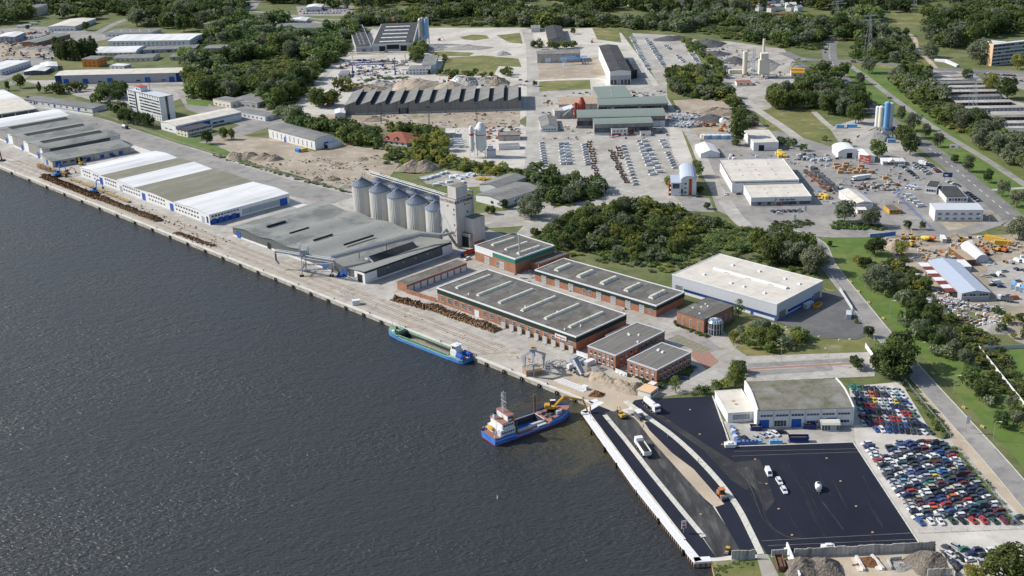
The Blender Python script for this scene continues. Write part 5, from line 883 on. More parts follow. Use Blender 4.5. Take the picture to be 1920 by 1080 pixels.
# ---------------------------------------------------------------- vehicles
def car_meshes():
    P = {}
    for kind, (L, Wd, hb, hr, c0, c1, r0, r1) in dict(saloon=(4.4, 1.72, .82, 1.38, -1.75, 1.15, -1.05, .45), hatchback=(3.9, 1.68, .84, 1.42, -1.85, 1.05, -1.5, .35), estate=(4.5, 1.74, .84, 1.46, -2.15, 1.15, -1.9, .45), van=(5.2, 1.95, 1.1, 2.1, -2.55, 2.2, -2.5, 1.5)).items():
        l, w_ = L/2, Wd/2; g = w_*.86; o = mb('paint')
        xs_ = [-l, -l+.18, c0, c1, l-.22, l]; zt = [hb*.8, hb*.98, hb*1.04, hb, hb*.82, hb*.62]; ws = [w_*.86, w_*.97, w_, w_, w_*.97, w_*.82]
        vs = []
        for x, z, ww in zip(xs_, zt, ws): vs += [(x, -ww, .28), (x, -ww*1.0, z*.72), (x, -ww*.93, z), (x, ww*.93, z), (x, ww, z*.72), (x, ww, .28)]
        fs = [(a*6+k, (a+1)*6+k, (a+1)*6+k+1, a*6+k+1) for a in range(5) for k in range(5)]+[(0, 1, 2, 3, 4, 5), (35, 34, 33, 32, 31, 30)]; fs = [f[::-1] for f in fs]
        o.add(vs, fs); t = hr; o.box(r0, -g+.1, t-.07, r1, g-.1, t)
        for sx in (-1, 1):
            for (xa, za), (xb, zb) in (((c1-.02, hb), (r1, t-.04)), ((c0+.05, hb), (r0, t-.04)), (((r0+r1)/2, hb), ((r0+r1)/2, t-.04))): o.tube((xa, sx*g, za), (xb, sx*(g-.1), zb), .05, 4)
        wh = mb('rubber').tube((0, -.1, 0), (0, .1, 0), .31, 10).use('steel').tube((0, -.115, 0), (0, .115, 0), .17, 8)
        gs = {}
        gs['windscreen'] = mb('glass').add([(c1, -g, hb), (c1, g, hb), (r1, g-.1, t-.06), (r1, -g+.1, t-.06)], [(0, 1, 2, 3)]).mesh('windscreen')
        gs['rear_window'] = mb('glass').add([(c0, g, hb), (c0, -g, hb), (r0, -g+.1, t-.06), (r0, g-.1, t-.06)], [(0, 1, 2, 3)]).mesh('rear_window')
        sidec = 'glass' if kind != 'van' else 'paint'
        sl_ = mb(sidec).add([(c0, -g, hb), (c1, -g, hb), (r1, -g+.1, t-.06), (r0, -g+.1, t-.06)], [(0, 1, 2, 3)]).mesh('side_window'); sr_ = mb(sidec).add([(c1, g, hb), (c0, g, hb), (r0, g-.1, t-.06), (r1, g-.1, t-.06)], [(0, 1, 2, 3)]).mesh('side_window')
        P[kind] = (o.mesh('body'), gs, (sl_, sr_), wh.mesh('wheel'), L, w_)
    return P
CM = car_meshes()
CC = dict(white=(.62, .63, .64), silver=(.36, .38, .40), dark_grey=(.06, .065, .07), black=(.015, .016, .018), dark_blue=(.018, .03, .09), blue=(.03, .08, .26), light_blue=(.14, .30, .42), red=(.34, .032, .028), dark_red=(.14, .02, .025), green=(.03, .17, .12), dark_green=(.02, .055, .045), yellow=(.55, .42, .06), orange=(.48, .13, .04), beige=(.42, .35, .25))
CMAT = {k: mat('car_'+k, v, r=.32, n=.06, s=2, c2=tuple(x*.7+.02 for x in v), s2=.8, t2=.66, spec=.5) for k, v in CC.items()}
def setm(o, m):
    o.material_slots[0].link = 'OBJECT'; o.material_slots[0].material = m
def car(loc, rz, color, kind, label, group, cat='car', name='car', wheels=True, tilt=0, detail=True):
    body, gs, (a, b), wh, L, w_ = CM[kind]; loc = loc+Vector((0, 0, .1))
    t = thing(name, label, cat, loc, rz, group)
    if tilt: t.rotation_euler.y = tilt
    o = put('body', body, t); setm(o, CMAT[color])
    put('windscreen', gs['windscreen'], t)
    if detail or True:
        put('rear_window', gs['rear_window'], t)
        for q in (a, b):
            o = put('side_window', q, t)
            if kind == 'van': setm(o, CMAT[color])
    if wheels:
        for x in (-L*.31, L*.31):
            for y in (-w_+.12, w_-.12): put('wheel', wh, t, (x, y, .31))
    return t
pal = ['white']*6+['silver']*6+['dark_grey']*9+['black']*8+['dark_blue']*8+['blue']*3+['red']*4+['dark_red']*3+['green', 'dark_green', 'dark_green', 'light_blue', 'yellow', 'orange', 'beige']
rc = random.Random(5)
def pk(): return rc.choice(pal), rc.choice(['saloon', 'saloon', 'hatchback', 'estate', 'estate'])
def nm(c): return c.replace('_', ' ')
ncar = 0
# upper scrapyard: rows of cars standing across, nose to the lower right
y0s = [(732, 1591, 1690, 9), (743.5, 1598, 1697, 10), (755, 1603, 1704, 10), (766, 1607, 1711, 10), (777.5, 1610, 1718, 11), (789, 1611, 1722, 10), (800, 1612, 1737, 11), (811, 1636, 1748, 10)]
ca = az((1600, 730), (1611, 741))
for j, (y, xa, xb, n) in enumerate(y0s):
    for i in range(n):
        x = xa+(xb-xa)*(i+.5)/n+rc.uniform(-.6, .6); yy = y+(-2+6*(i+.5)/n)-2; c, k = pk()
        a = ca+rc.uniform(-.07, .07)+(.35 if i > n-3 else 0)
        car(G((x, yy)), a, c, k, '%s scrapped %s, %s from left in the %s row behind the white depot' % (nm(c), k, od(i+1), od(j+1)), 'scrapped cars behind the depot'); ncar += 1
# lower scrapyard: stacked sideways rows
nr = 23; lo = G((1622, 836)), G((1726, 982)); ro = G((1790, 836)), G((1898, 978))
for j in range(nr):
    f = j/(nr-1); y = 834+f*(976-834); xa = 1618+(y-834)*.70; xb = 1772+(y-834)*.83; n = 8
    if j >= nr-2: n = 9
    for i in range(n):
        if j < 4 and i in (1,): continue
        if j < 1 and i == 2: continue
        x = xa+(xb-xa)*(i+.35)/(n-.3)+rc.uniform(-1, 1); yy = y-(2.5 if i > 2 else 0)+rc.uniform(-.6, .6)+(2 if n == 9 else 0); c, k = pk()
        if i == 0 and rc.random() < .6: c = rc.choice(['white', 'silver'])
        a = rc.choice([0, PI])+.10+rc.uniform(-.09, .09)
        if j == nr-1: a = ca+rc.uniform(-.1, .1); yy += 3
        car(G((x, yy)), a, c, k, '%s scrapped %s, %s from left in the %s row of the big scrapyard' % (nm(c), k, od(i+1), od(j+1)), 'scrapped cars in the big scrapyard'); ncar += 1
        if (j*7+i) % 9 == 4 and i in (0, 5, 6):
            c2_, k2 = pk(); o = car(G((x, yy))+Vector((.2, .1, 1.28)), a+.05, c2_, k2, '%s scrapped %s stacked on top, %s from left in the %s row' % (nm(c2_), k2, od(i+1), od(j+1)), 'scrapped cars stacked on others'); ncar += 1
cols = [(1776, 1030, -.9), (1794, 1028, -1.0), (1807, 1032, .3), (1834, 1033, .1), (1860, 1034, .2), (1782, 1042, -1.0), (1800, 1048, -1.2), (1822, 1042, .2), (1848, 1045, .1), (1868, 1046, .2), (1792, 1060, -1.0), (1820, 1052, .2), (1846, 1056, .1), (1862, 1058, .3), (1822, 1070, -.9), (1838, 1072, 1.0), (1905, 982, .2), (1914, 972, .1)]
for i, (x, y, a) in enumerate(cols):
    c, k = pk(); car(G((x, y)), a+rc.uniform(-.05, .05), c, k, '%s scrapped %s, %s in the small corner scrapyard at lower right' % (nm(c), k, od(i+1)), 'scrapped cars at the lower right corner')
# cars parked at the dealer, sales lots and roads
def lot(p0, p1, n, head, label, grp, palx=None, kinds=('saloon', 'hatchback', 'estate'), z=0, name='parked_car', cat='car', wheels=True):
    a = az(*head) if isinstance(head, tuple) else head
    for i in range(n):
        f = (i+.5)/n; p = (p0[0]+(p1[0]-p0[0])*f, p0[1]+(p1[1]-p0[1])*f); c = rc.choice(palx or pal); k = rc.choice(kinds)
        car(G(p), a+rc.uniform(-.04, .04), c, k, '%s %s, %s %s' % (nm(c), 'van' if k == 'van' else 'car', od(i+1), label), grp, cat, name, wheels)
dk = ['black', 'dark_blue', 'dark_blue', 'dark_grey', 'silver', 'white']; hd = ((1700, 305), (1712, 312))
lot((1690, 310), (1722, 336), 7, 0.1, 'down the left column of the dealer car park', 'cars in the dealer car park', dk)
lot((1712, 305), (1742, 329), 7, 0.1, 'down the second column of the dealer car park', 'cars in the dealer car park', ['white', 'silver', 'silver', 'dark_blue'])
lot((1718, 308), (1745, 327), 6, 0.1, 'down the third column of the dealer car park', 'cars in the dealer car park', dk)
lot((1737, 304), (1762, 325), 7, 0.1, 'down the right column of the dealer car park', 'cars in the dealer car park', ['white', 'white', 'silver', 'dark_blue', 'red'])
lot((1776, 342), (1798, 350), 5, -.9, 'along the roadside by the charcoal-roofed office', 'cars by the roadside office')
lot((1812, 361), (1838, 380), 5, .1, 'right of the charcoal-roofed office', 'cars right of the charcoal office', ['black', 'dark_blue'])
lot((1444, 398), (1504, 396), 6, 1.9, 'along the hedge before the showroom', 'cars before the showroom', ['black', 'dark_blue', 'dark_grey'])
lot((1700, 366), (1730, 391), 4, .1, 'down the white van row beside the blue fence', 'vans beside the blue fence', ['white'], ('van',), name='parked_van', cat='van')
lot((1700, 352), (1722, 356), 3, .4, 'from left of the vans behind the blue fence', 'vans beside the blue fence', ['white'], ('van',), name='parked_van', cat='van')
lot((1902, 490), (1940, 495), 4, 1.9, 'along the upper edge of the right-hand van lot', 'vehicles in the right-hand lot', ['white', 'red', 'white'], ('van',), name='parked_van', cat='van')
lot((1898, 505), (1940, 512), 3, 1.8, 'in the middle of the right-hand van lot', 'vehicles in the right-hand lot', ['white', 'dark_blue', 'silver'])
for i, (x, y, a, c, k) in enumerate([(1846, 519, 2.6, 'silver', 'estate'), (1862, 518, 2.0, 'black', 'saloon'), (1873, 517, 1.5, 'white', 'van'), (1883, 510, .2, 'silver', 'saloon'), (1862, 536, .1, 'black', 'saloon'), (1868, 532, .2, 'white', 'van'), (1877, 539, -.2, 'dark_blue', 'saloon'), (1892, 557, .1, 'dark_blue', 'saloon'), (1901, 561, .1, 'orange', 'van'), (1908, 528, .3, 'silver', 'estate')]):
    car(G((x, y)), a, c, k, '%s %s, %s in the scattered group right of the pale blue-grey roof' % (nm(c), 'van' if k == 'van' else 'car', od(i+1)), 'vehicles right of the pale blue-grey roof', 'van' if k == 'van' else 'car', 'parked_van' if k == 'van' else 'parked_car')
# small far lots
lot((1843, 139), (1905, 143), 12, 1.5, 'in the upper row of the far right car park', 'cars in the far right car park', None, wheels=False)
lot((1850, 144), (1918, 153), 12, 1.5, 'in the lower row of the far right car park', 'cars in the far right car park', None, wheels=False)
for r_, (a, b) in enumerate([((563, 18), (640, 17)), ((560, 22), (650, 21)), ((568, 26), (640, 25))]): lot(a, b, 13, 1.5, 'in the %s row of the far car lot at the top' % od(r_+1), 'cars in the far car lot', ['white', 'white', 'silver', 'dark_grey', 'dark_blue'], wheels=False)
# old white vehicles in rows: depot yard
mil = ['white', 'white', 'silver', 'white']
for r_, (a, b, n, k) in enumerate([((1015, 267), (1022, 315), 10, ('estate',)), ((1052, 269), (1057, 311), 7, ('van',)), ((1060, 269), (1068, 311), 7, ('van',)), ((1094, 270), (1102, 312), 9, ('estate',)), ((1167, 272), (1192, 350), 13, ('estate',)), ((1196, 262), (1218, 314), 8, ('estate', 'van')), ((1206, 262), (1238, 328), 8, ('van',)), ((1240, 262), (1249, 280), 3, ('van',)), ((1250, 285), (1266, 318), 7, ('estate',)), ((1218, 320), (1225, 331), 2, ('van',))]):
    lot(a, b, n, az((a[0], a[1]), (a[0]-8, a[1]+1)), 'down the %s line of old white vehicles in the concrete yard' % od(r_+1), 'old white vehicles in the concrete yard', mil, k, name='old_vehicle', cat='vehicle', wheels=False)
for r_, (a, b, n) in enumerate([((1184, 70), (1200, 102), 13), ((1199, 103), (1217, 132), 11), ((1210, 72), (1246, 127), 15), ((1218, 78), (1240, 112), 9), ((1245, 85), (1258, 94), 4), ((1268, 104), (1283, 118), 6), ((1290, 95), (1316, 128), 12)]):
    lot(a, b, n, az((a[0], a[1]), (a[0]-8, a[1]+1)), 'down the %s line of vehicles on the far concrete park' % od(r_+1), 'vehicles on the far concrete park', mil, ('estate', 'van'), name='old_vehicle', cat='vehicle', wheels=False)
one = [((1441, 889), (1447, 895), (1436, 872), 'white', 'van', 'white high-bodied van standing first on the new asphalt'), ((1461, 905), (1464, 908), (1457, 897), 'white', 'estate', 'white estate car behind the van on the new asphalt'), ((1470, 922), (1473, 926), (1466, 914), 'white', 'estate', 'frontmost white estate car on the new asphalt'), ((876, 487), (874, 488), (886, 483), 'white', 'estate', 'white car parked beside the red tipper near the workshop'), ((1281, 711), (1290, 711), (1276, 711), 'dark_blue', 'estate', 'dark blue car parked beside the two-storey brick office'),
 ((1109, 386), (1112, 386), (1100, 385), 'silver', 'saloon', 'silver car by the wood edge next to the paved loop'), ((1039, 386), (1043, 387), (1035, 386), 'black', 'saloon', 'black car alone on the paved loop by the big willow'), ((1361, 365), (1361, 367), (1361, 360), 'white', 'saloon', 'white car left of the showroom'), ((1386, 365), (1390, 365), (1382, 365), 'dark_grey', 'saloon', 'dark grey car left of the showroom'), ((1311, 370), (1316, 370), (1306, 370), 'black', 'saloon', 'black car below the white and orange office house'),
 ((1461, 401), (1464, 401), (1457, 401), 'white', 'hatchback', 'white car just below the dark cars before the showroom'), ((1465, 813), (1470, 813), (1460, 813), 'black', 'estate', 'black car in front of the white depot gates'), ((113, 214), (118, 214), (106, 213), 'white', 'van', 'white van driving on the broad harbour road'), ((173, 233), (177, 234), (169, 232), 'black', 'saloon', 'left black car of the close pair on the harbour road'), ((180, 235), (184, 236), (176, 234), 'black', 'saloon', 'right black car of the close pair on the harbour road'), ((151, 213), (154, 214), (147, 212), 'black', 'saloon', 'black car driving beyond the white van'), ((53, 183), (56, 184), (50, 183), 'black', 'saloon', 'black car on the harbour road near the junction'), ((16, 171), (20, 172), (12, 170), 'dark_grey', 'saloon', 'dark grey car waiting at the left junction'),
 ((1669, 185), (1674, 186), (1664, 185), 'dark_grey', 'estate', 'dark grey car parked on the cycle path lawn'), ((1497, 111), (1502, 111), (1492, 111), 'silver', 'saloon', 'silver car left of the crossroads'), ((1507, 115), (1512, 115), (1502, 115), 'white', 'van', 'white van left of the crossroads'), ((1600, 117), (1606, 118), (1594, 117), 'dark_grey', 'van', 'dark van right of the crossroads'), ((1551, 88), (1551, 90), (1552, 84), 'white', 'saloon', 'white car queuing on the far highway'), ((1548, 94), (1548, 97), (1549, 90), 'black', 'saloon', 'black car queuing on the far highway'), ((1547, 99), (1547, 102), (1548, 95), 'dark_blue', 'saloon', 'dark blue car first in the highway queue'),
 ((190, 295), (194, 296), (186, 294), 'red', 'saloon', 'red car beside the warehouse annex'), ((214, 293), (218, 294), (210, 292), 'blue', 'saloon', 'blue car beside the warehouse annex'), ((165, 302), (169, 303), (161, 301), 'black', 'saloon', 'black car beside the warehouse annex'), ((173, 299), (177, 300), (169, 298), 'dark_grey', 'saloon', 'dark grey car beside the warehouse annex'), ((109, 313), (113, 314), (105, 312), 'white', 'hatchback', 'white car by the blue gate of the annex')]
for p, a, b, c, k, lab in one: car(G(p), az(b, a), c, k, lab, 'single vehicles', 'van' if k == 'van' else 'car', 'parked_van' if k == 'van' else 'parked_car')
# trucks
def truck(p, q, label, cabc='white', bed='white', L=9, kind='tipper', name='truck', load=None, tilt=0):
    a = az(p, q); t = thing(name, label, 'truck', G(p), a); h = L/2
    o = mb(cabc).frus(h-2.0, -1.2, h, 1.2, .9, h-1.95, -1.15, h-.25, 1.15, 3.0); o.build('cab', t); mb('glass').box(h-.17, -1.05, 1.75, h-.02, 1.05, 2.6).build('windscreen', t)
    mb('steel_dark').box(-h, -.5, .7, h-.3, .5, 1.05).box(h-.1, -1.2, .4, h+.1, 1.2, .9).build('chassis', t)
    if kind == 'tipper':
        o = mb(bed); l = L-2.4; z0 = 0; o.box(0, -1.2, 0, l, 1.2, .15).box(0, -1.2, .15, l, -1.1, 1.3).box(0, 1.1, .15, l, 1.2, 1.3).box(0, -1.1, .15, .1, 1.1, 1.3).box(l-.1, -1.1, .15, l, 1.1, 1.5)
        b_ = o.build('tipping_body', t, (-h, 0, 1.1)); b_.rotation_euler.y = -tilt
        if load: ld = mb(load).frus(.15, -1.05, l-.15, 1.05, .16, .8, -.5, l-.8, .5, 1.25).build('load', t, (-h, 0, 1.1)); ld.rotation_euler.y = -tilt
    elif kind == 'tank':
        o = mb(bed); n = 14; o.tube((-h+.2, 0, 2.1), (h-2.4, 0, 2.1), 1.15, n).build('tank', t); mb('steel_dark').box(-h-.5, -1.2, .5, -h+.1, 1.2, 1.2).build('spray_bar', t)
    elif kind == 'mixer': mb(bed).add([], []).tube((-h, 0, 2.9), (-h+2.2, 0, 2.4), .7, 12, 1.3).tube((-h+2.2, 0, 2.4), (h-2.3, 0, 2.0), 1.3, 12, .8).build('drum', t)
    else: mb(bed).box(-h, -1.2, 1.06, h-2.2, 1.2, 3.3).build('cargo_box', t)
    wh = mb('rubber').tube((0, -.17, 0), (0, .17, 0), .5, 12).use('steel').tube((0, -.19, 0), (0, .19, 0), .25, 8).mesh('wheel')
    for x in (h-1.2, -h+2.9, -h+1.5) + ((h-2.7,) if L > 8.5 else ()):
        for y in (-1.05, 1.05): put('wheel', wh, t, (x, y, .5))
    return t
truck((1205, 846), (1193, 828), 'white dump truck loaded with asphalt parked on the milled strip', load='black', L=9.6).scale = (1.3,)*3
truck((1222, 767), (1234, 777), 'white bitumen tank truck with orange rear bar on new asphalt', kind='tank', L=8.6).scale = (1.2,)*3
truck((1079, 699), (1062, 690), 'white truck with raised silver tipping body beside the sand heaps', bed='light_grey', L=10, tilt=.75)
truck((877, 478), (862, 483), 'purple tractor truck with long red tipping trailer near the mill tower', 'dkblue', 'red', 13)
truck((235, 241), (244, 244), 'dark cab tanker truck with white tank driving on the harbour road', 'dkblue', 'white', 8, 'tank')
truck((1615, 337), (1600, 339), 'white lorry beside the timber stacks', L=14, kind='box'); truck((1884, 565), (1872, 563), 'white flatbed truck by the gabled hall', L=8, bed='steel_dark')
truck((1601, 221), (1608, 223), 'blue concrete mixer truck below the blue and white silos', 'dkblue', 'white', 8, 'mixer'); truck((1168, 327-156), (1176, 173), 'yellow and blue lorry at the corner of the bright yard', 'blue', 'yellow', 9, 'box')
truck((1730, 310), (1740, 312), 'white camper-like box truck at the top of the dealer car park', kind='box', L=6)
for i, (x, y) in enumerate([(40, 52), (52, 50), (64, 46)]): truck((x, y), (x+9, y), 'parked white lorry trailer, %s from the left in the top left yard' % od(i+1), kind='box', L=12)
for i, (x, y, c) in enumerate([(60, 225, 'ltblue'), (63, 229, 'boat_blue'), (36, 235, 'ltblue')]): truck((x, y), (x+9, y-2.4), 'blue coach, %s of the group beside the open-sided shed' % od(i+1), c, c, 11, 'box', 'coach')
# tank trailer on asphalt
t = thing('tank_trailer', 'white egg-shaped tank trailer standing alone on the new asphalt', 'trailer', G((1534, 918)), az((1534, 918), (1531, 900))); mb('white').rev(0, 0, [(.01, 0), (.9, .15), (1.2, .8), (1.25, 2), (1.1, 3.6), (.6, 4.3), (.01, 4.5)], 16).build('tank', t, (-2.2, 0, 1.6)).rotation_euler.y = PI/2; mb('steel_dark').box(-2.6, -.9, .5, 2.4, .9, .7).tube((-2.6, 0, .6), (-4, 0, .5), .1, 4).build('frame', t); mb('black').box(-.6, -.5, 2.75, .8, .5, 2.9).build('hatch', t)
for x in (-.7, .7):
    for y in (-1, 1): put('wheel', mb('rubber').tube((0, -.15, 0), (0, .15, 0), .45, 10).mesh('wheel'), t, (x, y, .45))
# rollers, paver, excavators
def roller(p, q, label, c='orange', sc=1):
    t = thing('road_roller', label, 'road roller', G(p), az(p, q)); o = mb(c).box(-1.6, -.8, .7, -.1, .8, 1.7).box(.4, -.7, .6, 2.2, .7, 1.1); o.build('body', t); mb(c).box(-.9, -.8, 2.5, .7, .8, 2.65).build('cab_roof', t); mb('glass').box(-.7, -.7, 1.2, .5, .7, 2.5).build('cab', t)
    d = mb('steel_dark').tube((0, -.85, 0), (0, .85, 0), .65, 16).mesh('drum')
    for x in (-1.6, 1.7): put('drum', d, t, (x, 0, .65))
    t.scale = (sc,)*3
roller((1353, 932), (1360, 942), 'orange road roller with red cab roof on the pier asphalt', 'orange', 1.35); roller((1364, 1036), (1360, 1042), 'small yellow roller beside the concrete screen at the pier end', 'yellow', .8)
t = thing('road_paver', 'white-roofed asphalt paver at the start of the fresh strip', 'paver', G((1199, 784)), az((1190, 775), (1205, 790)))
mb('steel_dark').box(-3, -1.4, .4, 2, 1.4, 1.6).build('body', t); mb('white').box(-2.2, -1.4, 3, 1.4, 1.4, 3.15).build('canopy', t); mb('steel_dark').box(-3.6, -2.3, .1, -2.9, 2.3, .9).box(2, -1.5, .6, 3.4, -1.4, 1.5).box(2, 1.4, .6, 3.4, 1.5, 1.5).build('screed', t); o = mb('steel_dark'); [o.tube((x, y, 1.6), (x, y, 3), .06, 4) for x in (-2, 1.2) for y in (-1.2, 1.2)]; o.build('post', t); mb('rubber').box(-2.6, -1.35, 0, 1.8, -.9, .8).box(-2.6, .9, 0, 1.8, 1.35, .8).build('crawler_tracks', t)
def excavator(loc, rz, label, c='yellow', sc=1, arm=None, wheels=False):
    t = thing('excavator', label, 'excavator', loc, rz); o = mb('rubber').box(-2, -1.4, 0, 2, -.85, .9).box(-2, .85, 0, 2, 1.4, .9); o.build('crawler_tracks', t)
    mb(c).box(-2.3, -1.3, 1.1, 1.3, 1.3, 2.0).box(-2.2, -1.2, 2, -.6, 1.2, 2.5).build('body', t); mb('glass').box(-.3, .25, 2.0, 1.3, 1.25, 3.2).use(c).box(-.35, .2, 3.2, 1.35, 1.3, 3.3).build('cab', t)
    A = arm or [(1, -.2, 1.8), (3.2, -.2, 4.6), (5.6, -.2, 3.8), (6.2, -.2, 1.2)]
    o = mb(c).tube(A[0], A[1], .32, 5, .3).tube(A[1], A[2], .3, 5, .25); o.build('boom', t); mb(c).tube(A[2], A[3], .24, 5, .2).build('dipper_arm', t); x, y, z = A[3]; mb('steel_dark').frus(x-.6, y-.5, x+.6, y+.5, z-.9, x-.5, y-.5, x+.5, y+.5, z).build('bucket', t); t.scale = (sc,)*3; return t
excavator(G((1166, 783)), 1.9, 'yellow excavator working on the milled strip beside the paver', sc=.85)
for i, (x, y, a, lab) in enumerate([(1694, 448, 1.3, 'left of the two upright yellow diggers in the digger yard'), (1710, 448, 1.5, 'right of the two upright yellow diggers in the digger yard'), (1711, 462, .5, 'yellow excavator reaching over rubble in the digger yard'), (1803, 453, 2.8, 'yellow excavator near the yellow containers of the digger yard'), (1788, 480, 1.2, 'yellow digger beside the rusty-roofed shed'), (1848, 478, .4, 'orange digger right of the white tunnel shed'), (1868, 470, 2.0, 'yellow loader in the far right machine row'), (1884, 472, .8, 'orange loader in the far right machine row'), (126, 326, .3, 'orange log grabber between grey and striped warehouses'), (152, 309, 2.2, 'yellow digger beside the warehouse annex wall'), (844, 148, .3, 'tiny yellow excavator on the white rubble heap')]): excavator(G((x, y)), a, lab, 'orange' if 'orange' in lab else 'yellow', 1.0)
for i, (x, y, lab) in enumerate([(109, 331, 'blue material handler crane nearest the railway wagons'), (178, 363, 'blue material handler crane beside the striped warehouse')]):
    excavator(G((x, y)), .8, lab, 'boat_blue', 1.3, [(1, -.2, 1.8), (1.8, -.2, 7), (4.6, -.2, 6.6), (5, -.2, 2.6)])
t = thing('harbour_crane', 'green crane leg at the far left edge of the quay', 'crane', G((4, 302))); mb('green_band').tube((0, 0, 0), (-1, 0, 14), .5, 5).box(-2, -2, 0, 2, 2, 1).build('mast', t)
# ---------------------------------------------------------------- railway wagons, timber, log piles
def logs(center, ax, L, wd, h, n, ln, m='log', rnd=.35, rad=.26):
    o = MB(); r = random.Random(int(L*10+n)); u = Vector((math.cos(ax), math.sin(ax), 0)); v = Vector((-u.y, u.x, 0))
    for i in range(n):
        s, tt = r.uniform(-.5, .5), r.uniform(-.5, .5); z = r.random()*h*(1-(2*abs(tt))**2)*(.55+.45*math.sin(s*17+n)*.5+.3); z = max(.15, z); d = (v+u*r.uniform(-rnd, rnd)+Vector((0, 0, r.uniform(-.15, .15)))).normalized(); c = u*s*L+v*tt*wd*.6+Vector((0, 0, z)); q = ln*r.uniform(.35, .5)
        rr = rad*r.uniform(.7, 1.3); o.use(m).tube(c-d*q, c+d*q, rr, 5); o.use('logend').tube(c-d*(q+.02), c-d*q, rr*.9, 5).tube(c+d*q, c+d*(q+.02), rr*.9, 5)
    return o
def logpile(a, b, wd, h, n, ln, label, m='log', **k):
    A, B = G(a), G(b); c = (A+B)/2; d = B-A; o = logs(c, math.atan2(d.y, d.x), d.length, wd, h, n, ln, m, **k); tag(o.build('log_pile', None, c), label, 'log pile', kind='stuff')
logpile((806, 577), (932, 621), 5, 2.6, 750, 4.5, 'long pile of grey-brown logs before the largest brick hall', rad=.24)
logpile((740, 561), (800, 577), 6, 2.2, 350, 4, 'tangled brown scrap timber pile at the brick garage row', 'rust_pile', rnd=1.2)
logpile((82, 331), (185, 372), 8, 3, 900, 4, 'dark log pile near the railway wagons on the quay', 'rust_pile', rnd=.5)
logpile((182, 370), (300, 415), 6, 2.6, 900, 3.5, 'long stretched log pile on the quay edge before the striped warehouse', rnd=.5)
logpile((330, 436), (400, 462), 6, .8, 160, 3, 'thin scatter of bark and logs beside the quay edge', 'rust_pile', rnd=1.2)
for i, (a, b) in enumerate([((72, 314), (97, 323)), ((98, 324), (126, 333))]):
    A, B = G(a), G(b); t = thing('log_wagon', 'railway wagon loaded with pale logs, %s from the left' % od(i+1), 'wagon', (A+B)/2, az(a, b), 'log wagons on the quay'); Lw = (B-A).length
    mb('steel_dark').box(-Lw/2, -1.4, .8, Lw/2, 1.4, 1.2).build('chassis', t); o = mb('log'); rr = random.Random(i)
    for k in range(140): y, z = rr.uniform(-1.2, 1.2), rr.uniform(1.3, 3.4); s = rr.choice([-.33, 0, .33])*Lw; o.use('log').tube((s-Lw*.14, y, z), (s+Lw*.14, y, z), .17, 5); o.use('logend').tube((s-Lw*.14-.03, y, z), (s-Lw*.14, y, z), .15, 5)
    o.build('log_load', t); o = mb('ochre'); [o.box(s*Lw-.08, y-.06, 1.2, s*Lw+.08, y+.06, 3.9) for s in (-.48, -.2, .2, .48, -.3, .3) for y in (-1.4, 1.4)]; o.build('stake', t)
for i in range(5):
    a, b = (130+i*23, 335+i*9.2), (151+i*23, 343.4+i*9.2); A, B = G(a), G(b); t = thing('flat_wagon', 'empty yellow-staked flat wagon, %s from the left' % od(i+1), 'wagon', (A+B)/2, az(a, b), 'empty flat wagons on the quay'); Lw = (B-A).length
    o = mb('tan').box(-Lw/2, -1.3, .8, Lw/2, 1.3, 1.15); o.build('deck', t); o = mb('tan'); [o.box(s*Lw-.1, y-.06, 1.15, s*Lw+.1, y+.06, 2.4) for s in (-.45, -.15, .15, .45) for y in (-1.25, 1.25)]; o.build('stake', t)
for i, (x, y) in enumerate([(286, 412), (397, 460), (934, 645), (1257-260, 0)][:2]): tag((lambda o: [o.tube((k*1.8, 0, 0), (k*1.8, 0, 4.2), .16, 4) for k in range(4)] and o)(mb('rust')).build('stake_frame', None, G((x, y)), qa), 'rusty upright stake frame, %s on the quay' % ('left one' if i == 0 else 'right one'), 'frame')
# lumber stacks
def stack(name, p, a, L, w_, h, m, label, cat, grp=None, layers=0):
    o = mb(m); n = max(1, int(L/2.4)) if layers else 1
    if layers:
        r = random.Random(int(p[0]))
        for i in range(n):
            for k in range(layers):
                if r.random() < .9 or k == 0: o.box(-L/2+i*L/n+.06, -w_/2, k*h/layers+.04, -L/2+(i+1)*L/n-.06, w_/2, (k+1)*h/layers-.05)
    else: o.box(-L/2, -w_/2, 0, L/2, w_/2, h)
    return tag(o.build(name, None, G(p), a), label, cat, grp)
for j, (y, x0, x1) in enumerate([(311, 1558, 1595), (316, 1562, 1622), (320, 1568, 1620), (325, 1568, 1640), (336, 1648, 1672)]):
    n = int((x1-x0)/14)
    for i in range(n): stack('timber_stack', (x0+(i+.5)*(x1-x0)/n, y), .05, 4.0, 2.2, 2.2+(i % 2)*.7, 'timber', 'stack of sawn timber, %s from left in the %s timber row' % (od(i+1), od(j+1)), 'timber stack', 'timber stacks', 2)
r = random.Random(3)
for i in range(34):
    f = i/34; x, y = 1512+f*42, 322+f*38; stack('brick_pallet', (x+r.uniform(-3, 3), y+r.uniform(-1, 1)), -.6, 2.4, 2.4, r.uniform(1, 2.6), ('redbrown', 'brick', 'steel_dark')[i % 3], '%s pallet stack, %s down the diagonal pallet row' % (('brown', 'brick-red', 'dark')[i % 3], od(i+1)), 'pallet', 'pallet stacks in the builders yard', 2)
for i in range(34):
    f = i/34; x, y = 1520+f*50, 318+f*42; stack('brick_pallet', (x+r.uniform(0, 6), y+r.uniform(-1, 1)), -.6, 2.4, 2.6, r.uniform(1.2, 2.8), 'steel_dark', 'dark block pallet, %s down the long charcoal row' % od(i+1), 'pallet', 'dark pallets in the builders yard', 2)
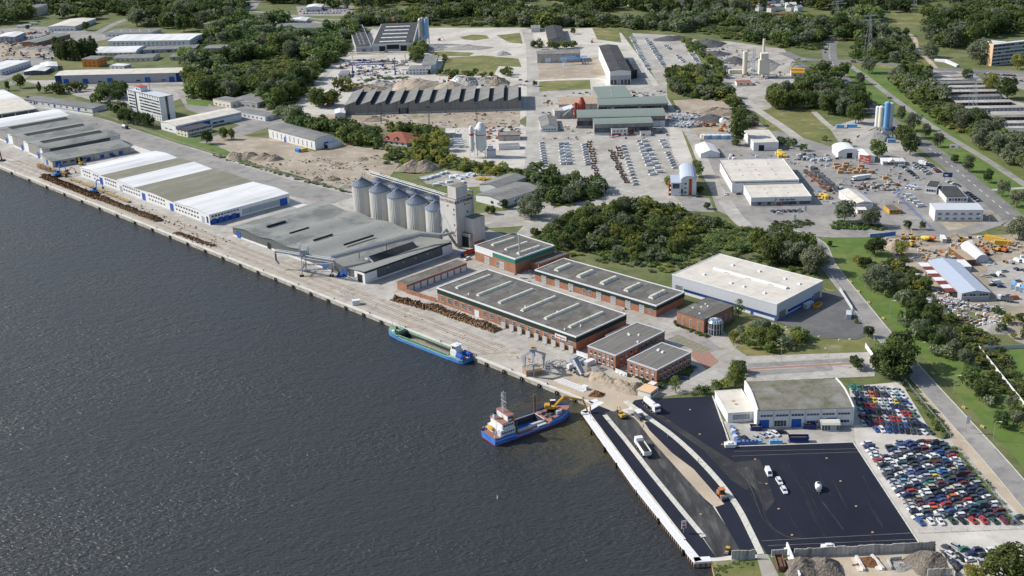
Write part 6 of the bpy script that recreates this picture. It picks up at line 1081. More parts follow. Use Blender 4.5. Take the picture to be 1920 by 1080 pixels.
for i in range(36):
    x, y = 1497+r.random()*62, 291+r.random()*12; stack('paving_pallet', (x, y), .1, 2.2, 2.2, r.uniform(.8, 2), ('steel', 'light_grey', 'steel_dark')[i % 3], '%s paving pallet, %s of the cluster under the tree belt' % (('grey', 'pale', 'dark')[i % 3], od(i+1)), 'pallet', 'paving pallets under the tree belt')
for i in range(46):
    x, y = 1602+r.random()*84, 342+r.random()*16; stack('paving_pallet', (x, y), .1, 2.2, 2.2, r.uniform(.6, 1.8), ('steel_dark', 'gravel_pile', 'redbrown', 'conc_wall')[i % 4], '%s paver pallet, %s of the cluster above the blue-trimmed hall' % (('dark', 'stone', 'brown', 'concrete')[i % 4], od(i+1)), 'pallet', 'paver pallets above the blue-trimmed hall')
for i in range(26):
    x, y = 1362+r.random()*16+i*.7, 292+r.random()*6+i*1.9; stack('wrapped_pallet', (x, y), .1, 2.0, 2.0, r.uniform(.8, 2), ('white', 'light_grey', 'red', 'steel')[i % 4 if i % 5 else 0], '%s wrapped pallet, %s along the fence left of the trade hall' % (('white', 'pale', 'mixed', 'grey')[i % 4 if i % 5 else 0], od(i+1)), 'pallet', 'wrapped pallets left of the trade hall')
for i in range(14): stack('wrapped_pallet', (1318+i*4.3, 259+(i % 2)*1.5), .05, 3.4, 3, 3, ('white', 'light_grey', 'white', 'ltblue')[i % 4], '%s wrapped insulation stack, %s from left above the tent hall' % (('white', 'pale', 'clean white', 'light blue')[i % 4], od(i+1)), 'pallet', 'insulation stacks above the tent hall')
for i in range(10): stack('yellow_pallet', (1449+r.random()*24, 287+r.random()*9), .1, 3, 3, r.uniform(1.5, 3.6), 'tarp_yellow', 'yellow wrapped stack, %s at the right corner of the trade hall' % od(i+1), 'pallet', 'yellow wrapped stacks')
for i in range(8): stack('yellow_pallet', (1538+r.random()*14, 366+r.random()*8), .1, 2.4, 2.4, r.uniform(1.2, 2.6), 'tarp_yellow', 'yellow bag pallet, %s left of the blue-trimmed hall' % od(i+1), 'pallet', 'yellow bag pallets')
# containers
def container(p, q, c, label, L=6.06, grp=None, h=2.6, top=None):
    t = thing('container', label, 'container', G(p), az(p, q), grp); o = mb(c).box(-L/2, -1.2, .1, L/2, 1.2, h); 
    n = int(L/.6)
    for i in range(n): x = -L/2+.3+i*.6; o.box(x-.12, -1.26, .3, x+.12, -1.2, h-.2).box(x-.12, 1.2, .3, x+.12, 1.26, h-.2)
    o.build('body', t); mb(top or c).box(-L/2-.03, -1.25, h+.003, L/2+.03, 1.25, h+.06).build('roof', t); mb('steel').box(-L/2-.06, -1.1, .25, -L/2-.003, -.05, h-.15).box(-L/2-.06, .05, .25, -L/2-.003, 1.1, h-.15).build('door', t); return t
for p, q, c, lab in [((1515, 576), (1523, 572), 'light_grey', 'pale grey container beside the silver hall wall'), ((1591, 595), (1591, 589), 'light_grey', 'white slatted container alone at the fence of the dark yard'), ((1815+4, 461), (1817, 456), 'light_grey', 'white tall container at the top of the digger yard')]: container(p, q, c, lab)
container((1768, 452), (1764, 445), 'white', 'white container with square front between coloured drums and hoarding', 8); container((1865, 452), (1878, 455), 'yellow', 'yellow container stack left unit in the digger yard', 12); container((1880, 459), (1893, 460), 'yellow', 'yellow container in front in the digger yard', 9)
for i in range(3): container((1078+i*5.5, 680+i*1.6), (1086+i*5.5, 676+i*1.6), 'steel', 'grey container, %s from left beside the brick office' % od(i+1), 4.5, 'grey containers beside the brick office')
t = container((1105, 685), (1112, 682), 'white', 'white round-topped site trailer beside the brick office', 5); 
for i in range(4): container((1900+i*8, 540+i*3), (1900+i*8, 534+i*3), ('ltblue', 'white', 'ltblue', 'white')[i], '%s, %s from left at the right edge lot' % (('light blue container', 'white container')[i % 2], od(i+1)), 5, 'containers at the right edge lot')
container((559, 285), (566, 287), 'boat_blue', 'blue and white container before the slotted white warehouse', 5); container((570, 284), (578, 282), 'tarp_yellow', 'yellow container before the slotted white warehouse', 6); container((245, 285), (252, 283), 'cream', 'cream container at the end of the warehouse annex', 6); container((668, 571), (676, 570), 'white', 'white kiosk container on the quay edge', 4)
container((1575, 240), (1583, 240), 'ltblue', 'left light blue site container below the mixer truck', 6); container((1597, 239), (1606, 239), 'ltblue', 'right light blue site container below the mixer truck', 8); container((1671, 267), (1676, 267), 'ltblue', 'white and blue cabin at the foot of the blue silos', 6)
for i, (x, y) in enumerate([(1253, 130), (1268, 128)]): container((x, y), (x+8, y), 'tarp_yellow', 'yellow container, %s at the end of the far vehicle park' % ('left one' if not i else 'right one'), 7)
def skip(p, q, c, label, L=6, h=2, z=0): 
    t = thing('skip', label, 'skip', G(p), az(p, q)); o = mb(c); o.frus(-L/2+.6, -1, L/2-.6, 1, .15, -L/2, -1.25, L/2, 1.25, .2); 
    for s in (-1, 1): o.add([(-L/2+.5, s*1, .15), (L/2-.5, s*1, .15), (L/2, s*1.25, h), (-L/2, s*1.25, h)], [(0, 1, 2, 3)]); o.add([(s*(L/2-.5), -1, .15), (s*(L/2-.5), 1, .15), (s*L/2, 1.25, h), (s*L/2, -1.25, h)], [(0, 1, 2, 3)])
    o.box(-L/2, -1.33, h-.15, L/2, -1.22, h+.03).box(-L/2, 1.22, h-.15, L/2, 1.33, h+.03); o.build('body', t); mb('rust').frus(-L/2+.35, -1.1, L/2-.35, 1.1, .3, -L/2+.8, -.7, L/2-.8, .7, h*.75).build('scrap_load', t)
skip((1497, 828), (1505, 828), 'dkblue', 'big dark blue rectangular skip with rusty rim on the depot apron', 8, 2.6); skip((1417, 806), (1424, 806), 'dkblue', 'small blue skip left in front of the white depot', 4.6, 2); skip((1518, 803), (1525, 803), 'dkblue', 'blue skip beside the ribbed glass shelter', 5, 2); skip((1533, 577), (1540, 573), 'ochre', 'tilted yellow skip beside the silver hall wall', 5.5, 2.2)
# blue cabins row of the depot yard, small bins
for i in range(6): stack('blue_bin', (1386+i*7.4, 834-i*.4), 0, 2.2, 1.2, 1.6, 'ltblue' if i > 4 else 'bin_blue', 'blue recycling bin, %s from left along the depot kerb' % od(i+1), 'bin', 'blue bins along the depot kerb')
for i in range(3): stack('white_bin', (1447+i*7.5, 832), 0, 1.8, 1.4, 1.7, 'ltblue', 'pale blue bin with open lid, %s from left beside the blue row' % od(i+1), 'bin', 'pale blue bins')
for i in range(5): stack('panel_stack', (1373+i*1.9, 806+i*5.5), -1.1, 2.2, 1.1, 1.7, 'light_grey' if i % 2 else 'bin_blue', 'panel crate, %s down the left kerb of the depot yard' % od(i+1), 'crate', 'panel crates on the depot kerb')
for i, (x, y, c, k) in enumerate([(1431, 819, 'silver', 'hatchback'), (1441, 818, 'white', 'hatchback'), (1454, 816, 'white', 'estate'), (1418, 823, 'silver', 'saloon'), (1397, 824, 'dark_blue', 'saloon')]): car(G((x, y)), -1.0, c, k, '%s car, %s in the small group on the depot yard' % (nm(c), od(i+1)), 'cars on the depot yard')
t = thing('compressor', 'white boxy compressor on the kerb beside the new asphalt', 'compressor', G((1368, 838))); mb('white').box(-2, -1.4, .3, 2, 1.4, 1.7).box(-1, -1, 1.7, 1, 1, 2.2).build('body', t); mb('steel_dark').box(-1.8, -1.2, 0, 1.8, 1.2, .3).build('skid', t)
t = thing('compressor', 'white boxy unit standing at the bottom edge of the new asphalt', 'compressor', G((1552, 1030))); mb('white').box(-2.2, -1, .3, 2.2, 1, 1.6).box(-.8, -.6, 1.6, 1.2, .6, 2.2).build('body', t); mb('steel_dark').box(-2, -.9, 0, 2, .9, .3).build('skid', t)
# mixer drums, hopper crane leg on quay
for i, (x, c) in enumerate([(1734, 'tarp_yellow'), (1745, 'orange')]):
    t = thing('mixing_drum', '%s mixing drum lying in the digger yard' % ('yellow' if not i else 'orange-red'), 'drum', G((x, 452)), 2.2); o = mb(c).tube((-3, 0, 2.8), (-.8, 0, 2.1), .7, 12, 1.5).tube((-.8, 0, 2.1), (2.6, 0, 1.6), 1.5, 12, .9); o.build('drum', t); mb('steel_dark').box(-2, -.8, 0, 2, .8, .7).build('cradle', t)
# four-legged grab stand
g = G((1001, 704)); t = thing('grab_stand', 'grey four-legged orange-peel grab standing over a timber crate on the quay', 'grab', g)
lo = [G(p)-g for p in ((984, 695), (1001, 708), (1019, 690), (1000, 684))]; top = Vector((0, 2.2, 12.0))
for i, q in enumerate(lo):
    d = Vector((q.x, q.y-2.2, 0)).normalized(); k0 = Vector((0, 2.2, 0))+d*1.0+Vector((0, 0, 11)); k1 = Vector((q.x, q.y, 7.0))+d*.5; o = mb('steel'); s_ = Vector((-d.y, d.x, 0))*.42
    def slab_(a, b, w0, w1):
        e = d; o.add([a-s_-e*w0, a+s_-e*w0, a+s_+e*w0, a-s_+e*w0, b-s_*w1-e*w1, b+s_*w1-e*w1, b+s_*w1+e*w1, b-s_*w1+e*w1], [(0, 1, 5, 4), (1, 2, 6, 5), (2, 3, 7, 6), (3, 0, 4, 7), (4, 5, 6, 7), (3, 2, 1, 0)])
    slab_(k0, k1, .7, 1.0); slab_(k1, Vector((q.x*.97, q.y*.97, .1)), 1.0, .3); o.build('claw', t)
mb('steel').cyl(0, 2.2, 8.5, 12.5, .9, 10).box(-1.6, .8, 11.4, 1.6, 3.6, 12.6).use('ochre').box(-1, 1.6, 12.6, 1, 2.8, 13.4).build('head', t)
o = mb('timber'); [o.box(-3.8, y, z, 3.8, y+.3, z+.3) for z in (.1, 1.1, 2.1, 3.0) for y in (-.5, 4.8)]; [o.box(x, -.5, z, x+.3, 5.1, z+.3) for z in (.6, 1.6, 2.6) for x in (-3.8, 3.5)]; o.use('gravel_pile').box(-3.4, -.1, .1, 3.4, 4.7, 2.7); tag(o.build('timber_crate', None, g, .3), 'stone-filled timber crate under the four-legged grab', 'crate')
t = thing('notice_board', 'white notice board with red symbols beside the grab stand', 'sign', G((1028, 701)), -.1); mb('white').box(-1.5, -.08, 1.2, 1.5, .08, 5).build('panel', t); mb('steel').box(-1.3, .1, 0, -1.15, .2, 4.5).box(1.15, .1, 0, 1.3, .2, 4.5).build('posts', t); mb('red').box(-.9, -.12, 3.4, -.2, -.081, 4.1).box(.2, -.12, 3.4, .9, -.081, 4.1).box(-.9, -.12, 2.2, -.2, -.081, 2.9).box(.2, -.12, 2.2, .9, -.081, 2.9).build('symbols', t)
t = thing('notice_board', 'white notice sign with colored marks on the pier edge', 'sign', G((1282, 1000)), .3); mb('white').box(-.9, -.05, 2, .9, .05, 5.2).build('panel', t); mb('steel').cyl(0, .1, 0, 5, .08, 5).build('post', t); mb('orange').box(-.5, -.08, 3.6, .5, -.051, 4.4).use('red').box(-.6, -.08, 2.3, .6, -.051, 3.1).build('symbols', t)
t = thing('navigation_light', 'slim pole with red and white navigation light on the pier corner', 'mast', G((1107, 788))); mb('white').cyl(0, 0, 0, 6, .12, 6).build('mast', t); mb('red').cyl(0, 0, 4.6, 6.6, .3, 8).build('lantern', t)
t = thing('channel_buoy', 'small pale pole buoy floating alone in the dark water', 'buoy', G((933, 935), WZ)); mb('cream').cyl(0, 0, -.5, 1.6, .28, 8, .2).use('rust').cyl(0, 0, 1.6, 2.1, .2, 8).build('pole', t)
o = mb('white'); 
for i in range(7): o.box(-9+i*.3, -2.2+i*.62, .1+(i % 2)*.2, 9, -1.9+i*.62, .35+(i % 2)*.2)
tag(o.build('steel_beam_stack', None, G((1072, 722)), qa), 'bundle of long white steel beams lying on the quay', 'beams')
t = thing('pump_trailer', 'small white pump trailer at the end of the white beams', 'trailer', G((1097, 730)), qa); mb('white').box(-1.3, -.8, .5, 1.3, .8, 1.8).build('body', t); mb('rubber').tube((0, -.95, .35), (0, .95, .35), .35, 8).build('wheel', t)
tag((lambda o: [o.box(x, y, z, x+r.uniform(.4, 2), y+r.uniform(.3, 1.2), z+r.uniform(.1, .5)) for x, y, z in [(r.uniform(-9, 9), r.uniform(-4, 4), r.random()*.8) for _ in range(120)]] and o)(mb('conc_wall')).build('rubble', None, G((1055, 686)), qa), 'scattered grey rubble and offcuts beside the brick hall', 'rubble', kind='stuff')
# ---------------------------------------------------------------- people
def person(p, label, az_=0, top='hivis', walk=.25):
    t = thing('person', label, 'person', G(p), az_)
    V = [(0, 0, .95), (0, 0, 1.2), (0, 0, 1.42), (0, 0, 1.52), (0, .02, 1.68), (-.2, 0, 1.4), (-.27, .08, 1.12), (-.24, .25, .95), (.2, 0, 1.4), (.27, -.05, 1.12), (.25, .1, .88), (-.1, 0, .9), (-.12, walk, .5), (-.12, walk*.6, .06), (.1, 0, .9), (.12, -walk*.4, .5), (.12, -walk, .08), (-.12, walk*.6+.15, .04), (.12, -walk+.15, .04)]
    E = [(0, 1), (1, 2), (2, 3), (3, 4), (2, 5), (5, 6), (6, 7), (2, 8), (8, 9), (9, 10), (0, 11), (11, 12), (12, 13), (0, 14), (14, 15), (15, 16), (13, 17), (16, 18)]
    Rr = [.15, .14, .15, .06, .11, .07, .05, .035, .07, .05, .035, .1, .075, .05, .1, .075, .05, .04, .04]
    me = bpy.data.meshes.new('body'); me.from_pydata(V, E, []); o = put('body', me, t); o.modifiers.new('s', 'SKIN')
    for i, s in enumerate(me.skin_vertices[0].data): s.radius = (Rr[i], Rr[i]); s.use_root = i == 0
    o.modifiers.new('d', 'SUBSURF').levels = 1
    dg = bpy.context.evaluated_depsgraph_get(); dg.update(); m2 = bpy.data.meshes.new_from_object(o.evaluated_get(dg)); o.modifiers.clear(); o.data = m2
    m2.materials.clear(); [m2.materials.append(M(x)) for x in ('skin', top, 'jeans')]
    for f in m2.polygons: z = f.center.z; f.material_index = 0 if z > 1.5 or (abs(f.center.x) > .2 and z < 1.0) else (1 if z > .93 else 2)
    h = mb('orange').rev(0, .02, [(.13, 1.72), (.13, 1.78), (.09, 1.85), (.01, 1.87)], 8); h.build('helmet', t); return t
person((1206, 803), 'worker in orange vest walking on the sandy strip near the paver', 0); person((1252, 822), 'worker in orange vest standing on fresh asphalt mid strip', 1.2); person((1309, 867), 'worker in bright orange vest beside the curved kerb', 2.2)
# ---------------------------------------------------------------- spoil heaps
def pile(p, rx, ry, h, m, label, rz=0, seed=0, rough=.35, name='spoil_heap', peaks=None):
    r = random.Random(seed*7+int(p[0])); n = 26; ph = [r.uniform(0, 6.3) for _ in range(8)]; vs = []; fs = []; pk_ = peaks or [(0, 0, 1, 1)]
    for j in range(n+1):
        for i in range(n+1):
            u, v = 2*i/n-1, 2*j/n-1; x = u*math.sqrt(1-v*v/2); y = v*math.sqrt(1-u*u/2); z = 0
            for (px_, py_, k, w_) in pk_: z = max(z, k*max(0, 1-math.hypot(x-px_, y-py_)/w_)**.9)
            ed = 1-max(abs(u), abs(v)); z *= 1+rough*(.5*math.sin(5*x+ph[0])*math.sin(6*y+ph[1])+.3*math.sin(13*x+ph[2])*math.sin(11*y+ph[3])+.25*r.uniform(-1, 1)); z = z*min(1, ed*6) if ed > 0 else -.05
            vs.append((x*rx*(1+.12*math.sin(4*math.atan2(y, x)+ph[4])), y*ry*(1+.12*math.sin(3*math.atan2(y, x)+ph[5])), z*h))
    for j in range(n):
        for i in range(n): a = j*(n+1)+i; fs.append((a, a+1, a+n+2, a+n+1))
    o = mb(m).add(vs, fs); return tag(o.build(name, None, G(p), rz), label, 'heap')
pile((1150, 722), 15, 6.5, 4, 'sand_pile', 'large rough sand heap beside the two-storey brick offices', qa, 1, .5, peaks=[(-.4, 0, 1, .8), (.3, .1, .85, .7)]); pile((1192, 728), 6, 4.5, 3, 'earth_pile', 'smaller lumpy earth heap left of the plywood-roofed cabin', 0, 2, .6); pile((1100, 693), 4, 3, 1.8, 'sand_pile', 'small sand heap behind the tipping truck'); pile((1120, 693), 4.5, 3, 2, 'gravel_pile', 'small grey gravel heap below the brick office'); pile((1119, 741), 4, 3, 2, 'rust_pile', 'dark scrap tangle on the sandy quay corner', 0, 4, .9)
pile((1524, 1068), 11, 9, 5, 'chips', 'big dark shingle heap at the bottom edge behind concrete walls', 0, 1, .3, peaks=[(-.35, 0, 1, .75), (.35, 0, .9, .7)]); pile((1746, 1058), 9, 7.5, 4.6, 'chips', 'right-hand pale shingle heap behind the concrete wall', 0, 2, .25); pile((1628, 1054), 5, 3.5, 1.6, 'rust_pile', 'rusty brown chip heap between low concrete walls', 0, 3); pile((1686, 1064), 5, 3, 1.2, 'gravel_pile', 'low grey gravel heap inside the small concrete bay', 0, 4); pile((1608, 1060), 2.4, 1.2, .6, 'rust_pile', 'tiny brown chip patch left of the low wall', 0, 5)
pile((1666, 464), 8, 7, 5, 'sand_pile', 'pale double sand heap in the digger yard', 0, 6, .2, peaks=[(-.4, .3, .9, .7), (.25, -.3, 1, .75)]); pile((1770, 489), 9, 6, 3, 'earth_pile', 'brown gravel mound beside the rusty-roofed shed', 0, 7); pile((1715, 488), 9, 3, 1.8, 'gravel_pile', 'grey rubble ridge left of the brown gravel mound', 0, 8, .9); pile((1866, 618), 9, 6, 3.4, 'gravel_pile', 'grey conical gravel heap in scrub at the right edge', 0, 9, .1); pile((1868, 600), 4, 3, 2, 'sand_pile', 'small beige heap above the grey conical gravel heap', 0, 10)
for i, (x, y, rx, ry, h) in enumerate([(1775, 570, 11, 5, 2.2), (1745, 566, 7, 4, 1.5), (1840, 580, 12, 4, 1.8), (1800, 532, 4, 12, 2.2), (1783, 505, 4, 8, 2.0), (1722, 520, 5, 3, 1.4)]): 
    P_ = G((x, y)); o = MB(); rr = random.Random(i+50)
    for k in range(260): o.use(rr.choice(['white', 'light_grey', 'steel_dark', 'conc_wall', 'redbrown', 'conc_wall', 'light_grey', 'orange' if k % 9 == 0 else 'white'])); a, b = rr.gauss(0, .4)*rx, rr.gauss(0, .4)*ry; z = max(0, rr.random()*h*(1-min(1, abs(a)/rx))); s_ = rr.uniform(.3, 1.5); o.box(a, b, z, a+s_, b+rr.uniform(.3, 1.3), z+rr.uniform(.15, .8))
    tag(o.build('scrap_heap', None, P_, rr.uniform(-.2, .2)), 'mixed scrap heap, %s around the pale blue-grey gabled hall' % od(i+1), 'scrap heap', 'scrap heaps around the gabled hall', 'stuff')
pile((470, 297), 19, 12, 6, 'earth_pile', 'large brown earth heaps on the sand field left part', 0, 11, .5, peaks=[(-.6, .2, .9, .5), (0, .1, 1, .5), (.5, -.1, .8, .5)]); pile((507, 299), 11, 9, 5, 'earth_pile', 'right-hand brown earth heap beside the slotted white warehouse', 0, 12, .4, peaks=[(-.3, .3, .9, .6), (.3, -.2, 1, .6)])
pile((785, 318), 17, 11, 8, 'earth_pile', 'steep eroded earth mound with green top behind the silos', 0, 13, .35, peaks=[(-.3, .1, 1, .7), (.3, 0, .95, .7)]); pile((610, 338), 11, 6, 3.4, 'earth_pile', 'dark and pale spoil heap on the field beside the harbour road', 0, 14, .5, peaks=[(-.5, 0, .8, .5), (.4, 0, 1, .6)]); pile((678, 300), 6, 5, 2, 'earth_pile', 'small dark spoil mound in the middle of the field', 0, 15); pile((632, 308), 6, 4, 1.6, 'earth_pile', 'low weedy mound on the sand field', 0, 16); pile((650, 352), 7, 3, 2.2, 'gravel_pile', 'pale rubble mound against the harbour road verge', 0, 17)
pile((815, 171), 46, 30, 13, 'sand_pile', 'huge pale sand mountain behind the sawtooth hall', 0, 18, .2, peaks=[(-.35, .2, 1, .8), (.35, -.1, .8, .6)]); pile((738, 161), 26, 18, 7, 'gravel_pile', 'grey rubble mountain left of the huge sand mountain', 0, 19, .6, peaks=[(-.4, 0, .9, .6), (.4, 0, .8, .6)]); pile((690, 168), 20, 14, 5, 'earth_pile', 'rubble ridge at the left of the grey rubble mountain', 0, 20, .6)
pile((876, 158), 15, 14, 8, 'gravel_pile', 'small grey rubble cone right of the huge sand mountain', 0, 21, .4); pile((858, 152), 9, 8, 5, 'white', 'bright white rubble heap behind the sawtooth hall', 0, 22, .5); pile((910, 155), 20, 12, 6, 'gravel_pile', 'wide pale rubble heap toward the service road', 0, 23, .5); pile((932, 157), 14, 13, 8, 'earth_pile', 'brownish rubble cone nearest the service road', 0, 24, .5)
pile((815, 92), 18, 16, 5, 'gravel_pile', 'pale gravel heap right of the precast hall', 0, 25, .3); pile((875, 91), 30, 14, 4.5, 'gravel_pile', 'long grey gravel heap on the pale open ground', 0, 26, .3); pile((943, 102), 10, 10, 4, 'gravel_pile', 'small gravel cone beside the curved track', 0, 27, .3)
pile((700, 226), 14, 6, 4, 'earth_pile', 'dark earth heap against the sawtooth hall front', 0, 28, .4); pile((745, 239), 16, 9, 4.5, 'earth_pile', 'dark soil mound with grass left of the villa', 0, 29, .4); pile((678, 238), 8, 7, 4, 'sand_pile', 'pale sand cone left of the dark soil mound', 0, 30, .3)
pile((1323, 84), 24, 20, 7, 'dark_gravel', 'black coal-like heap, largest in the asphalt plant yard', 0, 31, .2); pile((1377, 116), 15, 14, 6, 'dark_gravel', 'dark cone heap in the middle of the asphalt plant yard', 0, 32, .15); pile((1262, 74), 26, 12, 5, 'dark_gravel', 'long dark heap at the wood edge by the asphalt plant', 0, 33, .4); pile((1340, 102), 18, 14, 4, 'dark_gravel', 'low dark heap behind the scrub by the asphalt plant', 0, 34, .4); pile((1332, 225), 16, 12, 5, 'dark_gravel', 'dark gravel heap on the brown field by the poplar', 0, 35, .2); pile((1345, 212), 26, 12, 5, 'earth_pile', 'brown earth ridge on the field by the tall poplar', 0, 36, .4)
pile((1355, 228), 6, 5, 3.6, 'white', 'small white cone beside the dark gravel heap', 0, 37, .2); pile((1465, 130), 32, 22, 9, 'gravel_pile', 'grey gravel mountain beside the asphalt plant towers', 0, 38, .2, peaks=[(-.4, .2, 1, .7), (.3, -.2, .9, .7)]); pile((90-20, 92), 22, 10, 3.5, 'gravel_pile', 'scrap and rubble heap in the top left yard', 0, 39, .9); pile((30, 92), 14, 8, 3, 'earth_pile', 'brown soil heap in the top left yard', 0, 40, .6)
# white junk heap east of the workshops
for i, (x, y, rx, ry) in enumerate([(1285, 222, 14, 12), (1290, 236, 12, 7), (1080, 158, 3, 3), (775, 128, 5, 3)][:2]):
    o = MB(); rr = random.Random(i+80)
    for k in range(420): o.use(rr.choice(['white', 'light_grey', 'white', 'steel_dark', 'orange' if k % 11 == 0 else 'light_grey'])); a, b = rr.gauss(0, .4)*rx, rr.gauss(0, .4)*ry; s_ = rr.uniform(.8, 2.6); z = rr.random()*1.6; o.box(a, b, z, a+s_, b+rr.uniform(.6, 1.6), z+rr.uniform(.4, 1.6))
    tag(o.build('scrap_heap', None, G((x, y))), '%s white appliance scrap heap beside the middle workshop' % ('upper' if not i else 'lower'), 'scrap heap', kind='stuff')
# rusty machine rows in the concrete yard
for i, (a, b, n) in enumerate([((1104, 265), (1120, 332), 15), ((1146, 282), (1176, 345), 18), ((1160, 276), (1166, 300), 5)]):
    for k in range(n):
        f = (k+.5)/n; p = (a[0]+(b[0]-a[0])*f+r.uniform(-2.5, 2.5), a[1]+(b[1]-a[1])*f); o = mb(('rust', 'redbrown', 'rust', 'steel_dark')[k % 4]); L_, w_ = r.uniform(2.5, 5), r.uniform(1.4, 2.2)
        o.box(-L_/2, -w_/2, .4, L_/2, w_/2, .7).box(-L_/2, -w_/2, .7, -L_/4, w_/2, r.uniform(1, 2)).tube((0, 0, .7), (L_/2, 0, 1.9), .12, 4).box(L_/4, -w_/2, .7, L_/2, w_/2, 1.2).tube((-L_/3, -w_/2, .4), (-L_/3, w_/2, .4), .4, 8).tube((L_/3, -w_/2, .4), (L_/3, w_/2, .4), .4, 8)
        tag(o.build('rusty_trailer', None, G(p), r.uniform(-.2, .2)), 'rusty trailer frame, %s down the %s rusty row of the concrete yard' % (od(k+1), od(i+1)), 'trailer', 'rusty trailers in the concrete yard')
# stone-yard bays at the bottom edge
def wall_run(label, a, b, h, n, th=.35, m='conc_wall'):
    A, B = G(a), G(b); t = thing('concrete_wall', label, 'wall', A, math.atan2(B.y-A.y, B.x-A.x)); L = (B-A).length; rr = random.Random(n)
    for i in range(n): mb(m).box(L*i/n+.04, -th/2, 0, L*(i+1)/n-.04, th/2, h*rr.uniform(.92, 1.05)).box(L*i/n+.04, -th*2, 0, L*(i+1)/n-.04, -th/2-.003, .3).build('panel', t)
wall_run('tall grey L-panel wall screening the shingle bays from the asphalt', (1488, 1046), (1728, 1034), 3.6, 30); wall_run('short L-panel wall at the right end of the shingle bays', (1728, 1034), (1752, 1031), 3.8, 4); wall_run('grey panel wall at the pier end by the small yellow roller', (1371, 1050), (1416, 1047), 3.6, 6); wall_run('small panel wall left of the rusty skip', (1446, 1044), (1476, 1042), 2.8, 4)
wall_run('white sloping wall beside the rusty skip', (1475, 1028), (1500, 1090), 2.6, 1, .5, 'white'); wall_run('low kerb-like wall of the brown chip bay left side', (1605, 1046), (1620, 1072), 1.2, 3, .9, 'conc_pale'); wall_run('low kerb-like wall of the brown chip bay right side', (1634, 1044), (1656, 1070), 1.2, 3, .9, 'conc_pale'); wall_run('right boundary wall of the shingle yard with panels', (1752, 1031), (1790, 1085), 2.6, 8); wall_run('front panel wall at the bottom right corner of the shingle yard', (1738, 1082), (1784, 1080), 3.2, 7); wall_run('small inner bay wall around the grey gravel', (1664, 1052), (1672, 1070), 1.4, 3, .5); wall_run('small inner bay wall on top of the grey gravel', (1668, 1052), (1690, 1050), 1.6, 3, .5)
wall_run('long low wall before the boundary of the brick garage row', (762, 549), (818, 566), 2.2, 6, .3, 'brick')
wall_run('white garden wall between the two brick offices', (1154, 697), (1176, 706), 1.8, 3, .3, 'white'); wall_run('white wall between brick hall and brick office', (1081, 664), (1103, 672), 2.0, 3, .3, 'white')
skip((1462, 1062), (1466, 1075), 'redbrown', 'open rusty skip beside the white sloping wall', 7, 2.4)
# white chevron concrete sculpture walls near garages, yellow road stones
for i, p in enumerate([(1552, 481), (1567, 498), (1595, 530), (1610, 547), (1629, 568), (1656, 598), (1711, 659), (1749, 701), (1807, 765), (1842, 801)]):
    o = mb('block_yellow').box(-.8, -.4, 0, -.1, .4, .8).box(.1, -.4, 0, .8, .4, .8); tag(o.build('road_block', None, G(p), -.9), 'pair of yellow concrete blocks on the road verge, %s from the top' % od(i+1), 'block', 'yellow blocks along the east road')
for i, p in enumerate([(1428, 602), (1449, 608), (1474, 614), (1518, 627), (1536, 632), (1574, 638), (1594, 637), (1632, 634), (1380, 651)]): tag(mb('kerb').frus(-.7, -.5, .7, .5, 0, -.4, -.3, .4, .3, .6).build('boulder', None, G(p)), 'pale boulder edging the lawn of the silver hall, %s from left' % od(i+1), 'boulder', 'boulders edging the lawn')
# flags before the showroom
for i, (p, c) in enumerate([((1488, 425), 'white'), ((1497, 412), 'white'), ((1508, 408), 'white'), ((1770+40, 812), 'white')]):
    t = thing('flag', 'white banner on a tall pole, %s' % ('left one before the showroom', 'middle one before the showroom', 'right one before the showroom', 'one beside the scrapyard gate')[i], 'flag', G(p)); mb('galv').cyl(0, 0, 0, 8, .09, 5).build('pole', t); mb(c).add([(0, 0, 4), (1.4, .1, 4.2), (1.5, .2, 7.4), (0, 0, 7.8), (0, .06, 4), (1.4, .16, 4.2), (1.5, .26, 7.4), (0, .06, 7.8)], [(0, 1, 2, 3), (7, 6, 5, 4), (0, 4, 5, 1), (1, 5, 6, 2), (2, 6, 7, 3)]).build('banner', t)
# concrete plants
g = G((1657, 260)); t = thing('cement_silo_group', 'cluster of blue and white cement silos on steel legs', 'silos', g)
for x, y, c, rr_, z0, z1 in ((-5.2, 4, 'white', 1.5, 9, 24), (-3, 2, 'cream', 1.9, 9, 24.5), (.6, 0, 'ltblue', 2.0, 8, 28), (4.2, 1, 'light_grey', 2.0, 9, 27), (3.5, 5, 'light_grey', 1.8, 9, 26)):
    mb(c).rev(x, y, [(.3, z0-3), (rr_, z0), (rr_, z1), (rr_*.6, z1+.7), (.01, z1+.9)], 14).build('silo', t)
o = mb('steel')
for x in (-6.5, -2, 2, 6): [o.tube((x, y, 0), (x, y, 9), .2, 4) for y in (-1.8, 3, 6.5)]
o.truss((-6, -1.8, 8.8), (6, -1.8, 8.8), .8, .1, 8).tube((-6, -1.8, 1), (0, -1.8, 8), .14, 4).tube((0, -1.8, 1), (6, -1.8, 8), .14, 4); o.build('leg_frame', t); o = mb('white'); [o.tube((-5.2, 0, 25.5), (1, -1, 29.5), .08, 4), o.tube((1, -1, 29.5), (5.5, 1, 28.5), .08, 4), o.tube((1, 0, 28.5), (1, -1, 29.6), .08, 4)]; o.build('railing', t); mb('light_grey').box(-2, -2, 3, 5, 3, 6.5).use('dkblue').box(5.5, -2, 4, 8, 2, 9).build('mixer_house', t)
pile((1634, 262), 14, 11, 7, 'gravel_pile', 'fan-shaped aggregate heap in bays before the blue silos', 0, 44, .08, peaks=[(.3, .5, 1, 1.4)])
wall_run('slanting bay wall on the left side of the fan-shaped aggregate', (1606, 262), (1646, 243), 3, 10, .4, 'timber')
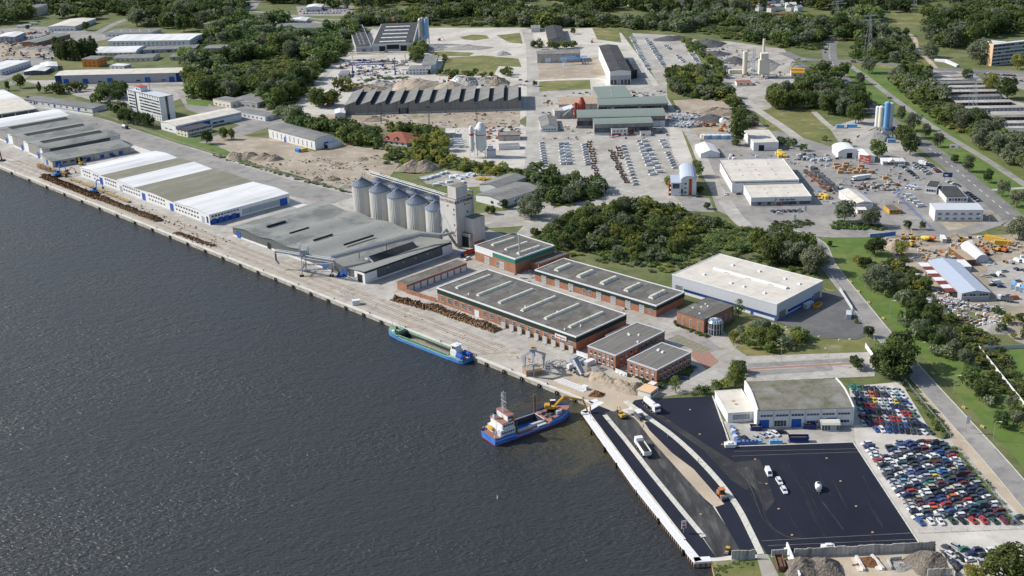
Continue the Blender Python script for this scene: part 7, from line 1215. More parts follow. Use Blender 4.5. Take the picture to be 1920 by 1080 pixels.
g = G((1432, 150)); t = thing('asphalt_plant', 'asphalt plant of pale towers, silo and slanted conveyors', 'plant', g)
def LP3(p, z=0): q = G(p, z); return q-g
a = LP3((1396, 140)); mb('cream').cyl(a.x, a.y, 1, 23, 2.4, 14).build('silo', t); a = LP3((1431, 146)); mb('cream').frus(a.x-5, a.y-4, a.x+5, a.y+4, 4, a.x-5, a.y-4, a.x+5, a.y+4, 18).frus(a.x-3.5, a.y-3, a.x+3.5, a.y+3, 18, a.x-3.5, a.y-3, a.x+3.5, a.y+3, 24).cyl(a.x+1, a.y+8, 0, 36, 1.3, 10).build('tower', t)
o = mb('steel').truss((a.x-9, a.y+4, 0), (a.x-9, a.y+4, 28), 2, .15, 12).truss((a.x-9, a.y+4, 20), (LP3((1396, 140)).x, LP3((1396, 140)).y, 4), 1.2, .14, 12); [o.tube((a.x+x, a.y+y, 0), (a.x+x, a.y+y, 4.2), .25, 4) for x in (-4.6, 4.6) for y in (-3.6, 3.6)]; o.build('frame', t); q = LP3((1380, 138)); mb('cream').box(q.x-7, q.y-2, 0, q.x+7, q.y+2, 4).build('cabin', t); 
g = G((795, 85)); t = thing('batching_silos', 'pair of tall silver and pale blue silos behind the precast hall', 'silos', g)
for x, y, c, rr_ in ((-3.2, 2, 'galv', 2.6), (-1, 8, 'galv', 2.4), (3.6, 0, 'ltblue', 1.8), (4.5, 6, 'light_grey', 1.9)): mb(c).rev(x, y, [(.4, 7), (rr_, 10), (rr_, 29), (rr_*.5, 31), (.01, 31.4)], 14).build('silo', t)
o = mb('steel'); [o.tube((x, y, 0), (x, y, 10.5), .25, 4) for x in (-5.5, -1, 2, 6) for y in (-1.5, 4, 9)]; [o.tube((x, -1.5, 0), (x+4, -1.5, 9), .15, 4) for x in (-5.5, -1, 2)]; o.build('leg_frame', t)
# portal cranes of the precast yard
def gantry(p0, p1, h, m, label, leg=None):
    A, B = G(p0), G(p1); d = B-A; t = thing('portal_crane', label, 'crane', A, math.atan2(d.y, d.x)); L = d.length; mb(m).truss((-4, 0, h), (L+4, 0, h), 2.0, .22, 26, 2.4).build('bridge', t); o = mb(m)
    for x in (0, L): o.tube((x, 0, h-1), (x, -6, 0), .35, 4).tube((x, 0, h-1), (x, 6, 0), .35, 4).tube((x, -6, .6), (x, 6, .6), .4, 4)
    o.build('legs', t); mb('steel_dark').box(L*.62, -1, h+1.3, L*.62+3, 1, h+2.6).build('trolley', t)
gantry((661, 118), (760, 116), 10, 'cream', 'pale lattice portal crane across the precast yard'); gantry((662, 142), (741, 139), 12, 'dkblue', 'blue portal crane with thick legs over the precast yard'); gantry((1057, 122), (1094, 120), 7, 'ltblue', 'pale blue pipe gantry on the weathered shed forecourt')
r = random.Random(9)
for i in range(60):
    x, y = r.uniform(668, 765), r.uniform(112, 140)
    if abs(x-728) < 5: continue
    L_ = r.uniform(2, 9); stack('precast_part', (x, y), r.choice([.0, PI/2]), L_, r.uniform(1.2, 2.4), r.uniform(.8, 2.4), ('conc_wall', 'light_grey', 'white', 'steel', 'conc_wall', 'dkblue')[i % 6], '%s precast concrete part, %s of the precast yard stock' % (('grey', 'pale', 'white', 'steel-grey', 'rough', 'dark')[i % 6], od(i+1)), 'concrete part', 'precast parts in the crane yard')
for i in range(40):
    x, y = r.uniform(912, 975), r.uniform(238, 262); stack('machine_part', (x, y), r.random(), r.uniform(1.5, 4), 1.5, r.uniform(.6, 1.8), ('orange', 'steel_dark', 'light_grey', 'steel_dark')[i % 4], '%s machine part, %s of the stock behind the white silos' % (('orange', 'dark', 'pale', 'blackish')[i % 4], od(i+1)), 'machine part', 'machine parts behind the silos')
for i in range(8): car(G((862+(i % 4)*1.0-(i//4)*10, 264+(i % 4)*4)), PI, 'white', 'van', 'white mixer van, %s parked left of the white silos' % od(i+1), 'white vans left of the silos', 'van', 'parked_van', False)
for i, (x, y, lb) in enumerate([(824, 76, 'right of the batching silos'), (1095, 120, 'under the pale blue pipe gantry'), (683, 137, 'left under the blue portal crane'), (641, 128, 'beside the flat-roofed cabin'), (1308, 236, 'leftmost of the row on the brown field'), (1325, 237, 'second in the row on the brown field'), (1338, 236, 'third in the row on the brown field'), (1357, 238, 'rightmost of the row on the brown field'), (1352, 246, 'below the row on the brown field'), (1400, 230, 'right of the very tall poplar'), (1412, 236, 'furthest right of the poplar'), (1110, 80, 'right of the dark gabled hall')]): excavator(G((x, y)), i*.7, 'small orange machine '+lb, 'orange', .9)
# ---------------------------------------------------------------- ships
def hull(o_m, stations, zk, flare=.75):
    """stations: (x, half beam, deck z); closed side surface from deck to keel"""
    L = [(x, b, z) for x, b, z in stations]; vs = []
    for x, b, z in L:
        vs += [(x, -b, z), (x, -b*(.985), (z+zk)*.45), (x, -b*flare, zk), (x, b*flare, zk), (x, b*.985, (z+zk)*.45), (x, b, z)]
    fs = [(a*6+k+1, (a+1)*6+k+1, (a+1)*6+k, a*6+k) for a in range(len(L)-1) for k in range(5)]+[(0, 1, 2, 3, 4, 5), tuple(reversed([(len(L)-1)*6+k for k in range(6)]))]
    return o_m.add(vs, [f[::-1] for f in fs])
def deck(o, st, dz=0, inset=.15, hold=None):
    pts = [(x, b-inset, z+dz) for x, b, z in st]; n = len(pts)
    for i in range(n-1):
        (x0, b0, z0), (x1, b1, z1) = pts[i], pts[i+1]
        if hold and x0 >= hold[0]-.01 and x1 <= hold[1]+.01:
            hb = hold[2]; o.add([(x0, -b0, z0), (x1, -b1, z1), (x1, -hb, z1), (x0, -hb, z0), (x0, hb, z0), (x1, hb, z1), (x1, b1, z1), (x0, b0, z0)], [(0, 1, 2, 3), (4, 5, 6, 7)])
        else: o.add([(x0, -b0, z0), (x1, -b1, z1), (x1, b1, z1), (x0, b0, z0)], [(0, 1, 2, 3)])
    return o
# barge moored at the quay: local +x to the stern, lying parallel to the quay
bw, sw = G((731, 633), WZ), G((880, 690), WZ); ba = qa
near0, near1 = G((738.7, 635.6), WZ), G((863.4, 684.8), WZ); ba = math.atan2((near1-near0).y, (near1-near0).x); bd = Vector((math.cos(ba), math.sin(ba), 0)); bn = Vector((-bd.y, bd.x, 0)); HB = 4.3
lx0 = (G((726, 626), WZ)-near0).dot(bd); lx1 = (G((886, 676), WZ)-near0).dot(bd); LB = lx1-lx0; org = near0+bd*lx0+bn*HB
t = thing('cargo_barge', 'long blue and green cargo barge carrying sand, moored along the quay', 'ship', org, ba); S = LB/58
st_ = [(0, .5, 3.2), (1.2, 2.2, 3.1), (3.5, 3.6, 2.9), (7, 4.2, 2.5), (10, HB, 2.1), (10.2, HB, 1.6), (47, HB, 1.6), (50, HB, 2.2), (56, HB, 2.2), (58, HB*.82, 2.2)]; st_ = [(x*S, b, z) for x, b, z in st_]
o = mb('boat_blue'); hull(o, st_, -1.2); o.build('hull', t)
o = mb('deck_green'); hd_ = (10.2*S, 47*S, 3.1); deck(o, st_, -.05, .12, hd_); o.build('deck', t)
h0, h1 = hd_[:2]; zc = 2.6; o = mb('deck_green').box(h0, -3.25, 1.5, h1, -3.05, zc).box(h0, 3.05, 1.5, h1, 3.25, zc).box(h0-.2, -3.25, 1.5, h0, 3.25, zc).box(h1, -3.25, 1.5, h1+.2, 3.25, zc)
for i in range(40): x = h0+(h1-h0)*i/40; o.box(x, -3.5, 1.6, x+.2, -3.25, 2.4)
o.build('hold_coaming', t); mb('hold').box(h0+.01, -3.04, -.9, h1-.01, 3.04, -.7).box(h0+.02, -3.04, -.7, h0+.1, 3.04, 2.4).box(h0, -3.05, -.7, h1, -2.98, 1.5).box(h0, 2.98, -.7, h1, 3.05, 1.5).build('hold', t)
vs = []; n1, n2 = 60, 10
for i in range(n1+1):
    for j in range(n2+1): u, v = i/n1, j/n2; vs.append((h0+3*S+(h1-h0-3.2*S)*u, -2.9+5.8*v, -.5+min(1, u*8)*(1.3*math.exp(-((v-.62-.1*math.sin(u*5))/.3)**2)*(1 if u > .2 else .6)+.5+.12*random.random())))
o = mb('wet_sand').add(vs, [(i*(n2+1)+j, (i+1)*(n2+1)+j, (i+1)*(n2+1)+j+1, i*(n2+1)+j+1) for i in range(n1) for j in range(n2)])
o.mats.append('rust_pile'); 
for k in range(len(o.m)):
    i, j = divmod(k, n2)
    if i > n1*.38 and j >= 6 and j < 9: o.m[k] = 1
o.build('sand_cargo', t)
x = 49*S; wh = mb('white').box(x-1, -2.2, 2.1, x+3.2, 2.2, 4.6).build('deckhouse', t); wb = mb('white').frus(x-.8, -1.9, x+2.6, 1.9, 4.6, x-.6, -1.8, x+2.5, 1.8, 7.0).box(x-1, -2.2, 7, x+2.9, 2.2, 7.15).build('wheelhouse', t)
for k in range(4): mb('glass').box(x-.95, -1.6+k*.85, 5.6, x-.65, -.95+k*.85, 6.6).build('window', wb)
for k in range(3): mb('glass').box(x+.1+k*.8, -2.0, 5.6, x+.7+k*.8, -1.84, 6.6).build('window', wb)
mb('white').cyl(x+1, 0, 7.1, 10.5, .1, 5).tube((x+1, -1.2, 9), (x+1, 1.2, 9), .06, 4).tube((x+2, .8, 7.1), (x+2, .8, 9), .08, 4).build('mast', t)
for y in (-2.3, 2.3): mb('blue').tube((x+4, y, 3.2), (x+7.6, y, 3.2), 1.25, 12).box(x+7.6, y-.9, 2.2, x+8.6, y+.9, 4.0).use('red').box(x+8.6, y-.5, 2.3, x+9.0, y+.5, 3.4).build('engine_unit', t)
mb('green_band').cyl(4*S, 1, 2.8, 3.8, .6, 8).cyl(5.5*S, -1.2, 2.6, 3.4, .5, 8).use('white').cyl(5*S, -1.9, 2.6, 3.1, .9, 10).use('steel_dark').tube((2.5*S, 0, 3), (2*S, 0, 6), .1, 4).build('anchor_gear', t)
mb('green_band').frus(7*S, -3.2, 10*S, 3.2, 1.6, 7.6*S, -3.1, 10.1*S, 3.1, 3.0).build('fore_hatch', t)
o = mb('white'); [o.tube((x_, s*4.15, 2.2), (x_, s*4.15, 3.1), .04, 3) for s in (-1, 1) for x_ in np.arange(48*S, 57*S, 1.2)]; o.tube((48*S, -4.15, 3.1), (57*S, -4.15, 3.1), .04, 3).tube((48*S, 4.15, 3.1), (57*S, 4.15, 3.1), .04, 3); o.build('railing', t)
o = mb('timber'); [o.tube((x_, 4, 2.9), (x_+dx, 8.5, 2.4), .06, 4) for x_, dx in ((3*S, -7), (3*S, 6), (55*S, 7), (55*S, -6))]; o.build('mooring_line', t)
# dredger
a0, a1 = G((930, 838), WZ), G((1047, 796), WZ); da = math.atan2((a1-a0).y, (a1-a0).x); dd = Vector((math.cos(da), math.sin(da), 0)); dn = Vector((-dd.y, dd.x, 0))
LD = (G((1064, 776), WZ)-a0).dot(dd)+1; HB = abs((G((902, 818), WZ)-a0).dot(dn))/2; HB = min(max(HB, 4.6), 6.2)
org = a0+dn*HB; t = thing('dredger_ship', 'blue dredging ship with white aft superstructure and orange excavator on its bow', 'ship', org, da); S = LD/48
st_ = [(0, HB*.92, 3.0), (1, HB, 2.9), (11, HB, 2.8), (13, HB, 1.9), (30, HB, 1.9), (33, HB, 2.9), (39, HB*.92, 3.2), (43, HB*.72, 3.5), (46, HB*.42, 3.7), (48, HB*.08, 3.8)]; st_ = [(x*S, b, z) for x, b, z in st_]
o = mb('ship_blue'); hull(o, st_, .35, .95); o.build('hull', t); o = mb('boot_red'); hull(o, [(x, b*.96, .34) for x, b, z in st_], -1.2, .9); o.build('boot_top', t)
o = mb('white')
for s in (-1, 1):
    for (x0, b0, z0), (x1, b1, z1) in zip(st_, st_[1:]): o.tube((x0, s*(b0+.01), z0-.55), (x1, s*(b1+.01), z1-.55), .09, 4)
o.build('white_line', t); o = mb('ship_blue')
for s in (-1, 1):
    for (x0, b0, z0), (x1, b1, z1) in zip(st_, st_[1:]):
        if 12*S < x0 < 31*S: continue
        o.add([(x0, s*b0, z0), (x1, s*b1, z1), (x1, s*b1, z1+.6), (x0, s*b0, z0+.6)], [(0, 1, 2, 3)])
o.build('bulwark', t)
hd_ = (13*S, 30*S, HB*.62); o = mb('deck_red'); deck(o, st_, -.25, .1, hd_); o.build('deck', t); h0, h1, hb = hd_
mb('light_grey').box(h0, -hb-.15, 1.6, h1, -hb, 3.0).box(h0, hb, 1.6, h1, hb+.15, 3.6).box(h0-.15, -hb, 1.6, h0, hb, 3.0).box(h1, -hb, 1.6, h1+.15, hb, 3.6).box(h1-5*S, -HB+.3, 1.9, h1, -hb-.2, 2.4).build('hold_coaming', t); mb('hold').box(h0+.01, -hb, -.6, h1-.01, hb, -.4).box(h0+.01, hb-.06, -.4, h1-.01, hb-.01, 3.2).box(h1-.06, -hb, -.4, h1-.01, hb, 3.2).box(h0+.01, -hb+.01, -.4, h1-.01, -hb+.06, 1.5).use('conc_wall').add([(h1-6*S, -hb, 2.9), (h1, -hb, 2.9), (h1, hb*.1, 1.2), (h1-6*S, hb*.1, 1.2)], [(0, 1, 2, 3)]).build('hold', t)
b1 = mb('white').box(3.5*S, -HB+.9, 2.7, 12*S, HB-.9, 5.6).build('deckhouse', t); b2 = mb('white').box(5*S, -HB+1.3, 5.6, 11.8*S, HB-1.3, 8.4).use('deck_red').box(4.6*S, -HB+1, 8.4, 12*S, HB-1, 8.55).build('accommodation', t); b3 = mb('white').box(8.3*S, -HB+1.6, 8.55, 11.6*S, HB-1.6, 11).use('deck_red').box(8.1*S, -HB+1.3, 11, 12*S, HB-1.3, 11.15).build('wheelhouse', t)
for b_, z, n, x0, x1, y in ((b1, 4.3, 6, 4.2, 11.6, HB-.9), (b2, 7.1, 5, 5.6, 11.4, HB-1.3), (b3, 10, 3, 8.6, 11.4, HB-1.6)):
    for k in range(n): x = (x0+(x1-x0)*(k+.5)/n)*S; mb('glass').box(x-.35, -y-.05, z-.4, x+.35, -y-.003, z+.4).build('window', b_)
for k in range(5): y = (-.8+.4*k)*(HB-1.6); mb('glass').box(11.61*S, y-.5, 9.6, 11.68*S, y+.5, 10.5).build('window', b3)
for k in range(4): y = (-.7+.45*k)*(HB-1.6); mb('glass').box(12*S+.004, y-.3, 4, 12*S+.05, y+.3, 4.8).build('window', b1)
mb('white').truss((9.5*S, 0, 11), (9.5*S, 0, 20), 1.3, .09, 7).tube((9.5*S, -2, 16), (9.5*S, 2, 16), .09, 4).tube((9.5*S, -1.4, 18), (9.5*S, 1.4, 18), .08, 4).tube((7*S, 1.5, 8.5), (6.5*S, 1.5, 13), .1, 4).build('mast', t)
mb('white').cyl(5.5*S, 1.6, 8.5, 10.6, .9, 10).use('black').cyl(5.5*S, 1.6, 10.6, 11.2, .7, 10).build('funnel', t); mb('orange').box(10.5*S, -HB+.9, 8.9, 12*S, -HB+2, 9.7).box(11*S, HB-2, 8.9, 12*S, HB-.9, 9.7).build('liferaft', t)
o = mb('ochre').rev(0, 0, [(.01, -2.6), (.7, -1.9), (.95, 0), (.7, 1.9), (.01, 2.6)], 10); q = o.build('lifeboat', t, (2.3*S, 1.2, 5.2)); q.rotation_euler = (PI/2, 0, 0); o = mb('white'); [o.tube((x_*S, y, 3), (x_*S, y, 5.4), .1, 4) for x_ in (.8, 3) for y in (-2.5, 0, 2.8)]; o.tube((.8*S, -2.5, 5.4), (.8*S, 2.8, 5.4), .08, 4).tube((1*S, -3.5, 3), (3.6*S, -2.2, 8), .16, 4); o.build('davit', t)
o = mb('steel_dark'); [o.tube((9.5*S, 0, 19.5), (x_*S, y_, 4.2), .05, 3) for x_, y_ in ((1, -3), (1, 3), (13, -3.5), (13, 3.5))]; o.build('rigging', t)
for x_, y, z1 in ((12.8*S, -hb-1.2, 7.5), (30.8*S, HB-1.4, 11.5)): mb('rust').cyl(x_, y, -1, z1, .45, 10).build('spud_pole', t)
mb('steel_dark').box(32*S, -1.6, 2.9, 44*S, -1.2, 3.5).box(32*S, 1.4, 3, 44*S, 1.8, 3.6).box(34*S, -HB*.7, 2.8, 35*S, HB*.7, 3.3).use('light_grey').box(38*S, -HB*.55, 3, 41*S, -HB*.3, 4.6).build('deck_gear', t)
o = mb('white'); [o.tube((x_*S, s*(HB-.1), 3.2), (x_*S, s*(HB-.1), 4.2), .05, 3) for s in (-1, 1) for x_ in range(1, 12)]; [o.tube((1*S, s*(HB-.1), z), (11*S, s*(HB-.1), z), .05, 3) for s in (-1, 1) for z in (3.7, 4.2)]; o.build('railing', t)
# orange long-reach excavator standing on the bow
ez = WZ+3.6; eb = org+dd*38*S+dn*.8+Vector((0, 0, 3.6)); tip = G((1103, 770), .5); ea = math.atan2(tip.y-eb.y, tip.x-eb.x); dist = (tip-eb).to_2d().length
e = excavator(eb, ea, 'orange long-reach excavator on the bow of the dredging ship', 'ochre', 1, [(1.2, -.3, 2), (dist*.34, -.3, 6.4), (dist*.86, -.3, 4.4), (dist, -.3, -1.6)]); 
for ch in e.children:
    if ch.name.startswith('body'): ch.scale = (1.25, 1.2, 1.2)
    if ch.name.startswith('cab'): ch.scale = (1.3, 1.2, 1.35); ch.data.materials[1] = M('white')
    if ch.name.startswith(('boom', 'dipper')): pass
mb('ochre').tube((1.2, -.3, 2), (dist*.34, -.3, 6.4), .55, 6, .55).tube((dist*.34, -.3, 6.4), (dist*.86, -.3, 4.4), .55, 6, .42).build('boom', e); mb('ochre').tube((dist*.86, -.3, 4.4), (dist*.98, -.3, -1), .45, 6, .4).build('dipper_arm', e)

for i in range(16):
    x, y = [(795, 338), (803, 336), (812, 333), (820, 331), (828, 327), (836, 325), (846, 333), (855, 331), (862, 336), (870, 333), (826, 345), (818, 348), (842, 342), (880, 328), (887, 330), (868, 343)][i]
    stack('wrapped_bale', (x, y), .3*i, 4.5, 2.4, 1.5, 'bale', 'white and light blue wrapped bale, %s of the scatter behind the grain silos' % od(i+1), 'bale', 'wrapped bales behind the silos')
o = mb('tarp_yellow'); rr = random.Random(4)
for k in range(60): o.tube((rr.gauss(0, 2.4), rr.gauss(0, 1.5), rr.random()*1.6), (rr.gauss(0, 2.4), rr.gauss(0, 1.5), rr.random()*1.8), .25, 6)
tag(o.build('pipe_heap', None, G((905, 337))), 'heap of yellow pipes behind the grey gabled store', 'heap')
# ---------------------------------------------------------------- trees
def crown_quads(kind, seed, nq, size=1.0):
    r = np.random.RandomState(seed)
    if kind == 'poplar': K = 26; t_ = r.rand(K); rad = .17*np.sin(np.pi*np.clip(t_*.92+.06, 0, 1))**.7; a = r.rand(K)*6.283; C = np.stack([np.cos(a)*rad*.6, np.sin(a)*rad*.6, .06+.9*t_], 1); rr = np.full(K, .10)*(.7+.6*r.rand(K)); rr *= np.where(t_ > .85, .6, 1)
    elif kind == 'bush': K = 14; a = r.rand(K)*6.283; q = np.sqrt(r.rand(K)); C = np.stack([np.cos(a)*q*.38, np.sin(a)*q*.38, .25+.4*r.rand(K)*(1-q*.6)], 1); rr = .16+.14*r.rand(K)
    elif kind == 'birch': K = 22; t_ = r.rand(K); rad = .26*np.sin(np.pi*np.clip(t_*.85+.12, 0, 1)); a = r.rand(K)*6.283; C = np.stack([np.cos(a)*rad, np.sin(a)*rad, .22+.72*t_], 1); rr = .07+.07*r.rand(K)
    elif kind == 'willow': K = 46; a = r.rand(K)*6.283; ph = np.arccos(1-1.95*r.rand(K)); q = .6+.4*r.rand(K); C = np.stack([np.cos(a)*np.sin(ph)*q*.40, np.sin(a)*np.sin(ph)*q*.40, .47+np.cos(ph)*q*.38], 1); rr = .09+.08*r.rand(K)
    else: K = 34; a = r.rand(K)*6.283; ph = np.arccos(1-1.9*r.rand(K)); q = .45+.55*r.rand(K)**.5; C = np.stack([np.cos(a)*np.sin(ph)*q*.36, np.sin(a)*np.sin(ph)*q*.36, .53+np.cos(ph)*q*.36], 1); rr = .08+.10*r.rand(K)
    w = rr**2; idx = r.choice(len(C), nq, p=w/w.sum()); d = r.randn(nq, 3); d[:, 2] += .35; d /= np.linalg.norm(d, axis=1)[:, None]
    P = C[idx]+d*rr[idx][:, None]*(.72+.34*r.rand(nq))[:, None]; P[:, 2] = np.maximum(P[:, 2], .03)
    nrm = d+.55*r.randn(nq, 3); nrm /= np.linalg.norm(nrm, axis=1)[:, None]
    up = r.randn(nq, 3); u = np.cross(nrm, up); u /= np.linalg.norm(u, axis=1)[:, None]; v = np.cross(nrm, u)
    s = (size*(.6+.8*r.rand(nq)))[:, None]; s2 = s*(.5+.5*r.rand(nq))[:, None]
    return np.stack([P-u*s-v*s2*.4, P+u*s*.3-v*s2, P+u*s+v*s2*.4, P-u*s*.3+v*s2], 1)
def quads_mesh(name, Q, mats, midx=None):
    n = len(Q); me = bpy.data.meshes.new(name); me.vertices.add(n*4); me.vertices.foreach_set('co', Q.reshape(-1).astype(np.float32)); me.loops.add(n*4); me.loops.foreach_set('vertex_index', np.arange(n*4, dtype=np.int32)); me.polygons.add(n); me.polygons.foreach_set('loop_start', np.arange(0, n*4, 4, dtype=np.int32)); me.polygons.foreach_set('loop_total', np.full(n, 4, dtype=np.int32))
    for m in mats: me.materials.append(M(m))
    if midx is not None: me.polygons.foreach_set('material_index', midx.astype(np.int32))
    me.update(calc_edges=True); return me
SPEC = dict(broad=('leaf_mid', 1900, .034), dark=('leaf_dark', 1900, .034), light=('leaf_light', 1300, .034), grey=('leaf_grey', 1900, .033), willow=('leaf_grey', 2600, .028), poplar=('leaf_dark', 1500, .026), birch=('leaf_mid', 1000, .024), bush=('leaf_mid', 700, .05), darkbush=('leaf_dark', 700, .05), greybush=('leaf_grey', 700, .05), lightbush=('leaf_light', 600, .05), bluebush=('leaf_blue', 700, .05))
PR = {}
for k, (m, nq, sz) in SPEC.items():
    kk = 'bush' if 'bush' in k else (k if k in ('poplar', 'birch', 'willow') else 'broad')
    PR[k] = [quads_mesh('crown', crown_quads(kk, hash_ + len(k)*13, nq, sz), [m]) for hash_ in range(1, 5)]
trunk_me = mb('bark').cyl(0, 0, 0, .45, .022, 7, .014).tube((0, 0, .3), (.12, .05, .6), .010, 5, .004).tube((0, 0, .33), (-.1, .08, .62), .010, 5, .004).tube((0, 0, .4), (.02, -.1, .66), .009, 5, .003).tube((0, 0, .44), (0, 0, .75), .012, 5, .004).mesh('trunk')
KW = dict(broad='rounded green', dark='dark green', light='bright yellow-green', grey='grey-green', willow='silvery willow-like', poplar='slim dark poplar', birch='airy birch-like')
def tree(p, h, kind='broad', wd=1.0, label=None, group=None, seed=None, world=False):
    s = random.randrange(4) if seed is None else seed; loc = Vector((p[0], p[1], 0)) if world else G(p); bush = 'bush' in kind
    if bush:
        o = put('shrub', PR[kind][s], None, loc, random.random()*6.28); o.scale = (h*wd*1.25, h*wd*1.25, h); return tag(o, label, 'shrub', group)
    t = thing('tree', label, 'tree', loc, random.random()*6.28, group); t.scale = (h*wd, h*wd, h); put('trunk', trunk_me, t); put('crown', PR[kind][s], t); return t
# single, clearly visible trees
ST = [((1000-4, 408), 17, 'willow', 1.25, 'huge silvery willow on the island of the paved loop'), ((945, 392), 7, 'dark', 1, 'small dark tree right of the mill tower stair'), ((915, 400), 5, 'dark', 1, 'small bush-like tree by the mill tower annex'), ((925, 402), 6, 'broad', .9, 'second small tree by the mill tower annex'),
 ((1583, 418), 15, 'grey', 1.1, 'big roundish willow left of the brown hut'), ((1633, 425), 12, 'grey', 1.15, 'broad grey-green tree right of the big roundish willow'), ((1645, 295), 14, 'broad', 1.1, 'broad tree behind the timber yard sheds'), ((1706, 290), 17, 'dark', 1, 'dark tall tree at the left road side above the dealer'), ((1690, 270), 16, 'broad', 1.1, 'wide brownish tree below the blue silos'),
 ((1758, 276), 12, 'grey', .8, 'egg-shaped willow on the long lawn, upper one'), ((1815, 322), 12, 'grey', .85, 'egg-shaped willow on the long lawn, middle one'), ((1852, 343), 10, 'dark', .8, 'small dark tree on the long lawn'), ((1880, 368), 12, 'grey', .8, 'egg-shaped willow before the cross path'), ((1906, 388), 12, 'grey', .95, 'rounded willow at the right edge of the lawn'), ((1790, 305), 6, 'dark', 1.2, 'low dark tree beside the advertising board'), ((1583, 145), 15, 'dark', .9, 'dark egg-shaped tree on the lawn corner at the crossroads'), ((1611, 158), 12, 'grey', .9, 'grey tree behind the dark egg-shaped tree'), ((1629, 137), 17, 'grey', 1.1, 'broad grey tree right of the lawn corner'), ((1689, 227), 13, 'grey', .7, 'slim willow just right of the blue silos'), ((1735, 258), 12, 'grey', .75, 'slim willow on the lawn above the egg-shaped ones'), ((1712, 245), 15, 'grey', 1, 'grey-green bushy tree on the lawn below the silos'),
 ((1910, 448), 15, 'willow', 1.2, 'big willow at the right edge where the roads meet'), ((1640, 478), 11, 'dark', 1.3, 'dark round tree on the lawn before the digger yard'), ((1556, 462), 3.5, 'dark', 1.1, 'tiny dark tree on the lawn point'), ((1622, 503), 7, 'dark', 1.2, 'low dark tree on the slope under the round dark tree'), ((1645, 545), 14, 'willow', 1.4, 'very broad silvery willow beside the east road'), ((1690, 478), 9, 'light', 1.3, 'yellow-green shrubby tree below the digger yard'), ((1735, 545), 8, 'broad', 1.1, 'green tree left of the pale blue-grey roof'),
 ((1384, 596), 10, 'birch', 1.0, 'slim birch in front of the silver hall'), ((1375, 641), 6, 'light', 1.1, 'small yellow-green tree beside the glass rotunda'), ((1267, 736), 8, 'birch', 1.1, 'small birch beside the two-storey brick office corner'), ((1378, 728), 13, 'broad', .95, 'taller green tree above the white depot'), ((1386, 700), 6, 'dark', 1.5, 'dark shrubby tree behind the taller green tree'), ((1607, 693), 6, 'dark', 1.1, 'isolated dark conifer-like tree on the parking corner'), ((1601, 686), 5.5, 'dark', 1, 'dark small tree next to the isolated one on the parking corner'),
 ((1672, 712), 19, 'birch', 1.35, 'tall drooping birch right of the parking, front one'), ((1665, 700), 17, 'birch', 1.3, 'tall drooping birch right of the parking, left one'), ((1685, 690), 18, 'dark', 1.1, 'dark tall tree behind the drooping birches'), ((1655, 705), 14, 'dark', 1.0, 'dark tree at the left of the drooping birches'), ((1690, 712), 12, 'dark', 1.0, 'dark tree at the right of the drooping birches'),
 ((1628, 632), 6, 'dark', 1, 'round small tree at the corner of the dark yard'), ((1604, 606), 2.6, 'light', 1.2, 'tiny yellow tree by the slatted container'), ((1382, 272), 26, 'poplar', 1.25, 'very tall single poplar on the brown field'), ((1394, 250), 11, 'poplar', 1.3, 'small poplar right of the very tall one'), ((1307, 331), 12, 'broad', 1.1, 'round tree behind the white and orange office house'), ((1255, 352), 9, 'light', 1.2, 'yellow-green tree left of the white and orange office house'), ((1275, 366), 5, 'broad', 1.1, 'small globe tree before the white and orange office house'), ((1313, 364), 6, 'dark', 1, 'small dark tree right of the office house'), ((1326, 392), 4.5, 'dark', 1.3, 'clipped globe tree at the path corner'), ((1700, 430), 6, 'dark', 1, 'dark small tree left of the blue mesh fence end'), ((1729, 431), 6, 'dark', .8, 'dark conifer right of the blue mesh fence end'),
 ((1880, 1090), 12, 'broad', 1.3, 'green tree crown at the bottom right corner'), ((1905, 1085), 13, 'broad', 1.3, 'second green tree crown at the bottom right corner'), ((1825, 1095), 7, 'light', 1.3, 'bright bush-like tree at the bottom edge right'),
 ((388, 270), 12, 'dark', 1.0, 'dark round tree in front of the white office annex'), ((420, 262), 11, 'broad', .9, 'thin round tree right of the dark round tree'), ((435, 262), 10, 'broad', .8, 'second thin tree right of the dark round tree'), ((75, 175), 12, 'dark', .5, 'dark columnar conifer-like tree at the left junction, right one'), ((15, 170), 11, 'dark', .55, 'dark columnar tree at the left junction, left one'), ((38, 165), 15, 'broad', 1, 'broad tree at the left junction'),
 ((53, 56), 7, 'dark', 1, 'low round tree in the top left yard'), ((162, 57), 12, 'dark', 1, 'round tree right of the white pavilion'), ((1075, 64), 8, 'broad', 1, 'small tree at the right of the dark gabled hall'), ((1003, 162), 6, 'dark', 1, 'lone shrub tree at the junction of the service roads'), ((1262, 173), 10, 'birch', 1, 'young airy tree beside the yellow lorry'),
 ((1840, 118), 26, 'willow', 1.35, 'giant rounded willow left of the five-storey slab'), ((1744, 108), 18, 'willow', 1.1, 'silvery round tree beside the curving footpath'), ((1907, 130), 16, 'light', 1.1, 'yellow-green tree before the five-storey slab'), ((1855, 170), 17, 'light', 1.2, 'yellow-green tree beside the far right car park'), ((1888, 185), 19, 'dark', 1.2, 'big dark tree beside the far right car park'), ((1812, 152), 12, 'broad', 1.1, 'greyish tree at the top of the garage rows'), ((1604, 232), 24-6, 'broad', 1.0, 'tall brown-green tree left of the blue silos'), ((1612, 215), 22, 'dark', .95, 'tall dark tree above the mixer truck')]
for p, h, k, wd, lab in ST: tree(p, h, k, wd, lab, 'single trees')
for i, x in enumerate([232, 245, 258, 270, 281]): tree((x, 228+i*2.6+2), 13, 'dark', .95, 'round dark street tree, %s in the row before the seven-storey block' % od(i+1), 'street trees before the office block')
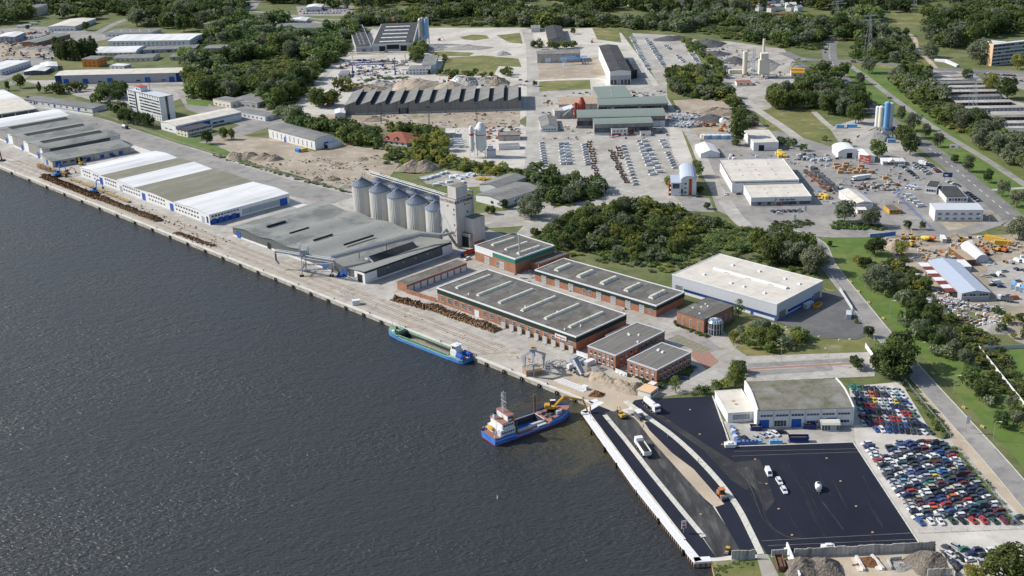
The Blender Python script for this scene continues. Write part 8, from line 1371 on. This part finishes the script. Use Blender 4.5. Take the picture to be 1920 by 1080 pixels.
for i in range(14): tree((108+i*5.5+(i % 3), 112-abs(i-6)*.6+(i % 2)*3), 25-(i % 3)*2, 'poplar', 1.1, 'tall dark poplar, %s from left in the upper left poplar row' % od(i+1), 'poplars in the upper left')
# scattered trees by area: (name, polygon, spacing, hmin, hmax, kinds, is bush layer)
AR = [
 ('the park wood', [(340, 118), (395, 60), (440, 45), (560, 42), (600, 60), (655, 40), (672, 66), (640, 110), (600, 140), (575, 178), (520, 215), (470, 178), (420, 190), (355, 185), (345, 150)], 12, 9, 17, ['dark', 'broad', 'grey', 'dark', 'broad']),
 ('the top left wood', [(-60, 20), (30, 8), (180, 5), (330, 5), (440, 0), (470, 30), (460, 52), (320, 62), (230, 48), (160, 42), (80, 30), (40, 45), (-60, 50)], 15, 14, 22, ['dark', 'broad', 'dark', 'grey']),
 ('the park belt by the white block', [(180, 175), (235, 165), (238, 225), (215, 215), (180, 205)], 9, 8, 13, ['dark', 'broad', 'grey']),
 ('the trees by the low dark-roofed shed', [(70, 172), (120, 168), (150, 162), (165, 170), (110, 178)], 9, 6, 11, ['dark', 'broad']),
 ('the hedge left of the sawtooth hall', [(585, 195), (640, 165), (665, 172), (655, 192), (600, 205)], 8, 11, 17, ['broad', 'light', 'broad']),
 ('the grove below the park wood', [(515, 210), (560, 205), (570, 235), (600, 245), (580, 255), (545, 245), (520, 230)], 9, 7, 12, ['broad', 'grey', 'dark']),
 ('the grove behind the slotted white warehouse', [(545, 238), (640, 238), (690, 248), (715, 262), (710, 280), (650, 272), (630, 255), (560, 244)], 8, 6, 11, ['dark', 'broad', 'dark']),
 ('the grove around the villa', [(715, 246), (760, 244), (830, 250), (838, 275), (832, 300), (780, 300), (775, 262), (715, 244)], 8, 6, 12, ['dark', 'broad', 'dark', 'light']),
 ('the slope behind the silos', [(720, 275), (770, 285), (835, 300), (990, 325), (1010, 330), (1000, 345), (900, 330), (820, 315), (730, 300)], 8, 3, 6, ['dark', 'broad', 'light']),
 ('the thicket before the concrete yard', [(985, 330), (1020, 318), (1060, 340), (1140, 352), (1130, 368), (1060, 388), (1005, 378), (985, 345)], 7, 5, 10, ['dark', 'grey', 'broad', 'dark']),
 ('the central wood', [(1000, 440), (1060, 408), (1160, 380), (1250, 385), (1300, 405), (1400, 430), (1480, 445), (1530, 470), (1548, 500), (1520, 505), (1440, 478), (1350, 468), (1300, 488), (1250, 505), (1180, 500), (1120, 482), (1060, 468), (1010, 452)], 8, 3.5, 8.5, ['dark', 'broad', 'grey', 'light', 'broad', 'light', 'grey', 'broad']),
 ('the tall trees behind the silver hall', [(1440, 470), (1520, 475), (1530, 515), (1500, 512), (1440, 492)], 9, 10, 15, ['grey', 'broad', 'willow']),
 ('the scrub between far park and plant', [(1248, 140), (1300, 128), (1330, 135), (1370, 175), (1400, 205), (1420, 235), (1395, 245), (1360, 190), (1300, 185), (1262, 175)], 9, 6, 11, ['dark', 'broad', 'grey', 'dark', 'light']),
 ('the hedge right of the far vehicle park', [(1285, 85), (1305, 88), (1345, 115), (1370, 145), (1350, 148), (1325, 120), (1295, 100)], 10, 6, 10, ['dark', 'broad']),
 ('the wood left of the lower highway', [(1500, 150), (1540, 130), (1565, 150), (1600, 180), (1615, 205), (1590, 225), (1550, 215), (1510, 205), (1440, 208), (1450, 190), (1495, 175)], 11, 9, 16, ['dark', 'broad', 'grey']),
 ('the scrub above the timber yard', [(1450, 262), (1540, 262), (1590, 270), (1640, 290), (1560, 288), (1470, 285), (1450, 275)], 8, 3, 7, ['dark', 'broad', 'dark']),
 ('the tree belt left of the garage rows', [(1668, 150), (1735, 142), (1760, 175), (1800, 205), (1830, 240), (1850, 262), (1820, 258), (1765, 235), (1710, 190)], 10, 9, 15, ['grey', 'broad', 'dark']),
 ('the tree belt under the garage rows', [(1815, 262), (1860, 245), (1935, 285), (1960, 320), (1960, 350), (1890, 310), (1840, 285)], 9, 8, 14, ['grey', 'broad', 'grey']),
 ('the hedge along the east road', [(1655, 550), (1700, 555), (1745, 590), (1790, 640), (1850, 700), (1900, 760), (1960, 820), (1960, 860), (1900, 830), (1830, 750), (1775, 700), (1700, 625)], 7, 4, 8, ['grey', 'dark', 'broad', 'dark', 'grey']),
 ('the slope below the digger yard', [(1600, 490), (1640, 500), (1700, 490), (1740, 540), (1760, 590), (1820, 640), (1870, 680), (1830, 670), (1740, 600), (1690, 555), (1630, 520)], 7, 3, 6.5, ['dark', 'broad', 'light', 'grey']),
 ('the scrub at the right edge', [(1860, 580), (1900, 590), (1960, 600), (1960, 640), (1900, 640), (1860, 625)], 7, 3, 6, ['broad', 'dark', 'light']),
 ('the grove before the silver hall', [(1385, 625), (1430, 620), (1510, 635), (1515, 655), (1440, 662), (1385, 650)], 5.5, 4, 7, ['broad', 'light', 'grey', 'broad']),
 ('the scrub above the white depot', [(1290, 738), (1340, 722), (1385, 720), (1392, 728), (1345, 735), (1300, 745)], 4.5, 2.5, 4.5, ['broad', 'dark', 'light']),
 ('the scrub behind the brick hall', [(1030, 455), (1070, 465), (1060, 478), (1035, 475)], 7, 4, 7, ['grey', 'broad']),
 ('the trees under the dark gabled hall', [(998, 80), (1025, 78), (1050, 86), (1085, 88), (1078, 92), (1000, 94)], 9, 6, 11, ['dark', 'broad']),
 ('the trees beside the white works office', [(768, 95), (795, 92), (796, 118), (775, 120)], 8, 8, 12, ['dark', 'broad']),
 ('the hedge right of the works office', [(818, 105), (838, 108), (850, 135), (900, 142), (960, 138), (960, 146), (850, 150), (815, 140)], 9, 4, 8, ['dark', 'broad']),
 ('the wood behind the crossroads', [(1560, 40), (1640, 30), (1700, 50), (1660, 75), (1650, 112), (1580, 108), (1568, 90)], 12, 11, 19, ['dark', 'broad', 'grey']),
 ('the scrub by the tall pylon', [(1625, 60), (1700, 65), (1700, 90), (1720, 112), (1700, 120), (1600, 114), (1590, 100)], 11, 7, 13, ['broad', 'grey', 'dark']),
 ('the upper right wood', [(1735, 30), (1960, 5), (1960, 70), (1850, 68), (1835, 85), (1800, 95), (1760, 90), (1730, 75)], 14, 12, 20, ['dark', 'broad', 'grey', 'dark']),
 ('the wood left of the highway', [(1180, 55), (1300, 62), (1380, 76), (1460, 88), (1545, 96), (1548, 75), (1560, 55), (1500, 40), (1350, 35), (1200, 38)], 13, 10, 16, ['dark', 'broad', 'grey', 'grey']),
 ('the wood above the pale ground', [(660, 50), (800, 48), (980, 50), (1000, 52), (1180, 52), (1200, 38), (1100, 22), (900, 20), (800, 22), (690, 28), (655, 38)], 13, 10, 16, ['dark', 'broad', 'grey']),
 ('the highest far wood', [(-80, -8), (200, -14), (1960, -14), (1960, 20), (1735, 28), (1650, 22), (1400, 32), (1200, 30), (900, 16), (640, 18), (480, 6), (300, 5), (60, 6), (-80, 14)], 17, 12, 19, ['dark', 'broad', 'dark', 'grey']),
]
inpoly = inpoly0
CL = [(1290, 470, 1345, 488), (1255, 478, 1290, 520)]   # grassy clearings in photo pixels
ALL = []; rt = random.Random(11)
for name, poly, sp, h0, h1, kinds in AR:
    W = [G(p) for p in poly]; W2 = [(p.x, p.y) for p in W]; x0, x1 = min(p[0] for p in W2), max(p[0] for p in W2); y0, y1 = min(p[1] for p in W2), max(p[1] for p in W2)
    y = y0
    while y < y1:
        x = x0
        while x < x1:
            a, b = x+rt.uniform(-.42, .42)*sp, y+rt.uniform(-.42, .42)*sp
            gap = math.sin(a*.031+3)*math.sin(b*.023+1)+.5*math.sin(a*.09)*math.sin(b*.07)
            if inpoly(a, b, W2) and gap > (-.12 if name == 'the park wood' else -.3 if 'far wood' in name or 'wood' in name else -.62):
                px = PX((a, b, 0))
                if -60 < px[0] < 1980 and px[1] < 1110 and not any(c[0] < px[0] < c[2] and c[1] < px[1] < c[3] for c in CL):
                    h = rt.uniform(h0, h1)*(1+.18*gap); ALL.append((math.hypot(a, b)/h, name, a, b, h, rt.choice(kinds), px))
            x += sp
        y += sp
ALL.sort()
NI = 300-len(ST)-5-14+40
ind, rest = ALL[:NI], ALL[NI:]
byn = {}
for q in ind: byn.setdefault(q[1], []).append(q)
for name, L in byn.items():
    L.sort(key=lambda q: q[6][0])
    for i, q in enumerate(L):
        tree((q[2], q[3]), q[4]*1.12, q[5], rt.uniform(.85, 1.2), '%s tree, %s from left in %s' % (KW[q[5]], od(i+1), name), 'trees of '+name[4:], rt.randrange(4), True)
LOW = {k: [crown_quads('broad', s+70, 170, .085) for s in range(5)] for k in range(1)}[0]
MIDX = dict(broad=0, dark=1, grey=2, light=3, willow=2, birch=0, poplar=1)
byn = {}
for q in rest: byn.setdefault(q[1], []).append(q)
for name, L in byn.items():
    Q = []; mi = []
    for q in L:
        c = LOW[rt.randrange(5)]; th = rt.uniform(0, 6.28); cs, sn_ = math.cos(th), math.sin(th); h = q[4]; w_ = h*rt.uniform(.9, 1.6)
        X = c[..., 0]*cs-c[..., 1]*sn_; Y = c[..., 0]*sn_+c[..., 1]*cs; Q.append(np.stack([X*w_+q[2], Y*w_+q[3], c[..., 2]*h*1.1-.06*h], -1)); mi.append(np.full(len(c), MIDX[q[5]] if rt.random() > .12 else 3 if q[5] == 'light' else MIDX[q[5]]))
    me = quads_mesh('woodland', np.concatenate(Q), ['leaf_mid', 'leaf_dark', 'leaf_grey', 'leaf_light'], np.concatenate(mi)); tag(put('woodland', me), 'dense mass of tree crowns in '+name, 'wood', kind='stuff')
print('trees', len(ALL), 'individual', len(ind), 'cars', ncar)
# undergrowth: one object per area, low leafy cover with holes
LB = [crown_quads('bush', s+90, 150, .11) for s in range(4)]
UN = [('the pier end plot', [(1337, 1056), (1410, 1052), (1416, 1062), (1372, 1066), (1345, 1082)], 1.3, .2, .8), ('the central wood', AR[10][1], 3.6, 1.2, 3.4), ('the scrapyard hedge', [(1692, 716), (1702, 716), (1784, 818), (1768, 822)], 1.8, 1, 2.0), ('the lower scrapyard edge', [(1778, 830), (1792, 836), (1906, 985), (1890, 985)], 1.8, .9, 1.9), ('the digger yard slope', [(1630, 505), (1690, 480), (1735, 520), (1760, 575), (1820, 610), (1870, 640), (1900, 690), (1960, 760), (1960, 820), (1850, 700), (1760, 610), (1680, 545)], 3.4, 1, 3), ('the mound behind the silos', [(725, 282), (760, 285), (830, 298), (1000, 325), (995, 338), (880, 322), (800, 312), (735, 305), (718, 310)], 3.6, 1, 2.6), ('the villa garden', AR[7][1], 3.6, 1, 3), ('the slotted warehouse hedge', AR[6][1], 3.6, 1, 3), ('the plant scrub', AR[12][1], 4.2, 1.2, 3.6), ('the park wood', AR[0][1], 7, 2, 5), ('the paved loop thicket', AR[9][1], 3.4, 1, 3), ('the verge of the harbour road', [(395, 292), (480, 316), (560, 338), (655, 364), (655, 358), (560, 332), (480, 309), (395, 285)], 2.8, .4, 1.2), ('the brick office foot', [(1155, 690), (1235, 722), (1232, 727), (1150, 695)], 1.6, .5, 1.2), ('the brick office flank', [(1235, 722), (1300, 690), (1303, 696), (1240, 728)], 1.8, 1, 2.4), ('the trees behind the crossroads', AR[28][1], 6, 2, 5), ('the central wood edge', [(1000, 442), (1060, 470), (1180, 503), (1250, 508), (1300, 492), (1345, 472), (1440, 482), (1520, 510), (1540, 520), (1400, 492), (1300, 500), (1250, 515), (1060, 478)], 4, .8, 2.4), ('the wood left of the highway', AR[30][1], 8, 2, 5), ('the wood above the pale ground', AR[31][1], 9, 2, 5), ('the upper yard scrub', [(640, 176), (700, 150), (770, 148), (760, 143), (700, 146), (640, 165)], 4.5, 1, 2.5), ('the showroom hedge', [(1442, 430), (1450, 416), (1520, 412), (1528, 420), (1480, 432)], 2, .6, 1.6), ('the brick pavilion beds', [(1262, 606), (1270, 604), (1330, 632), (1325, 636)], 1.6, .6, 1.6), ('the wood by the willows', [(1560, 430), (1660, 432), (1660, 425), (1565, 415)], 2.4, 1, 2.4), ('the east garage belt', AR[16][1], 5, 2, 4)]
for name, poly, sp, h0, h1 in UN:
    W2 = [tuple(G(p).to_2d()) for p in poly]; x0, x1 = min(p[0] for p in W2), max(p[0] for p in W2); y0, y1 = min(p[1] for p in W2), max(p[1] for p in W2); Q = []; mi = []; y = y0
    while y < y1:
        x = x0
        while x < x1:
            a, b = x+rt.uniform(-.5, .5)*sp, y+rt.uniform(-.5, .5)*sp
            if inpoly(a, b, W2) and rt.random() < .85:
                c = LB[rt.randrange(4)]; h = rt.uniform(h0, h1)*(1+.3*math.sin(a*.1)*math.sin(b*.13)); w_ = h*1.6+sp*.5; Q.append(np.stack([c[..., 0]*w_+a, c[..., 1]*w_+b, c[..., 2]*h], -1)); mi.append(np.full(len(c), rt.choice([0, 0, 1, 1, 2, 3 if math.sin(a*.05)*math.sin(b*.06) > .2 else 0])))
            x += sp
        y += sp
    if Q: me = quads_mesh('undergrowth', np.concatenate(Q), ['leaf_mid', 'leaf_dark', 'leaf_blue', 'leaf_light'], np.concatenate(mi)); tag(put('undergrowth', me), 'low leafy undergrowth along '+name, 'undergrowth', kind='stuff')
# allotment cabins among the far trees
r = random.Random(21); k = 0
for (x0, x1, y0, y1, n) in ((1180, 1300, 8, 14, 8), (1280, 1440, 8, 20, 22), (1440, 1520, 4, 26, 14), (1130, 1170, 10, 12, 3)):
    for i in range(n):
        p = (r.uniform(x0, x1), r.uniform(y0, y1)); k += 1; t = thing('garden_cabin', 'small pale garden cabin, %s among the far allotment trees' % od(k), 'cabin', G(p), r.uniform(0, 1), 'allotment cabins'); w_, d_ = r.uniform(8, 14), r.uniform(5, 8); mb('white').box(-w_/2, -d_/2, 0, w_/2, d_/2, 6).build('wall', t); mb(('white_roof', 'tile_red', 'roof_grey', 'white_roof')[k % 4]).prof('y', [(-d_/2-.5, 5.9), (0, 8.5), (d_/2+.5, 5.9)], -w_/2-.5, w_/2+.5).build('roof', t)
for i, (a, b, c) in enumerate([((925, 12), (962, 14), 'white'), ((1425, 38), (1495, 40), 'red')]):
    A, B = G(a), G(b); t = thing('train', '%s train half hidden in the far trees' % ('white' if not i else 'red'), 'train', A, math.atan2(B.y-A.y, B.x-A.x)); L = (B-A).length; n = 3
    for q in range(n): mb(c).box(L*q/n+.5, -1.5, 5, L*(q+1)/n-.5, 1.5, 9.2).use('glass').box(L*q/n+2, -1.55, 7.2, L*(q+1)/n-2, -1.502, 8.2).build('coach', t)
    mb('earth_pile').prof('y', [(-6, 0), (-3, 4.9), (3, 4.9), (6, 0)], -30, L+30).build('embankment', None, A, math.atan2(B.y-A.y, B.x-A.x))['kind'] = 'structure'
# garden sculpture wall on the lawn
t = thing('white_chute', 'white bent pipe-like trough lying on the meadow below the giant willow', 'pipe', G((1757, 113))); o = mb('white'); q = [G(p)-G((1757, 113)) for p in ((1752, 113), (1775, 114), (1797, 124), (1793, 126), (1771, 117), (1752, 115))]; o.prism([v.to_2d() for v in reversed(q)], 0, 1.6); o.build('channel', t)
for i in range(3): 
    x, y = ((1788, 284), (1622, 309), (1776, 338))[i]
    if i == 1: continue
    t = thing('billboard', ('white poster board on the long lawn', '', 'dark poster board beside the roadside cars')[i], 'sign', G((x, y)), -.3); mb(('white', 'white', 'dkblue')[i]).box(-3, -.15, 2.2, 3, .15, 5.4).build('panel', t); mb('steel_dark').box(-2, .16, 0, -1.8, .3, 5).box(1.8, .16, 0, 2, .3, 5).build('posts', t); mb('red' if i == 0 else 'light_grey').box(-2, -.2, 3, .3, -.152, 4.2).build('poster_motif', t)

# loose clutter on the yards
def debris(name, poly, n, s0, s1, mats, seed):
    W2 = [tuple(G(p).to_2d()) for p in poly]; x0, x1 = min(p[0] for p in W2), max(p[0] for p in W2); y0, y1 = min(p[1] for p in W2), max(p[1] for p in W2); rr = random.Random(seed); o = MB(); k = 0
    while k < n:
        x, y = rr.uniform(x0, x1), rr.uniform(y0, y1)
        if not inpoly0(x, y, W2) or math.sin(x*.11+seed)*math.sin(y*.13) < rr.uniform(-.6, .5): k += .2; continue
        k += 1; a, b = rr.uniform(s0, s1), rr.uniform(s0, s1)*.6; o.use(rr.choice(mats)).box(x, y, .02, x+a, y+b, .1+rr.uniform(.15, .6)*s1)
    tag(o.build('clutter', None), name, 'clutter', kind='stuff')
mx = ['steel_dark', 'conc_wall', 'light_grey', 'redbrown', 'timber', 'white']
qe = [Q0+qd*40, Q1-qd*60, Q1-qd*60+qn*14, Q0+qd*40+qn*14]
debris('bark and wood litter strewn over the quay by the log piles', [(60, 322), (400, 458), (440, 455), (120, 325)], 500, .2, 1.2, ['rust_pile', 'log', 'timber', 'redbrown'], 1)
debris('small litter and timber scraps on the quay before the brick hall', [(690, 565), (1060, 690), (1040, 705), (660, 560)], 260, .15, .9, mx+['rust_pile'], 2)
debris('loose parts and pallets around the digger yard', [(1650, 450), (1920, 442), (1920, 500), (1700, 500)], 260, .5, 2.4, mx+['ochre', 'orange', 'steel'], 3)
debris('junk parts scattered around the gabled hall yard', [(1740, 540), (1850, 575), (1900, 600), (1860, 625), (1740, 580), (1720, 520), (1760, 500)], 420, .4, 2.0, mx+['white', 'steel'], 4)
debris('small goods scattered over the builders yard', [(1340, 290), (1600, 292), (1740, 310), (1720, 380), (1560, 390), (1400, 300)], 320, .5, 2.2, mx+['steel', 'ltblue'], 5)
debris('stored parts scattered over the inner works yards', [(1012, 178), (1250, 165), (1252, 262), (1012, 262)], 300, .6, 3, mx+['orange', 'steel'], 6)
debris('rubble and stock scattered over the upper works ground', [(640, 112), (760, 110), (762, 146), (985, 150), (985, 165), (650, 172)], 330, .8, 3.5, mx+['gravel_pile'], 7)
debris('stock scattered over the yard before the sawtooth hall', [(640, 215), (975, 209), (975, 262), (845, 285), (840, 240)], 200, .6, 2.4, mx+['earth_pile', 'gravel_pile'], 8)
debris('goods and scrap scattered over the top left yards', [(0, 60), (110, 60), (100, 112), (0, 118)], 420, .8, 4, mx+['orange', 'dkblue'], 9)
debris('odds and ends on the brick works court', [(930, 480), (1010, 510), (1220, 590), (1180, 588), (960, 520)], 160, .4, 1.6, mx, 10)
debris('clutter along the far concrete plant yard', [(1280, 85), (1380, 90), (1500, 130), (1420, 160)], 220, .8, 3, mx+['dark_gravel'], 11)
debris('stones and weeds litter on the spoil field', [(400, 290), (560, 300), (740, 290), (650, 350)], 380, .3, 1.5, ['earth_pile', 'gravel_pile', 'conc_wall', 'redbrown', 'leaf_mid'], 12)
